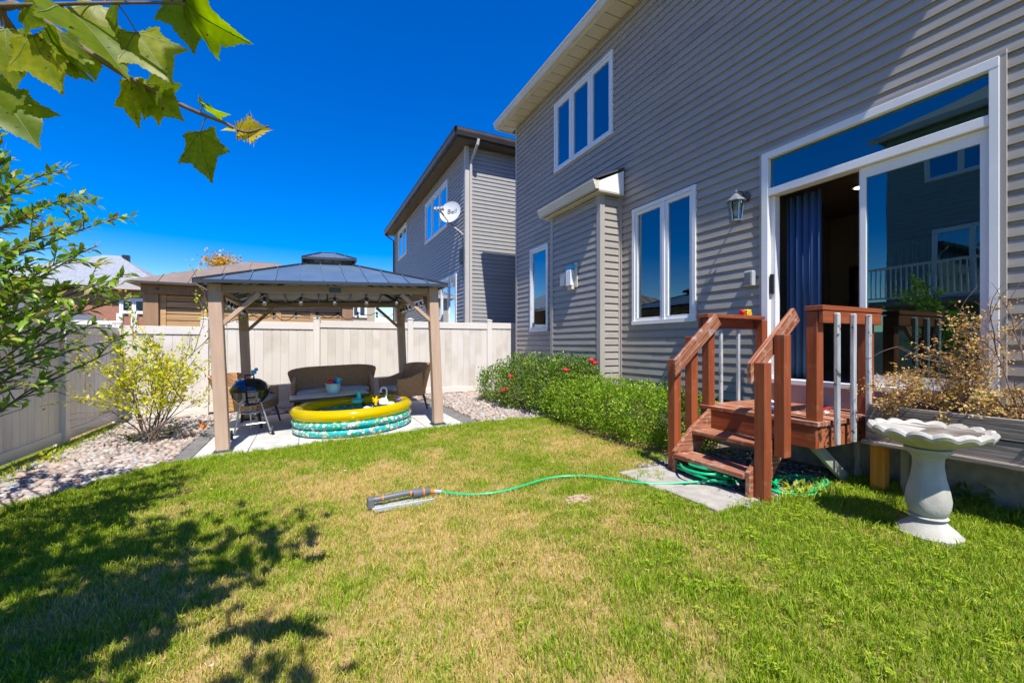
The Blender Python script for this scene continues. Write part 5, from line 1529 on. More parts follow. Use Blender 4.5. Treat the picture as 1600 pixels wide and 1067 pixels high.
# basket of toys on the table
bc = TM @ Vector((0.06, -0.02, 0.43)); bx_, by_, bz = bc
bk = empty('toy_basket', bc, 'pale aqua plastic basket of toys on the coffee table', 'basket')
m = MB(); m.lathe([(0.001, bz + 0.001), (0.085, bz + 0.001), (0.118, bz + 0.155), (0.128, bz + 0.16), (0.128, bz + 0.175), (0.116, bz + 0.172), (0.082, bz + 0.012), (0.001, bz + 0.011)], (bx_, by_, 0), 28); m.build('tub', m_aqua, bk, smooth=40)
for k in range(18):
    t = 2 * math.pi * k / 18; m = MB(); m.bar((bx_ + 0.092 * math.cos(t), by_ + 0.092 * math.sin(t), bz + 0.03), (bx_ + 0.116 * math.cos(t), by_ + 0.116 * math.sin(t), bz + 0.13), 0.010, 0.006); m.build('rib', m_plwhite, bk)
for (dx, dy, dz, r, mt, nm, lb) in ((-0.05, -0.03, 0.20, 0.058, m_red, 'ball', 'red ball heaped in the aqua basket'), (-0.03, 0.04, 0.23, 0.045, m_orangeplastic, 'ball', 'orange ball heaped in the aqua basket'), (0.01, -0.06, 0.185, 0.04, m_purple, 'ball', 'purple ball at the rim of the aqua basket')):
    m = MB(); m.ball((bx_ + dx, by_ + dy, bz + dz), r, 14); m.build(nm, mt, None, smooth=80, label=lb, cat='ball')
m = MB(); m.lathe([(0.001, 0), (0.05, 0.0), (0.062, 0.10), (0.066, 0.10), (0.068, 0.108), (0.055, 0.108), (0.045, 0.01), (0.001, 0.008)], (0, 0, 0), 18, T=Matrix.Translation((bx_ + 0.055, by_ + 0.0, bz + 0.16)) @ Matrix.Rotation(R(20), 4, 'Y'))
m.build('toy_bucket', m_cyan, None, smooth=40, label='cyan toy bucket heaped in the aqua basket', cat='bucket')

# ------------------------------------------------------------------ kettle grill
GM = onpatio(-0.72, 7.18, R(8)) @ Matrix.Scale(0.90, 4)
g = empty('kettle_grill', (0, 0, 0), 'black kettle charcoal grill on aluminium legs with two wheels', 'grill', M=GM)
m = MB(GM); m.lathe([(0.001, 0.475), (0.10, 0.485), (0.19, 0.54), (0.255, 0.63), (0.277, 0.715), (0.283, 0.722), (0.268, 0.722)], (0, 0, 0), 36); m.build('bowl', m_enamel, g, smooth=50)
m = MB(GM); m.lathe([(0.285, 0.716), (0.288, 0.724), (0.278, 0.765), (0.235, 0.845), (0.15, 0.905), (0.07, 0.925), (0.001, 0.93)], (0, 0, 0), 36); lid = m.build('lid', m_enamel, g, smooth=50)
m = MB(GM); m.tube([(-0.06, -0.02, 0.925), (-0.06, -0.03, 0.975), (0.06, -0.03, 0.975), (0.06, -0.02, 0.925)], 0.013, 8); m.build('handle', m_black, lid, smooth=50)
m = MB(GM); m.lathe([(0.001, 0), (0.055, 0), (0.055, 0.012), (0.001, 0.016)], (0, 0, 0), 18, T=Matrix.Translation((-0.16, 0.02, 0.893)) @ Matrix.Rotation(R(-30), 4, 'Y')); m.build('vent', m_alu, lid, smooth=40)
for k, t in enumerate((R(215), R(325), R(90))):
    a, b = (0.17 * math.cos(t), 0.17 * math.sin(t)), (0.30 * math.cos(t), 0.30 * math.sin(t))
    m = MB(GM); m.tube([(a[0], a[1], 0.53), (b[0], b[1], 0.07 if k < 2 else 0.0)], 0.013, 8); m.build('leg', m_alu, g, smooth=50)
    if k < 2:
        s = -1 if k == 0 else 1; cx, cy = b[0] + s * 0.03, b[1]
        m = MB(GM); m.lathe([(0.03, -0.018), (0.068, -0.018), (0.076, -0.008), (0.076, 0.008), (0.068, 0.018), (0.03, 0.018)], (0, 0, 0), 24, T=Matrix.Translation((cx, cy, 0.076)) @ Matrix.Rotation(R(90), 4, 'Y')); wh = m.build('wheel', m_rubber, g, smooth=40)
        m = MB(GM); m.lathe([(0.001, -0.02), (0.045, -0.019), (0.045, 0.019), (0.001, 0.02)], (0, 0, 0), 18, T=Matrix.Translation((cx, cy, 0.076)) @ Matrix.Rotation(R(90), 4, 'Y')); m.build('rim', m_lightgrey, wh, smooth=40)
m = MB(GM); ps = [(0.235 * math.cos(t), 0.235 * math.sin(t), 0.20) for t in (R(215), R(325), R(90))]
for k in range(3): m.tube([ps[k], ps[(k + 1) % 3]], 0.006, 6)
for k in range(1, 9):
    f = k / 9; p0 = Vector(ps[0]).lerp(Vector(ps[2]), f); p1 = Vector(ps[1]).lerp(Vector(ps[2]), f); m.tube([p0, p1], 0.004, 5)
m.build('rack', m_alu, g)
m = MB(GM); m.lathe([(0.001, 0.345), (0.10, 0.35), (0.155, 0.372), (0.158, 0.378), (0.10, 0.356), (0.001, 0.35)], (0, 0, 0), 28); m.build('ash_pan', m_alu, g, smooth=40)
m = MB(GM); m.tube([(0, 0, 0.48), (0, 0, 0.36)], 0.012, 8); m.tube([(0.02, -0.06, 0.40), (0.05, -0.2, 0.36)], 0.008, 6); m.build('sweeper_rod', m_alu, g)
m = MB(GM); m.box((-0.075, -0.283, 0.60), (0.075, -0.262, 0.604)); m.tube([(0.27, -0.09, 0.66), (0.33, -0.09, 0.66), (0.33, 0.09, 0.66), (0.27, 0.09, 0.66)], 0.011, 8); m.build('side_handle', m_black, g, smooth=50)
m = MB(GM); m.box((0.03, -0.03, 0.986), (0.10, 0.02, 1.05)); m.ball((0.10, 0.0, 1.055), 0.03, 10)
m.build('grill_brush', m_cyan, None, smooth=40, label='small blue brush lying on the kettle grill lid', cat='brush')

# ------------------------------------------------------------------ inflatable pool
PM = onpatio(0.66, 6.98, 0, 0.02)
pool = empty('inflatable_pool', (0, 0, 0), 'round inflatable paddling pool, yellow top ring over teal printed rings', 'pool', M=PM)


def ring(zc, rr, rz, Rm, seg=72, n=16):
    m = MB(PM); vs = []
    for a in range(seg):
        t = 2 * math.pi * a / seg; rip = 1 + 0.012 * math.sin(t * 24) + 0.012 * math.sin(t * 11 + zc * 40)
        for b in range(n):
            q = 2 * math.pi * b / n; r = Rm + rr * math.cos(q) * rip; vs.append((r * math.cos(t), r * math.sin(t), zc + rz * math.sin(q)))
    fs = [(a * n + b, ((a + 1) % seg) * n + b, ((a + 1) % seg) * n + (b + 1) % n, a * n + (b + 1) % n) for a in range(seg) for b in range(n)]
    m.add(vs, fs); return m


ring(0.056, 0.066, 0.056, 0.80).build('lower_ring', m_poolprint, pool, smooth=80)
ring(0.163, 0.070, 0.057, 0.80).build('middle_ring', m_poolprint, pool, smooth=80)
ring(0.292, 0.086, 0.080, 0.795).build('upper_ring', m_poolyellow, pool, smooth=80)
m = MB(PM); m.lathe([(0.001, 0.004), (0.77, 0.004), (0.77, 0.012), (0.001, 0.012)], (0, 0, 0), 48); m.build('pool_floor', m_teal, pool)
m = MB(PM); m.lathe([(0.001, 0.17), (0.735, 0.17)], (0, 0, 0), 48); m.build('water', m_water, pool)
pq = lambda x, y, z: PM @ Vector((x, y, z + 0.03))
c = pq(0.10, 0.42, 0.30)
m = MB(); m.ball(c, (0.10, 0.08, 0.05), 14); m.tube([c + Vector((0.02, 0, 0.02)), c + Vector((0.03, 0, 0.08)), c + Vector((0.02, 0, 0.12))], [0.05, 0.035, 0.045], 12); m.ball(c + Vector((0.02, 0, 0.135)), (0.055, 0.05, 0.04), 12)
m.build('toy_boat', m_teal, None, smooth=60, label='teal toy boat floating in the inflatable pool', cat='toy')
c = pq(0.47, 0.10, 0.25)
tw = empty('toy_fountain', c, 'white toy shower with curved spout standing in the inflatable pool', 'toy')
m = MB(); m.lathe([(0.001, 0.0), (0.075, 0.0), (0.08, 0.04), (0.05, 0.09), (0.001, 0.10)], c, 18); m.build('base', m_plwhite, tw, smooth=50)
m = MB(); m.tube([c + Vector((0.03, 0, 0.06)), c + Vector((0.05, 0, 0.20)), c + Vector((0.035, 0, 0.255)), c + Vector((0, 0, 0.27)), c + Vector((-0.04, 0, 0.25)), c + Vector((-0.05, 0, 0.215))], 0.014, 10); m.build('spout', m_plwhite, tw, smooth=60)
m = MB(); m.lathe([(0.015, 0.03), (0.03, 0.0), (0.001, -0.001)], c + Vector((-0.05, 0, 0.185)), 14); m.build('shower_head', m_plwhite, tw, smooth=50)
for (x, y, z, r, mt, nm, lb) in ((0.57, 0.02, 0.245, (0.07, 0.06, 0.045), m_aqua, 'toy_whale', 'pale blue toy whale beside the white toy shower'), (0.70, 0.0, 0.30, (0.055, 0.035, 0.03), m_purple, 'toy_fish', 'purple toy fish at the rim of the inflatable pool'), (0.20, 0.02, 0.22, (0.06, 0.05, 0.03), m_plwhite, 'toy_cup', 'white toy cup in the inflatable pool')):
    c = pq(x, y, z); m = MB(); m.ball(c, r, 12); m.poly([c + Vector((r[0] * .8, 0, 0)), c + Vector((r[0] * 1.6, 0.03, 0.03)), c + Vector((r[0] * 1.6, -0.03, 0.03))]); m.build(nm, mt, None, smooth=60, label=lb, cat='toy')
c = pq(0.33, -0.02, 0.26)
m = MB(); m.lathe([(0.001, 0.0), (0.02, 0), (0.02, 0.07), (0.001, 0.07)], c, 8)
for k in range(5): t = 2 * math.pi * k / 5; m.bar(c + Vector((0, 0, 0.07)), c + Vector((0.06 * math.cos(t), 0.02 * math.sin(t), 0.09 + 0.05 * math.sin(t))), 0.02, 0.02)
m.build('toy_star', m_yellow, None, label='yellow toy star flower standing in the inflatable pool', cat='toy')
m = MB(); c = pq(0.14, -0.10, 0.235); m.bar(c, c + Vector((0.30, 0.06, -0.02)), 0.04, 0.018); m.build('toy_paddle', m_red, None, bevel=0.004, label='red toy paddle lying across the inflatable pool', cat='toy')
m = MB(); c = gpix(317, 671); m.ball((c.x, c.y, c.z + 0.055), 0.05, 14); m.build('ball', m_orangeplastic, None, smooth=80, label='small orange ball on the river stones by the patio edge', cat='ball')
# ------------------------------------------------------------------ red wooden deck and steps
DX0, DX1, DY0, DY1, DZ = 3.70, 4.70, 1.99, 3.10, 0.725
deck = empty('deck_steps', (3.95, 2.55, 0.1), 'red stained wooden landing with two steps and railings at the patio door', 'steps')
nbd = 7; wb = (DX1 - DX0 + 0.03) / nbd
for k in range(nbd):
    x = DX0 - 0.03 + wb * (k + 0.5); plank('deck_board', (x, DY0 - 0.02, DZ - 0.019), (x, DY1 + 0.02, DZ - 0.019), wb - 0.007, 0.038, m_deckworn, deck)
plank('rim_joist', (DX0, DY0, DZ - 0.13), (DX0, DY1, DZ - 0.13), 0.18, 0.038, m_deck, deck, up=(1, 0, 0))
plank('rim_joist', (DX0 + 0.022, DY0 + 0.015, DZ - 0.13), (DX1, DY0 + 0.015, DZ - 0.13), 0.18, 0.038, m_peel, deck, up=(0, 1, 0), label='rim joist with red paint peeling to black')
plank('rim_joist', (DX0 + 0.022, DY1 - 0.015, DZ - 0.13), (DX1, DY1 - 0.015, DZ - 0.13), 0.18, 0.038, m_deck, deck, up=(0, 1, 0))
for x in (4.05, 4.38): plank('joist', (x, DY0 + 0.036, DZ - 0.12), (x, DY1 - 0.036, DZ - 0.12), 0.16, 0.038, m_palewood, deck, up=(1, 0, 0))
RT = 1.665                                                              # top of the level rails
# stringers with cut outline
for y in (2.225, 2.985):
    m = MB(); zs = gz(3.2, y) + 0.01
    m.prism([(3.175, y - 0.019, zs), (3.175, y - 0.019, 0.325), (3.40, y - 0.019, 0.525), (3.68, y - 0.019, 0.70), (3.68, y - 0.019, 0.50), (3.36, y - 0.019, zs)], (0, 0.038, 0)); m.build('stringer', m_deckworn, deck, bevel=0.004)
y0, y1 = 2.2445, 2.9655
plank('tread', (3.275, y0, 0.285), (3.275, y1, 0.285), 0.25, 0.038, m_deckworn, deck); plank('tread', (3.53, y0, 0.490), (3.53, y1, 0.490), 0.25, 0.038, m_deckworn, deck)


def post(x, y, z0, z1, mt=m_deck, s=0.089, cut=0.0, name='post'):
    plank(name, (x, y, z0), (x, y, z1), s, s, mt, deck, up=(0, 1, 0), bevel=0.005, cut1=cut)


# newel and rail posts; the outer faces of the stair posts stand outside the stringers
yr, yl = 2.155, 3.055
slope = (RT - 0.05 - 1.14) / (3.74 - 3.20)
post(3.265, yr, gz(3.3, yr) - 0.02, 1.205); post(3.50, yr - 0.01, 0.43, 1.43); post(3.745, DY0 + 0.045, DZ, RT - 0.045); post(4.53, DY0 + 0.045, DZ, RT - 0.045)
post(3.265, yl, gz(3.3, yl) - 0.02, 1.205); post(3.50, yl, 0.40, 1.43); post(3.745, DY1 - 0.045, DZ, RT - 0.045); post(4.60, DY1 - 0.045, DZ, RT - 0.045)
for y, s in ((yr + 0.064, 1), (yl - 0.064, -1)):                         # sloping rail boards on the inner faces of the posts
    plank('hand_rail', (3.19, y, 1.115), (3.80, y, RT - 0.055), 0.135, 0.037, m_deckworn, deck, up=(0, 1, 0), bevel=0.004, cut0=-0.75 if s > 0 else -0.75, cut1=0.0)
for y, ys in ((DY0 + 0.02, -1), (DY1 - 0.02, 1)):
    plank('cap_rail', (3.685, y, RT - 0.02), (4.60, y, RT - 0.02), 0.14, 0.038, m_deck, deck)
    plank('rail_board', (3.70, y + ys * 0.046, RT - 0.093), (4.595, y + ys * 0.046, RT - 0.093), 0.10, 0.036, m_deck, deck, up=(0, 1, 0))
for x in (3.86, 4.10, 4.34):
    plank('baluster', (x, DY0 - 0.062, 0.535), (x, DY0 - 0.062, RT - 0.06), 0.038, 0.038, m_galv, deck, up=(0, 1, 0), bevel=0.008)
for x in (4.02, 4.30):
    plank('baluster', (x, DY1 + 0.02, DZ - 0.16), (x, DY1 + 0.02, RT - 0.15), 0.034, 0.034, m_galv, deck, up=(0, 1, 0), bevel=0.006)
plank('prop', (3.78, DY0 + 0.08, 0.53), (4.40, DY0 + 0.14, 0.13), 0.09, 0.036, m_palewood, deck, up=(0, 1, 0), label='pale board propped slantwise under the landing')
plank('support_post', (4.52, DY0 + 0.10, 0.06), (4.52, DY0 + 0.10, 0.53), 0.04, 0.04, m_galv, deck, up=(0, 1, 0)); plank('support_post', (4.60, DY1 - 0.1, 0.05), (4.60, DY1 - 0.1, 0.53), 0.089, 0.089, m_deck, deck, up=(0, 1, 0))

# toys and shoes left on the deck
dz = RT + 0.0005; m = MB(); m.box((4.37, DY1 - 0.045, dz), (4.44, DY1 + 0.025, dz + 0.07)); die = m.build('toy_die', m_yellow, None, bevel=0.008, label='yellow toy cube with dark spots on the shorter railing', cat='toy')
m = MB()
for a, b in ((-.017, .017), (.017, -.017), (.017, .017), (-.017, -.017)): m.lathe([(0.007, 0), (0.007, 0.0015), (0.0001, 0.0015)], (0, 0, 0), 10, T=Matrix.Translation((4.3705 + 0, DY1 - 0.01 + a, dz + 0.035 + b)) @ Matrix.Rotation(R(-90), 4, 'Y'))
for a in (-.016, 0, .016): m.lathe([(0.007, 0), (0.007, 0.0015), (0.0001, 0.0015)], (0, 0, 0), 10, T=Matrix.Translation((4.405 + a, DY1 - 0.0445, dz + 0.035 + a)) @ Matrix.Rotation(R(90), 4, 'X'))
m.build('spots', m_ink, die)
m = MB(); m.lathe([(0.001, -0.02), (0.028, -0.018), (0.034, 0), (0.028, 0.018), (0.001, 0.02)], (0, 0, 0), 18, T=Matrix.Translation((4.31, DY1 - 0.02, dz + 0.034)) @ Matrix.Rotation(R(75), 4, 'Y')); m.build('toy_disc', m_red, None, smooth=40, label='red toy disc beside the yellow cube on the railing', cat='toy')


def sandal(x, y, ang, ms, mst, label):
    M = Matrix.Translation((x, y, DZ + 0.0005)) @ Matrix.Rotation(ang, 4, 'Z')
    r = empty('sandal', (0, 0, 0), label, 'sandal', 'shoes left on the wooden landing', M=M)
    out = [(-0.12, 0.0), (-0.115, 0.03), (-0.06, 0.034), (0.0, 0.032), (0.06, 0.045), (0.105, 0.04), (0.13, 0.012), (0.125, -0.02), (0.09, -0.042), (0.03, -0.038), (-0.04, -0.03), (-0.10, -0.03)]
    m = MB(M); m.prism([(a, b, 0) for a, b in out], (0, 0, 0.018)); m.build('sole', ms, r, bevel=0.003)
    m = MB(M)
    for a in (0.035, 0.075): m.tube([(a, -0.042, 0.015), (a - 0.005, -0.03, 0.045), (a - 0.01, 0.0, 0.058), (a - 0.005, 0.032, 0.045), (a, 0.046, 0.015)], 0.009, 6)
    m.tube([(-0.09, -0.03, 0.015), (-0.11, -0.02, 0.05), (-0.122, 0.0, 0.055), (-0.11, 0.02, 0.05), (-0.09, 0.03, 0.015)], 0.008, 6); m.build('straps', mst, r, smooth=50)


sandal(4.20, 2.72, R(20), m_blue, m_plwhite, 'blue soled sandal with white straps nearest the door post'); sandal(4.05, 2.58, R(35), m_plwhite, m_blue, 'white soled sandal with blue straps on the landing')
sandal(4.28, 2.30, R(70), m_plwhite, m_red, 'white soled sandal with red straps behind the corner post')

# ------------------------------------------------------------------ planter box along the wall
pl = empty('planter_box', (4.4, 1.2, 0.08), 'long weathered grey wooden planter box raised on legs by the wall', 'planter')
plank('front_board', (4.27, 0.25, 0.775), (4.27, 1.90, 0.775), 0.145, 0.036, m_greywood, pl, up=(1, 0, 0)); plank('front_board', (4.275, 0.25, 0.622), (4.275, 1.90, 0.622), 0.145, 0.036, m_greywood, pl, up=(1, 0, 0))
plank('edge_strip', (4.24, 0.25, 0.535), (4.24, 1.92, 0.535), 0.09, 0.032, m_greywood, pl)
plank('end_board', (4.29, 1.885, 0.70), (4.64, 1.885, 0.70), 0.29, 0.034, m_greywood, pl, up=(0, 1, 0)); plank('rear_board', (4.655, 0.25, 0.76), (4.655, 1.86, 0.76), 0.30, 0.034, m_greywood, pl, up=(1, 0, 0))
m = MB(); m.box((4.295, 0.26, 0.56), (4.637, 1.866, 0.80)); m.build('soil', m_soil, pl)
plank('leg', (4.36, 1.86, 0.06), (4.36, 1.86, 0.52), 0.10, 0.09, m_orange, pl, up=(1, 0, 0), bevel=0.005, label='orange stained leg'); plank('leg', (4.46, 1.72, 0.06), (4.46, 1.72, 0.52), 0.06, 0.06, m_palewood, pl, up=(1, 0, 0)); plank('leg', (4.40, 1.60, 0.06), (4.40, 1.60, 0.52), 0.08, 0.05, m_deck, pl, up=(1, 0, 0)); plank('leg', (4.42, 0.45, 0.06), (4.42, 0.45, 0.52), 0.09, 0.09, m_greywood, pl, up=(1, 0, 0))


# ------------------------------------------------------------------ twiggy growth
def grow(q, p, d, length, r, depth, out, tips, spread=0.6, droop=0.0, nseg=4, kids=3):
    pts = [Vector(p)]; d = Vector(d).normalized()
    for k in range(nseg):
        d = (d + Vector((q.gauss(0, .16), q.gauss(0, .16), q.gauss(0, .12) - droop))).normalized(); pts.append(pts[-1] + d * length / nseg)
        tips.append((pts[-1].copy(), d.copy(), depth))
    out.append((pts, r))
    if depth > 0:
        for k in range(kids):
            i = q.randint(1, nseg); nd = (d + Vector((q.gauss(0, spread), q.gauss(0, spread), q.gauss(0, spread * .6)))).normalized()
            grow(q, pts[i], nd, length * q.uniform(0.5, 0.8), r * 0.6, depth - 1, out, tips, spread, droop, nseg, kids)


def twigs(branches, name, mt, parent, n=5):
    m = MB()
    for pts, r in branches: m.tube(pts, [r * (1 - 0.6 * i / (len(pts) - 1)) for i in range(len(pts))], n, cap=False)
    return m.build(name, mt, parent, smooth=70)


def leaves_at(tips, q, per, L, wr, mt, parent, name='foliage', jitter=0.03, up=0.3, kind='stuff', curl=0.1, lo=0.0, hi=1.0, fold=0.2, align=0.6):
    P = []; D = []
    for p, d, dep in tips:
        for _ in range(per):
            P.append([p[i] + q.gauss(0, jitter) for i in range(3)]); v = d * align + Vector((q.gauss(0, 1), q.gauss(0, 1), q.gauss(0, 1) + up)) * 0.6; D.append(v[:])
    P = np.array(P); D = unit(np.array(D)); n = len(P); Nn = unit(nrng.normal(size=(n, 3)) * 0.6 + np.array([0, 0, 1.0]))
    Ls = L * nrng.uniform(0.65, 1.2, n)
    return leaf_cloud(name, P, D, Nn, Ls, Ls * wr, mt, parent, fold=fold, curl=curl, kind=kind, rnd=lo + (hi - lo) * nrng.random(n))


m_dryleaf = leaf_mat('dry_leaf', [(0, (0.30, 0.16, 0.05)), (0.4, (0.50, 0.31, 0.10)), (0.75, (0.64, 0.44, 0.17)), (0.9, (0.55, 0.45, 0.10)), (1, (0.30, 0.36, 0.05))], trans=0.25, rough=0.7)
m_yelgreen = leaf_mat('yellow_green_leaf', [(0, (0.22, 0.30, 0.03)), (0.5, (0.42, 0.46, 0.04)), (1, (0.62, 0.56, 0.06))], trans=0.35)
q = random.Random(21)
dp = empty('dried_plant', (4.45, 1.45, 0.8), 'dried golden brown plant spreading over the planter box', 'plant', 'dried plants in the planter')
br = []; tips = []
for k in range(11):
    a = q.uniform(0, 6.28); grow(q, (4.45 + q.uniform(-.05, .05), 1.45 + q.uniform(-.15, .15), 0.80), (0.5 * math.cos(a) - 0.15, 0.75 * math.sin(a) + 0.15, 0.62), q.uniform(0.26, 0.40), 0.004, 2, br, tips, spread=0.65, droop=0.045)
for k in range(3): grow(q, (4.46, 1.42, 0.80), (q.uniform(-.25, .1), q.uniform(-.2, .2), 1.0), q.uniform(0.40, 0.52), 0.0045, 2, br, tips, spread=0.55)
twigs(br, 'stems', m_twig, dp, 4)
leaves_at(tips, q, 6, 0.026, 0.6, m_dryleaf, dp, jitter=0.022, curl=0.35, hi=0.88, fold=0.35)
low = [t for t in tips if t[0].z < 1.05 and t[0].y < 1.5]
leaves_at(low[::4], q, 3, 0.028, 0.6, m_yelgreen, dp, name='green_leaves', jitter=0.03)
m = None
sp_ = empty('dried_plant', (4.45, 1.0, 0.8), 'low dried plant with yellow tips in the planter next to bare twigs', 'plant', 'dried plants in the planter')
br = []; tips = []
for k in range(7): a = q.uniform(0, 6.28); grow(q, (4.45 + q.uniform(-.08, .08), 1.02 + q.uniform(-.25, .15), 0.80), (0.6 * math.cos(a), 0.6 * math.sin(a), 0.5), q.uniform(0.14, 0.24), 0.003, 2, br, tips, spread=0.7)
twigs(br, 'stems', m_twig, sp_, 4); leaves_at(tips, q, 3, 0.026, 0.6, m_dryleaf, sp_, jitter=0.02, curl=0.3, lo=0.3)
bt = empty('bare_shrub', (4.47, 1.12, 0.8), 'bare red brown twigs of a leafless shrub in the planter', 'plant')
br = []; tips = []
for dv in ((-0.05, -0.25, 1), (0, 0.18, 1), (0.0, -0.5, 0.8), (-0.1, 0.45, 0.9)): grow(q, (4.47, 1.10, 0.80), dv, 0.50, 0.008, 2, br, tips, spread=0.45, kids=3)
twigs(br, 'branches', m_twig, bt, 5)

# ------------------------------------------------------------------ bird bath
bb = gpix(1450, 836); zb = bb.z
bath = empty('bird_bath', (bb.x, bb.y, zb), 'pale cast stone bird bath with scalloped bowl on a baluster pedestal', 'bird bath')
m = MB(); m.lathe([(0.001, zb), (0.165, zb), (0.168, zb + 0.025), (0.15, zb + 0.04), (0.145, zb + 0.05), (0.115, zb + 0.075), (0.085, zb + 0.105), (0.08, zb + 0.118), (0.10, zb + 0.13), (0.085, zb + 0.142)], (bb.x, bb.y, 0), 40); m.build('base', m_stonecast, bath, smooth=40)


def panel(r, z, t, k):
    f = (1 - 0.13 * ss((z - zb - 0.145) / 0.03) * ss((zb + 0.56 - z) / 0.05)) * 1 + 0.03 * math.cos(6 * t) * ss((z - zb - 0.15) / 0.1); return r * f, z


m = MB(); m.lathe([(0.086, zb + 0.1425), (0.105, zb + 0.16), (0.125, zb + 0.20), (0.128, zb + 0.24), (0.118, zb + 0.30), (0.098, zb + 0.38), (0.086, zb + 0.46), (0.088, zb + 0.51), (0.105, zb + 0.545), (0.118, zb + 0.555), (0.118, zb + 0.575), (0.09, zb + 0.58)], (bb.x, bb.y, 0), 48, mod=panel); m.build('pedestal', m_stonecast, bath, smooth=35)


def scal(r, z, t, k):
    if r < 0.2: return r, z
    w = (r - 0.2) / 0.11; s = abs(math.sin(8 * t)) ** 0.8; return r * (1 + 0.045 * s * w) * 0.94, z + (0.026 * s - 0.012) * min(1, w)


zt = zb + 0.5805
m = MB(); m.lathe([(0.001, zt), (0.10, zt), (0.14, zt + 0.012), (0.22, zt + 0.045), (0.285, zt + 0.075), (0.312, zt + 0.085), (0.318, zt + 0.105), (0.310, zt + 0.122), (0.292, zt + 0.125), (0.268, zt + 0.108)], (bb.x, bb.y, 0), 108, mod=scal); m.build('bowl', m_stonecast, bath, smooth=40)
m = MB(); m.lathe([(0.266, zt + 0.1085), (0.22, zt + 0.085), (0.12, zt + 0.066), (0.001, zt + 0.062)], (bb.x, bb.y, 0), 108, mod=scal); m.build('basin', m_basin, bath, smooth=40)
m = MB(); qq = random.Random(5)
for k in range(14):
    a = qq.uniform(0, 6.28); r = qq.uniform(0, 0.16); p = Vector((bb.x + 0.02 + r * math.cos(a), bb.y + r * math.sin(a), zt + 0.068 + r * 0.12)); m.tube([p, p + Vector((qq.gauss(0, .03), qq.gauss(0, .03), 0.012))], 0.0035, 4)
m.build('twig_litter', m_twig, None, kind='stuff', label='dark twigs and leaf litter lying in the bird bath bowl')

# ------------------------------------------------------------------ sprinkler and hose
s0, s1 = gpix(578, 797), gpix(668, 778); dirv = (s1 - s0); dirv.z = 0; Ls = dirv.length; ang = math.atan2(dirv.y, dirv.x)
SM = Matrix.Translation((s0.x, s0.y, s0.z)) @ Matrix.Rotation(ang, 4, 'Z')
spk = empty('sprinkler', (0, 0, 0), 'grey oscillating lawn sprinkler with orange collars lying on the grass', 'sprinkler', M=SM)
m = MB(SM); L = Ls + 0.02
m.prism([(0.02, -0.11, 0.012), (L, -0.13, 0.012), (L + 0.02, -0.05, 0.014), (L, 0.06, 0.012), (0.0, 0.05, 0.012)], (0, 0, 0.016)); m.bar((0.02, -0.105, 0.035), (L, -0.125, 0.035), 0.012, 0.03); m.build('base', m_lightgrey, spk, bevel=0.003)
for k in range(6):
    m = MB(SM); x = L * (0.50 + 0.07 * k); m.lathe([(0.011, 0.0285), (0.011, 0.0305), (0.0001, 0.0305)], (x, -0.075, 0), 10); m.build('hole', m_black, spk)
m = MB(SM); m.tube([(0.0, 0, 0.075), (0.03, 0, 0.08), (L * .6, 0, 0.088), (L * .78, 0, 0.088)], [0.019, 0.022, 0.022, 0.025], 10); m.build('spray_bar', m_greyplastic, spk, smooth=40)
m = MB(SM); m.tube([(L * .70, 0, 0.075), (L * .93, 0, 0.075), (L * 1.0, 0, 0.07)], [0.036, 0.036, 0.026], 12); m.build('motor', m_greyplastic, spk, smooth=40)
m = MB(SM); m.box((-0.02, -0.035, 0.02), (0.03, 0.035, 0.10)); m.build('end_bracket', m_greyplastic, spk, bevel=0.004)
for x, r in ((0.10, 0.025), (L * .66, 0.028), (L * .88, 0.039)):
    m = MB(SM); m.tube([(x - 0.006, 0, 0.082 if x < L * .8 else 0.075), (x + 0.006, 0, 0.082 if x < L * .8 else 0.075)], r, 14); m.build('collar', m_orangeplastic, spk, smooth=40)
for k in range(14):
    m = MB(SM); x = 0.06 + 0.022 * k
    if x < L * .62: m.lathe([(0.004, 0.112), (0.003, 0.118), (0.0001, 0.118)], (x, 0, 0), 6); m.build('nozzle', m_lightgrey, spk)
hs0 = SM @ Vector((L * 1.0, 0, 0.07))
hose = empty('garden_hose', gpix(900, 748), 'green garden hose trailing from the sprinkler to coils by the steps', 'hose')
m = MB(); m.tube([hs0, hs0 + SM.to_3x3() @ Vector((0.035, 0, -0.007))], [0.019, 0.019], 12); m.build('connector', m_orangeplastic, hose, smooth=40)
m = MB(); m.tube([hs0 + SM.to_3x3() @ Vector((0.035, 0, -0.007)), hs0 + SM.to_3x3() @ Vector((0.10, 0, -0.022))], [0.019, 0.016], 12); m.build('ferrule', m_lightgrey, hose, smooth=40)


def smooth_path(P, n=8):
    P = [Vector(p) for p in P]; out = []
    for i in range(len(P) - 1):
        a, b, c, d = P[max(i - 1, 0)], P[i], P[i + 1], P[min(i + 2, len(P) - 1)]
        for k in range(n):
            t = k / n; out.append(0.5 * ((2 * b) + (c - a) * t + (2 * a - 5 * b + 4 * c - d) * t * t + (3 * b - a - 3 * c + d) * t ** 3))
    out.append(P[-1]); return out


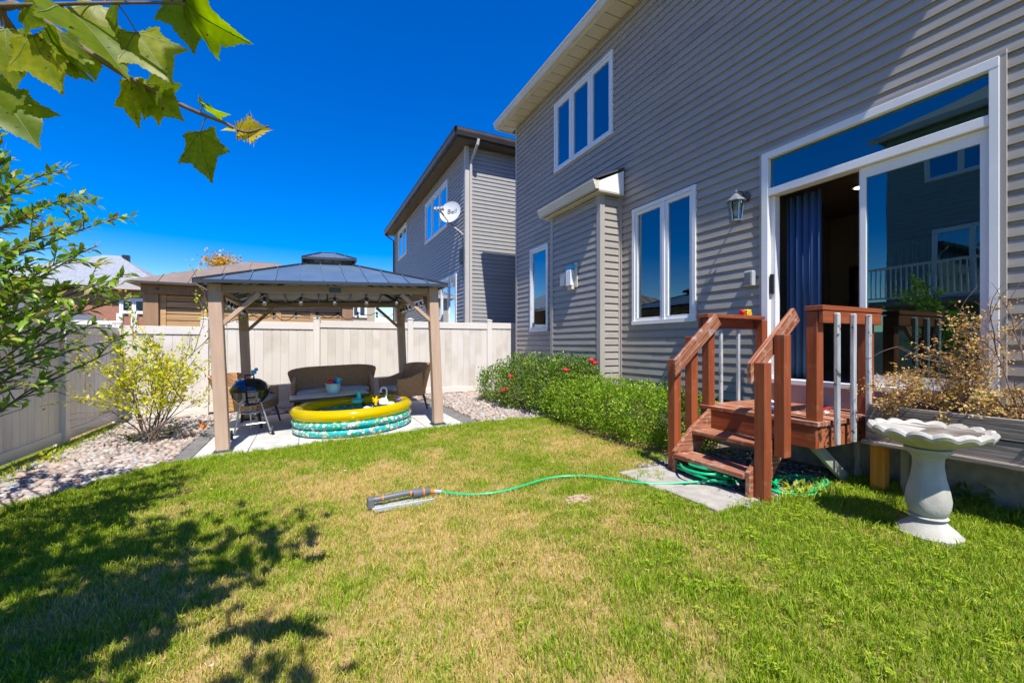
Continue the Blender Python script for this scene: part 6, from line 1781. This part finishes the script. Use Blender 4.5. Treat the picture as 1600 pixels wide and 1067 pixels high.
hp = [hs0 + SM.to_3x3() @ Vector((0.10, 0, -0.022))]
for (u, v) in ((712, 776), (745, 777), (780, 773), (815, 764), (850, 753), (885, 748), (925, 749), (965, 754), (1005, 759), (1040, 760)): p = gpix(u, v); hp.append((p.x, p.y, p.z + 0.026))
cc = Vector((3.28, 2.75)); qq = random.Random(12)
for k in range(44):
    t = -2.2 + k * 0.62; r = 0.17 + 0.05 * math.sin(k * 1.3) + 0.03 * qq.random(); x, y = cc.x + r * 0.85 * math.cos(t) + 0.05 * math.sin(k * .37), cc.y + r * 1.25 * math.sin(t)
    hp.append((x, y, gz(x, y) + 0.022 + 0.0026 * k + (0.03 if 2.66 < x < 3.26 else 0.012)))
for k in range(40):
    t = -1.5 + k * 0.6; f = ss(k / 8); r = 0.20 + 0.05 * math.sin(k * 1.1) + 0.03 * qq.random(); x, y = 3.30 + 0.50 * f + r * 1.3 * math.cos(t), 2.70 - 0.50 * f + r * 0.8 * math.sin(t)
    hp.append((x, y, gz(x, y) + 0.03 + 0.002 * (k % 14)))
m = MB(); m.tube(smooth_path(hp, 5), 0.0115, 8); m.build('tube', m_hose, hose, smooth=80)
# ------------------------------------------------------------------ bushes by the house
def bush_pts(lumps, n, q, rough=0.16, fs=3.0, shell=(0.72, 1.04), zmin=0.03):
    vol = np.array([a[3] * a[4] + a[4] * a[5] + a[3] * a[5] for a in lumps]); pr = vol / vol.sum()
    P = []; D = []
    while len(P) < n:
        a = lumps[q.choice(len(lumps), p=pr)]
        d = unit(q.normal(size=3)); k = q.uniform(*shell) * (1 + rough * (mnoise.noise(Vector((a[0] + d[0] * fs, a[1] + d[1] * fs, d[2] * fs))) + 0.6 * mnoise.noise(Vector((d[0] * 9 + a[0], d[1] * 9, d[2] * 9 + a[1])))))
        if q.random() < 0.03: k *= q.uniform(1.02, 1.16)                # a few shoots stand out
        p = np.array(a[:3]) + d * np.array(a[3:]) * k
        if p[2] < gz(p[0], p[1]) + zmin or p[0] > 4.68: continue
        inside = False
        for b in lumps:
            if b is a: continue
            e = (p - np.array(b[:3])) / np.array(b[3:])
            if e @ e < 0.45: inside = True; break
        if inside: continue
        P.append(p); D.append(unit(d * 0.8 + q.normal(size=3) * 0.55 + np.array([0, 0, 0.35])))
    return np.array(P), np.array(D)


m_rose = leaf_mat('rose_leaf', [(0, (0.05, 0.115, 0.015)), (0.55, (0.14, 0.26, 0.028)), (0.85, (0.26, 0.37, 0.04)), (0.96, (0.25, 0.27, 0.04)), (1, (0.35, 0.12, 0.03))], trans=0.3, rough=0.35, spec=0.5)
m_spirea = leaf_mat('spirea_leaf', [(0, (0.09, 0.21, 0.012)), (0.5, (0.20, 0.36, 0.02)), (0.85, (0.36, 0.48, 0.04)), (1, (0.34, 0.34, 0.06))], trans=0.35, rough=0.45)
q2 = np.random.default_rng(5)
rb_ = empty('rose_bush', (3.9, 7.3, 0.13), 'dark green rose bush with red blooms against the bump-out', 'bush')
LR = [(3.60, 8.05, .52, .46, .55, .42), (3.85, 7.5, .68, .50, .55, .48), (3.88, 6.75, .62, .44, .55, .55), (3.55, 7.1, .42, .42, .5, .36), (3.70, 6.3, .48, .42, .45, .40), (3.95, 6.15, .74, .34, .45, .44), (4.06, 5.72, .74, .26, .36, .42)]
P, D = bush_pts(LR, 15000, q2, rough=0.26, shell=(0.55, 1.04))
leaf_cloud('foliage', P, D, unit(q2.normal(size=P.shape) * .5 + D * .3 + np.array([0, 0, .8])), 0.046 * q2.uniform(.7, 1.2, len(P)), 0.032, m_rose, rb_, kind='stuff')
br = []; tp = []; q = random.Random(3)
for k in range(26): a = q.uniform(0, 6.28); grow(q, (3.75 + q.uniform(-.15, .15), q.uniform(6.3, 8.0), 0.12), (0.5 * math.cos(a), 0.5 * math.sin(a), 0.9), q.uniform(0.45, 0.7), 0.007, 1, br, tp)
twigs(br, 'stems', m_bark, rb_, 4)
m_petal = mat('red_petal', (0.70, 0.012, 0.015), (0.50, 0.005, 0.01), scale=8, rough=0.5)
for (u, v, dep) in ((797, 588, 7.75), (785, 610, 7.7), (793, 607, 7.7), (924, 563, 6.45), (929, 567, 6.45), (884, 578, 6.55)):
    c = pix(u, v, dep); m = MB()
    for k in range(9):
        t = k * 2.4; r = 0.008 + 0.0045 * k; p = c + Vector((r * math.cos(t), r * math.sin(t), 0.01 - 0.002 * k)); m.ball(p, (0.026, 0.026, 0.017), 6, T=Matrix.Rotation(t, 4, 'Z') @ Matrix.Rotation(0.5, 4, 'X'))
    m.build('rose', m_petal, rb_, smooth=80)
hg = empty('spirea_shrub', (3.85, 4.7, 0.1), 'bright green spirea hedge along the wall left of the wooden steps'.replace(' left of', ' next to'), 'shrub')
LH = [(3.86, 5.75, .45, .50, .50, .40), (3.84, 5.2, .45, .54, .52, .41), (3.84, 4.55, .46, .54, .54, .41), (3.88, 3.95, .46, .54, .5, .40), (4.02, 3.55, .42, .50, .4, .36)]
P, D = bush_pts(LH, 23000, q2, rough=0.24, shell=(0.6, 1.04))
leaf_cloud('foliage', P, D, unit(q2.normal(size=P.shape) * .5 + D * .3 + np.array([0, 0, .8])), 0.037 * q2.uniform(.7, 1.25, len(P)), 0.022, m_spirea, hg, kind='stuff')
br = []
for k in range(70): a = q.uniform(0, 6.28); grow(q, (3.9 + q.uniform(-.2, .2), q.uniform(3.5, 5.9), 0.1), (0.45 * math.cos(a), 0.4 * math.sin(a), 0.9), q.uniform(0.4, 0.62), 0.004, 1, br, tp)
twigs(br, 'stems', m_twig, hg, 4)

# ------------------------------------------------------------------ yellow-green shrub in the stones
q = random.Random(31)
ys_ = empty('yellow_shrub', (-2.02, 7.72, 0), 'vase shaped yellow green shrub rising from the river stones', 'shrub')
br = []; tips = []
for k in range(11):
    a = 2 * math.pi * k / 11 + q.uniform(-.2, .2); s = q.uniform(0.12, 0.48)
    b2 = []; t2 = []
    grow(q, (-2.02 + 0.06 * math.cos(a), 7.72 + 0.06 * math.sin(a), 0.0), (s * math.cos(a), s * math.sin(a), 1.0), q.uniform(0.75, 1.2), 0.010, 2, b2, t2, spread=0.5, nseg=6, kids=4)
    br += b2; tips += [t for t in t2 if t[0].z > 0.42 and not (t[2] == 2 and t[0].z < 0.7)]
b2 = []; t2 = []; grow(q, (-1.98, 7.70, 0.0), (0.10, 0, 1), 1.9, 0.012, 1, b2, t2, spread=0.35, nseg=8, kids=5); br += b2; tips += [t for t in t2 if t[0].z > 0.6]
twigs(br, 'stems', m_bark, ys_, 5)
m_yellow_l = leaf_mat('yellow_shrub_leaf', [(0, (0.28, 0.36, 0.02)), (0.4, (0.50, 0.52, 0.02)), (0.8, (0.70, 0.64, 0.03)), (1, (0.78, 0.64, 0.06))], trans=0.4)
leaves_at(tips, q, 3, 0.062, 0.55, m_yellow_l, ys_, jitter=0.035, up=0.0, fold=0.12, curl=0.12)

# ------------------------------------------------------------------ leafy tree at the side fence
q = random.Random(77)
lt_ = empty('leafy_tree', (-2.36, 4.05, 0), 'small green leafy tree reaching in before the tan side fence', 'tree')
m_lt = leaf_mat('tree_leaf', [(0, (0.095, 0.20, 0.015)), (0.45, (0.20, 0.34, 0.025)), (0.8, (0.32, 0.41, 0.06)), (0.93, (0.30, 0.27, 0.06)), (1, (0.42, 0.25, 0.08))], trans=0.35, rough=0.38, spec=0.5)
m_lto = leaf_mat('tree_leaf_single', [(0, (0.095, 0.20, 0.015)), (0.45, (0.20, 0.34, 0.025)), (0.8, (0.32, 0.41, 0.06)), (0.93, (0.30, 0.27, 0.06)), (1, (0.42, 0.25, 0.08))], trans=0.35, rough=0.38, spec=0.5, objrnd=True)
T0 = Vector((-2.36, 4.05, 0))
m = MB(); tpts = [T0 + Vector((0, 0, -0.05)), T0 + Vector((0.02, -0.02, 0.6)), T0 + Vector((0.0, 0.03, 1.2)), T0 + Vector((0.05, 0.0, 1.8)), T0 + Vector((0.1, 0.02, 2.4))]
m.tube(tpts, [0.055, 0.045, 0.036, 0.026, 0.012], 10); m.build('trunk', m_bark, lt_, smooth=70)
targets = [(12, 248, 2.9), (30, 290, 2.7), (86, 262, 3.0), (60, 330, 2.8), (108, 308, 3.1), (92, 362, 2.7), (184, 340, 3.1), (150, 385, 2.9), (120, 400, 2.6), (40, 380, 2.5), (192, 432, 3.2), (214, 462, 3.2), (160, 455, 2.8), (110, 445, 2.7), (60, 440, 2.5), (20, 430, 2.6), (196, 528, 3.2), (150, 505, 2.9), (100, 500, 2.6), (48, 495, 2.4), (176, 548, 3.0), (120, 545, 2.7), (70, 545, 2.5), (15, 530, 2.5), (100, 575, 2.6), (35, 600, 2.4),
           (0, 330, 3.2), (-60, 250, 3.0), (-110, 330, 2.8), (-150, 420, 3.3), (-90, 480, 2.7), (-140, 560, 2.8), (-220, 300, 3.2), (-300, 400, 3.1), (-260, 200, 2.9), (-330, 500, 2.9), (-50, 400, 3.4)]
brs = []; LP = []; LD = []; LN = []
for (u, v, dep) in targets:
    tip = pix(u, v, dep); zb0 = max(0.45, min(2.1, tip.z - 0.25 - 0.35 * q.random()))
    st = T0 + Vector((0.03, 0, zb0)); mid = st.lerp(tip, 0.5) + Vector((q.gauss(0, .05), q.gauss(0, .05), -0.04 + q.gauss(0, .04)))
    path = [st, st.lerp(mid, .5) + Vector((0, 0, -.02)), mid, mid.lerp(tip, .5) + Vector((0, 0, .01)), tip]; path = smooth_path(path, 5)
    brs.append((path, 0.010)); n = len(path); Lb = (tip - st).length
    sub = [(path, 0.30, 1.0)]
    for k in range(5):
        i = q.randint(int(n * .45), n - 3); d = (path[i + 1] - path[i]).normalized(); d = (d + Vector((q.gauss(0, .5), q.gauss(0, .5), q.gauss(0.1, .4)))).normalized()
        e = path[i] + d * q.uniform(0.14, 0.30); sp2 = [path[i], path[i].lerp(e, .5) + Vector((0, 0, .008)), e]; brs.append((sp2, 0.004)); sub.append((sp2, 0.1, 1.0))
    for pth, f0, f1 in sub:
        ln = sum((pth[k + 1] - pth[k]).length for k in range(len(pth) - 1)); cnt = max(4, int(ln * (f1 - f0) / 0.019))
        if v > 500: cnt = int(cnt * .6)
        if v > 560: cnt //= 2
        for k in range(cnt):
            f = f0 + (f1 - f0) * (k + q.random()) / cnt; x = f * (len(pth) - 1); i = min(int(x), len(pth) - 2); p = pth[i].lerp(pth[i + 1], x - i); d = (pth[i + 1] - pth[i]).normalized()
            side = Vector((q.gauss(0, 1), q.gauss(0, 1), q.gauss(0, 1))); side -= d * side.dot(d); side.normalize()
            LP.append(p); LD.append((d * q.uniform(.5, 1.1) + side * q.uniform(.4, 1.0)).normalized()); LN.append(Vector((q.gauss(0, .5), q.gauss(0, .5), 1)).normalized())
twigs(brs, 'branches', m_bark, lt_, 5)
inview = []
Fv = Vector((math.sin(YAW), math.cos(YAW), 0)); Rv = Vector((math.cos(YAW), -math.sin(YAW), 0))
for i, p in enumerate(LP): w = p.dot(Fv); inview.append((0 if p.dot(Rv) / w > -1.24 else 1, w, i))
inview.sort(); single = [i for a, w, i in inview if a == 0][:300]; ss_ = set(single); rest_i = [i for i in range(len(LP)) if i not in ss_]
LM = []
for k in range(3):
    W_ = (0.36, 0.42, 0.32)[k]; c = (0.10, 0.2, 0.05)[k]; f = 0.10
    vs = [(0, 0, 0), (.25, W_ * .42, f * .8), (.55, W_ * .5, f), (.82, W_ * .27, f * .4 - c * .4), (1, 0, -c), (.82, -W_ * .27, f * .4 - c * .4), (.55, -W_ * .5, f), (.25, -W_ * .42, f * .8), (.25, 0, .01), (.55, 0, .01), (.82, 0, -c * .5)]
    fs = [(0, 8, 1), (8, 9, 2, 1), (9, 10, 3, 2), (10, 4, 3), (0, 7, 8), (8, 7, 6, 9), (9, 6, 5, 10), (10, 5, 4)]
    me = bpy.data.meshes.new('leaf'); me.from_pydata(vs, [], fs); me.materials.append(m_lto); me.polygons.foreach_set('use_smooth', [True] * len(fs)); LM.append(me)


def axes(D, Nn, P, s):
    x = Vector(D).normalized(); y = Vector(Nn).cross(x).normalized(); z = x.cross(y)
    return Matrix(((x.x * s, y.x * s, z.x * s, P[0]), (x.y * s, y.y * s, z.y * s, P[1]), (x.z * s, y.z * s, z.z * s, P[2]), (0, 0, 0, 1)))


for k, i in enumerate(single): place('leaf', LM[k % 3], axes(LD[i], LN[i], LP[i], q.uniform(0.062, 0.094)), lt_)
a_ = lambda L: np.array([list(L[i]) for i in rest_i])
leaf_cloud('foliage', a_(LP), a_(LD), a_(LN), 0.078 * nrng.uniform(.75, 1.2, len(rest_i)), 0.031, m_lt, lt_, kind='stuff', fold=0.12, curl=0.1)

# ------------------------------------------------------------------ maple overhead; its trunk stands beside the viewer
mp_ = empty('maple_tree', (-2.15, 0.1, 0), 'maple tree whose leafy branch hangs overhead and dapples the lawn', 'tree')
HALF = [(0.0, 0.0), (0.10, -0.05), (0.20, -0.02), (0.27, -0.07), (0.36, -0.03), (0.47, 0.0), (0.42, 0.10), (0.44, 0.17), (0.45, 0.23), (0.49, 0.28), (0.50, 0.36), (0.56, 0.40), (0.66, 0.52), (0.72, 0.60), (0.58, 0.60), (0.50, 0.63), (0.46, 0.65), (0.42, 0.62), (0.40, 0.66), (0.36, 0.63), (0.35, 0.70), (0.33, 0.76), (0.27, 0.78), (0.24, 0.85), (0.17, 0.89), (0.10, 0.97), (0.05, 1.04), (0.0, 1.15)]
m_maple = leaf_mat('maple_leaf', [(0, (0.15, 0.23, 0.010)), (0.6, (0.24, 0.32, 0.012)), (1, (0.40, 0.40, 0.02))], objrnd=True, trans=0.68, rough=0.42, spec=0.4)
m_mapley = leaf_mat('yellow_maple_leaf', [(0, (0.45, 0.38, 0.02)), (1, (0.62, 0.47, 0.03))], objrnd=True, trans=0.45)
m_vein = mat('leaf_vein', (0.10, 0.13, 0.02), rough=0.6)


def teeth(H, q=random.Random(2)):
    out = []
    for (x0, y0), (x1, y1) in zip(H[:-1], H[1:]):
        out.append((x0, y0)); L = math.hypot(x1 - x0, y1 - y0); nx_, ny_ = (y1 - y0) / L, -(x1 - x0) / L
        if L > 0.07:
            for f, h in ((0.42, 0.022), (0.55, -0.004)): out.append((x0 + (x1 - x0) * f + nx_ * h * q.uniform(.5, 1.3), y0 + (y1 - y0) * f + ny_ * h))
    return [(max(0, x), y) for x, y in out] + [H[-1]]


def maple_mesh(fold, curl, mt, ragged=0):
    m = MB()

    def dz(x, y): return fold * abs(x) - curl * (y * y + 0.5 * x * x) + 0.018 * math.sin(9 * x + 5 * y) + 0.012 * math.cos(17 * y) * abs(x)
    mid = [(0.0, y) for y in np.linspace(0, 1.15, 8)]
    for s in (1, -1):
        out = [(s * x * 0.80, y) for x, y in teeth(HALF)]
        if ragged: out = [(x * (1 - ragged * abs(math.sin(7 * i))), y * (1 - 0.3 * ragged * abs(math.sin(5 * i)))) for i, (x, y) in enumerate(out)]
        bm = bmesh.new(); bm.faces.new([bm.verts.new((x, y, 0)) for x, y in out + list(reversed(mid[1:-1]))])
        for ax in (0, 1):
            for c in np.arange(-0.72, 1.2, 0.09):
                bmesh.ops.bisect_plane(bm, geom=list(bm.verts) + list(bm.edges) + list(bm.faces), plane_co=(c, c, 0), plane_no=(1 - ax, ax, 0))
        bm.verts.index_update(); m.add([(v.co.x, v.co.y, dz(v.co.x, v.co.y)) for v in bm.verts], [tuple(v.index for v in f.verts) for f in bm.faces], 0); bm.free()
    for (x1, y1) in ((0, 1.08), (0.49, 0.50), (-0.49, 0.50), (0.30, 0.02), (-0.30, 0.02)):
        n = 6; pts = []
        for k in range(n + 1): f = k / n; pts.append((x1 * f, y1 * f, dz(x1 * f, y1 * f)))
        for off in (0.006, -0.006):
            for k in range(n):
                a, b = Vector(pts[k]), Vector(pts[k + 1]); d = (b - a).normalized(); w = Vector((-d.y, d.x, 0)) * 0.010 * (1 - k / n * .7); o = Vector((0, 0, off)); m.poly([a + w + o, b + w * .8 + o, b - w * .8 + o, a - w + o], 1)
    o = m.build('leaf', [mt, m_vein], None, M=Matrix.Identity(4), smooth=60); me = o.data; bpy.data.objects.remove(o); Wm.pop(o, None); return me


for mt_ in (m_maple, m_mapley):                                        # mottling and a few brown spots on the leaf itself
    t = mt_.node_tree; cr_ = [n for n in t.nodes if n.type == 'VALTORGB'][0]
    tc = N(t, 'ShaderNodeTexCoord'); no = N(t, 'ShaderNodeTexNoise'); no.inputs['Scale'].default_value = 7; no.inputs['Detail'].default_value = 8; t.links.new(tc.outputs['Object'], no.inputs['Vector'])
    oi_ = [n for n in t.nodes if n.type == 'OBJECT_INFO'][0]
    ad = N(t, 'ShaderNodeMath', operation='MULTIPLY_ADD'); ad.inputs[1].default_value = 1.5; ad.inputs[2].default_value = -0.75; t.links.new(no.outputs['Fac'], ad.inputs[0])
    a2 = N(t, 'ShaderNodeMath', operation='ADD'); t.links.new(oi_.outputs['Random'], a2.inputs[0]); t.links.new(ad.outputs[0], a2.inputs[1])
    t.links.new(a2.outputs[0], cr_.inputs[0])
    vo = N(t, 'ShaderNodeTexNoise'); vo.inputs['Scale'].default_value = 11; vo.inputs['Detail'].default_value = 3
    vm = N(t, 'ShaderNodeVectorMath', operation='ADD'); t.links.new(tc.outputs['Object'], vm.inputs[0]); t.links.new(oi_.outputs['Location'], vm.inputs[1]); t.links.new(vm.outputs[0], vo.inputs['Vector'])
    mr = N(t, 'ShaderNodeMapRange'); mr.inputs['From Min'].default_value = 0.66; mr.inputs['From Max'].default_value = 0.70; t.links.new(vo.outputs['Fac'], mr.inputs['Value'])
    mx = N(t, 'ShaderNodeMix', data_type='RGBA'); mx.inputs['B'].default_value = (0.06, 0.035, 0.015, 1); t.links.new(mr.outputs[0], mx.inputs['Factor']); t.links.new(cr_.outputs[0], mx.inputs['A'])
    for l in list(t.links):
        if l.from_node == cr_ and l.to_node != mx: t.links.new(mx.outputs['Result'], l.to_socket)
MV = [maple_mesh(0.10, 0.10, m_maple), maple_mesh(0.22, 0.22, m_maple), maple_mesh(0.05, 0.16, m_maple)]
MY = [maple_mesh(0.25, 0.2, m_mapley, 0.45), maple_mesh(0.35, 0.15, m_mapley)]
main = smooth_path([Vector((-2.10, 0.12, 2.1)), Vector((-1.55, 0.25, 2.15)), pix(-120, 8, 0.86), pix(0, 11, 0.86), pix(34, 12, 0.87), pix(125, 73, 0.90), pix(215, 130, 0.94), pix(300, 172, 0.97), pix(350, 192, 1.0), pix(385, 207, 1.01), pix(420, 197, 1.02)], 5)
sec = smooth_path([pix(-30, 10, 0.86), pix(30, 9, 0.84), pix(140, 6, 0.83), pix(240, 5, 0.82), pix(290, 7, 0.82)], 5)
m = MB(); m.tube(main, [0.011 * (1 - 0.82 * k / (len(main) - 1)) for k in range(len(main))], 7); m.tube(sec, [0.0045 * (1 - 0.5 * k / (len(sec) - 1)) for k in range(len(sec))], 7)
LEAVES = [((313, 207), (325, 290), 0.98, 0, .15, 0), ((283, -14), (302, 92), 0.84, 0, .2, 0), ((288, 2), (377, 84), 0.83, 1, .7, 0), ((214, 52), (270, 130), 0.88, 0, .3, 0), ((206, 126), (204, 203), 0.94, 2, .2, 0), ((226, 132), (286, 190), 0.95, 0, .25, 0), ((238, 130), (247, 192), 0.96, 1, .5, 0),
          ((52, 56), (86, 142), 0.87, 2, .2, 0), ((92, 52), (118, 128), 0.88, 0, .2, 0), ((70, 48), (118, 134), 0.89, 1, .45, 0), ((98, 12), (213, 94), 0.84, 1, .65, 0), ((8, 46), (20, 144), 0.86, 0, .25, 0), ((2, 146), (57, 226), 0.88, 2, .25, 0), ((-12, 120), (2, 205), 0.87, 0, .3, 0), ((36, 14), (66, 40), 0.85, 0, .3, 0), ((110, 62), (156, 126), 0.9, 0, .5, 0), ((150, 8), (128, 60), 0.86, 2, .4, 0), ((190, -20), (168, 52), 0.85, 0, .3, 0),
          ((318, 164), (358, 190), 0.98, 1, .85, 0), ((318, 163), (304, 146), 0.98, 1, .8, 0), ((368, 206), (342, 200), 1.0, 1, .5, 1), ((372, 206), (426, 198), 1.02, 0, .3, 1), ((388, 207), (400, 188), 1.02, 2, .3, 0), ((384, 206), (396, 222), 1.02, 0, .4, 1)]
q = random.Random(8)
for (s, t, dep, var, tilt, yel) in LEAVES:
    a, b = pix(s[0], s[1], dep), pix(t[0], t[1], dep + q.uniform(-.03, .03))
    L = (b - a).length / 1.24; D = (b - a).normalized(); side = D.cross(-Fv).normalized()
    Nn = (-Fv * (1 - tilt) + side * tilt * q.choice((-1, 1)) + Vector((q.gauss(0, .12), q.gauss(0, .12), 0.25 + q.gauss(0, .1)))).normalized()
    x = Nn.cross(D).normalized(); x = -x; z = D.cross(x) * -1.0; z = x.cross(D)
    Mw = Matrix(((x.x * L, D.x * L, z.x * L, a.x), (x.y * L, D.y * L, z.y * L, a.y), (x.z * L, D.z * L, z.z * L, a.z), (0, 0, 0, 1)))
    place('leaf', (MY if yel else MV)[var % (2 if yel else 3)], Mw, mp_)
    j = min(main + sec, key=lambda p: (p - a).length); m.tube([j, j.lerp(a, .5) + Vector((0, 0, .004)), a], 0.0013, 5)
m.build('branch', m_bark, mp_, smooth=70)
Tm = Vector((-2.15, 0.1, 0)); q = random.Random(91)
clusters = []
while len(clusters) < 165:
    zc = q.uniform(2.5, 4.9); sp_y = q.uniform(1.4, 4.6); x = q.uniform(-2.75, 0.25); xg = x
    if sp_y > 3.45 - 0.42 * x: continue
    if abs((sp_y - 3.2) - 0.9 * (x + 0.9)) < 0.16 and -1.3 < x < -0.4: continue  # gap left in the crown so a sunlit streak reaches the grass
    if len(clusters) > 115: sp_y = q.uniform(1.7, 2.95); x = xg = q.uniform(-1.5, 0.1)
    # unseen crown is shaped by the outline its shadow takes on the lawn
    if xg > 0.1 - 0.42 * abs(sp_y - 2.4) - 0.15 * math.sin(sp_y * 5) : continue
    c = Vector((xg - 0.1 * zc, sp_y - zc / 1.72, zc)); pt = c + SUN_DIR * ((c.z - 1.9) / -SUN_DIR.z)
    if (pt.x + 1.75) ** 2 + (pt.y - 4.15) ** 2 < 0.55: continue
    w = c.dot(Fv)
    if w > -0.2 and abs(c.dot(Rv)) < 1.35 * (w + 0.35) and (c.z - 1.35) < 0.88 * (w + 0.35) + 0.15: continue
    if any((c + SUN_DIR * (((j - c).dot(SUN_DIR))) - j).length < 0.42 for j in main[8::6]): continue
    clusters.append(c)
P = []; D = []
for c in clusters:
    for _ in range(q.randint(16, 30)):
        p = c + Vector((q.gauss(0, .17), q.gauss(0, .17), q.gauss(0, .12))); w = p.dot(Fv)
        if w > 0 and abs(p.dot(Rv)) < 1.27 * w and (p.z - 1.35) < 0.86 * w: continue
        P.append(p[:]); D.append((q.gauss(0, 1), q.gauss(0, 1), -0.5))
P = np.array(P); D = unit(np.array(D))
m_mapcrown = leaf_mat('maple_crown_leaf', [(0, (0.08, 0.15, 0.015)), (1, (0.22, 0.27, 0.03))], trans=0.35)
leaf_cloud('crown', P, D, unit(nrng.normal(size=P.shape) * .5 + np.array([0, 0, 1.0])), 0.115 * nrng.uniform(.8, 1.2, len(P)), 0.11, m_mapcrown, mp_, kind='stuff', fold=0.08)
m = MB(); m.tube([Tm + Vector((0, 0, -0.1)), Tm + Vector((0.03, 0, 1.0)), Tm + Vector((0.05, 0.02, 2.1)), Tm + Vector((0.15, 0.1, 3.2)), Tm + Vector((0.2, 0.2, 4.4))], [0.11, 0.085, 0.07, 0.045, 0.015], 12); m.build('trunk', m_bark, mp_, smooth=70)
m = MB()
for c in clusters:
    h = max(1.9, c.z - 0.9 - 0.5 * q.random()); a = Tm + Vector((0.1, 0.06, h)); m.tube(smooth_path([a, a.lerp(c, .5) + Vector((0, 0, -.05)), c], 4), [0.016 - 0.0014 * k for k in range(9)], 5)
m.build('branches', m_bark, mp_, smooth=70)

# ------------------------------------------------------------------ tree beyond the pavilion and small weeds
ft = empty('autumn_tree', pix(347, 538, 36) + Vector((0, 0, -1.35)), 'golden orange tree top showing above the pavilion roof', 'tree')
c = pix(347, 411, 36); P = np.array(c[:]) + np.array([1.25, 1.25, 0.75]) * np.clip(nrng.normal(size=(900, 3)) * 0.5, -1.2, 1.2)
P = np.array(P); m_gold = leaf_mat('golden_leaf', [(0, (0.34, 0.17, 0.02)), (0.5, (0.55, 0.31, 0.03)), (1, (0.62, 0.45, 0.05))], trans=0.3)
leaf_cloud('crown', P, unit(nrng.normal(size=P.shape)), unit(nrng.normal(size=P.shape)), 0.22, 0.14, m_gold, ft, kind='stuff')
m = MB(); m.tube([(c.x, c.y, 0), (c.x, c.y, 5), (c.x + .1, c.y, c.z)], [0.18, 0.13, 0.04], 8); m.build('trunk', m_bark, ft)


def weed(p, n, L, mt, label, q, h=0.12):
    r = empty('weed', p, label, 'weed', 'weeds'); br = []; tips = []
    for k in range(n): a = q.uniform(0, 6.28); grow(q, (p[0], p[1], p[2]), (0.7 * math.cos(a), 0.7 * math.sin(a), 0.9), h * q.uniform(.7, 1.2), 0.003, 0, br, tips, nseg=3)
    twigs(br, 'stems', mt, r, 4); leaves_at(tips, q, 2, L, 0.5, mt, r, jitter=0.015)


m_weed = leaf_mat('weed_leaf', [(0, (0.07, 0.15, 0.02)), (1, (0.17, 0.27, 0.04))], trans=0.3)
q = random.Random(6)
weed(gpix(73, 724), 7, 0.06, m_yelgreen, 'small yellow green weed growing among the river stones', q, 0.12)
weed(gpix(205, 690), 10, 0.05, m_weed, 'dark green weed at the foot of the yellow shrub', q, 0.11)
weed(gpix(266, 682), 9, 0.05, m_weed, 'upright green weed between yellow shrub and patio edge', q, 0.20)
weed((4.60, 1.35, 0.09), 6, 0.07, m_weed, 'leafy weed against the concrete foundation under the planter', q, 0.16)
weed((3.58, 2.08, 0.09), 12, 0.06, m_yelgreen, 'yellow green weeds crowding the foot of the step post', q, 0.13)
weed(gpix(752, 622), 9, 0.06, m_yelgreen, 'low green weed at the fence foot near the roses', q, 0.14)
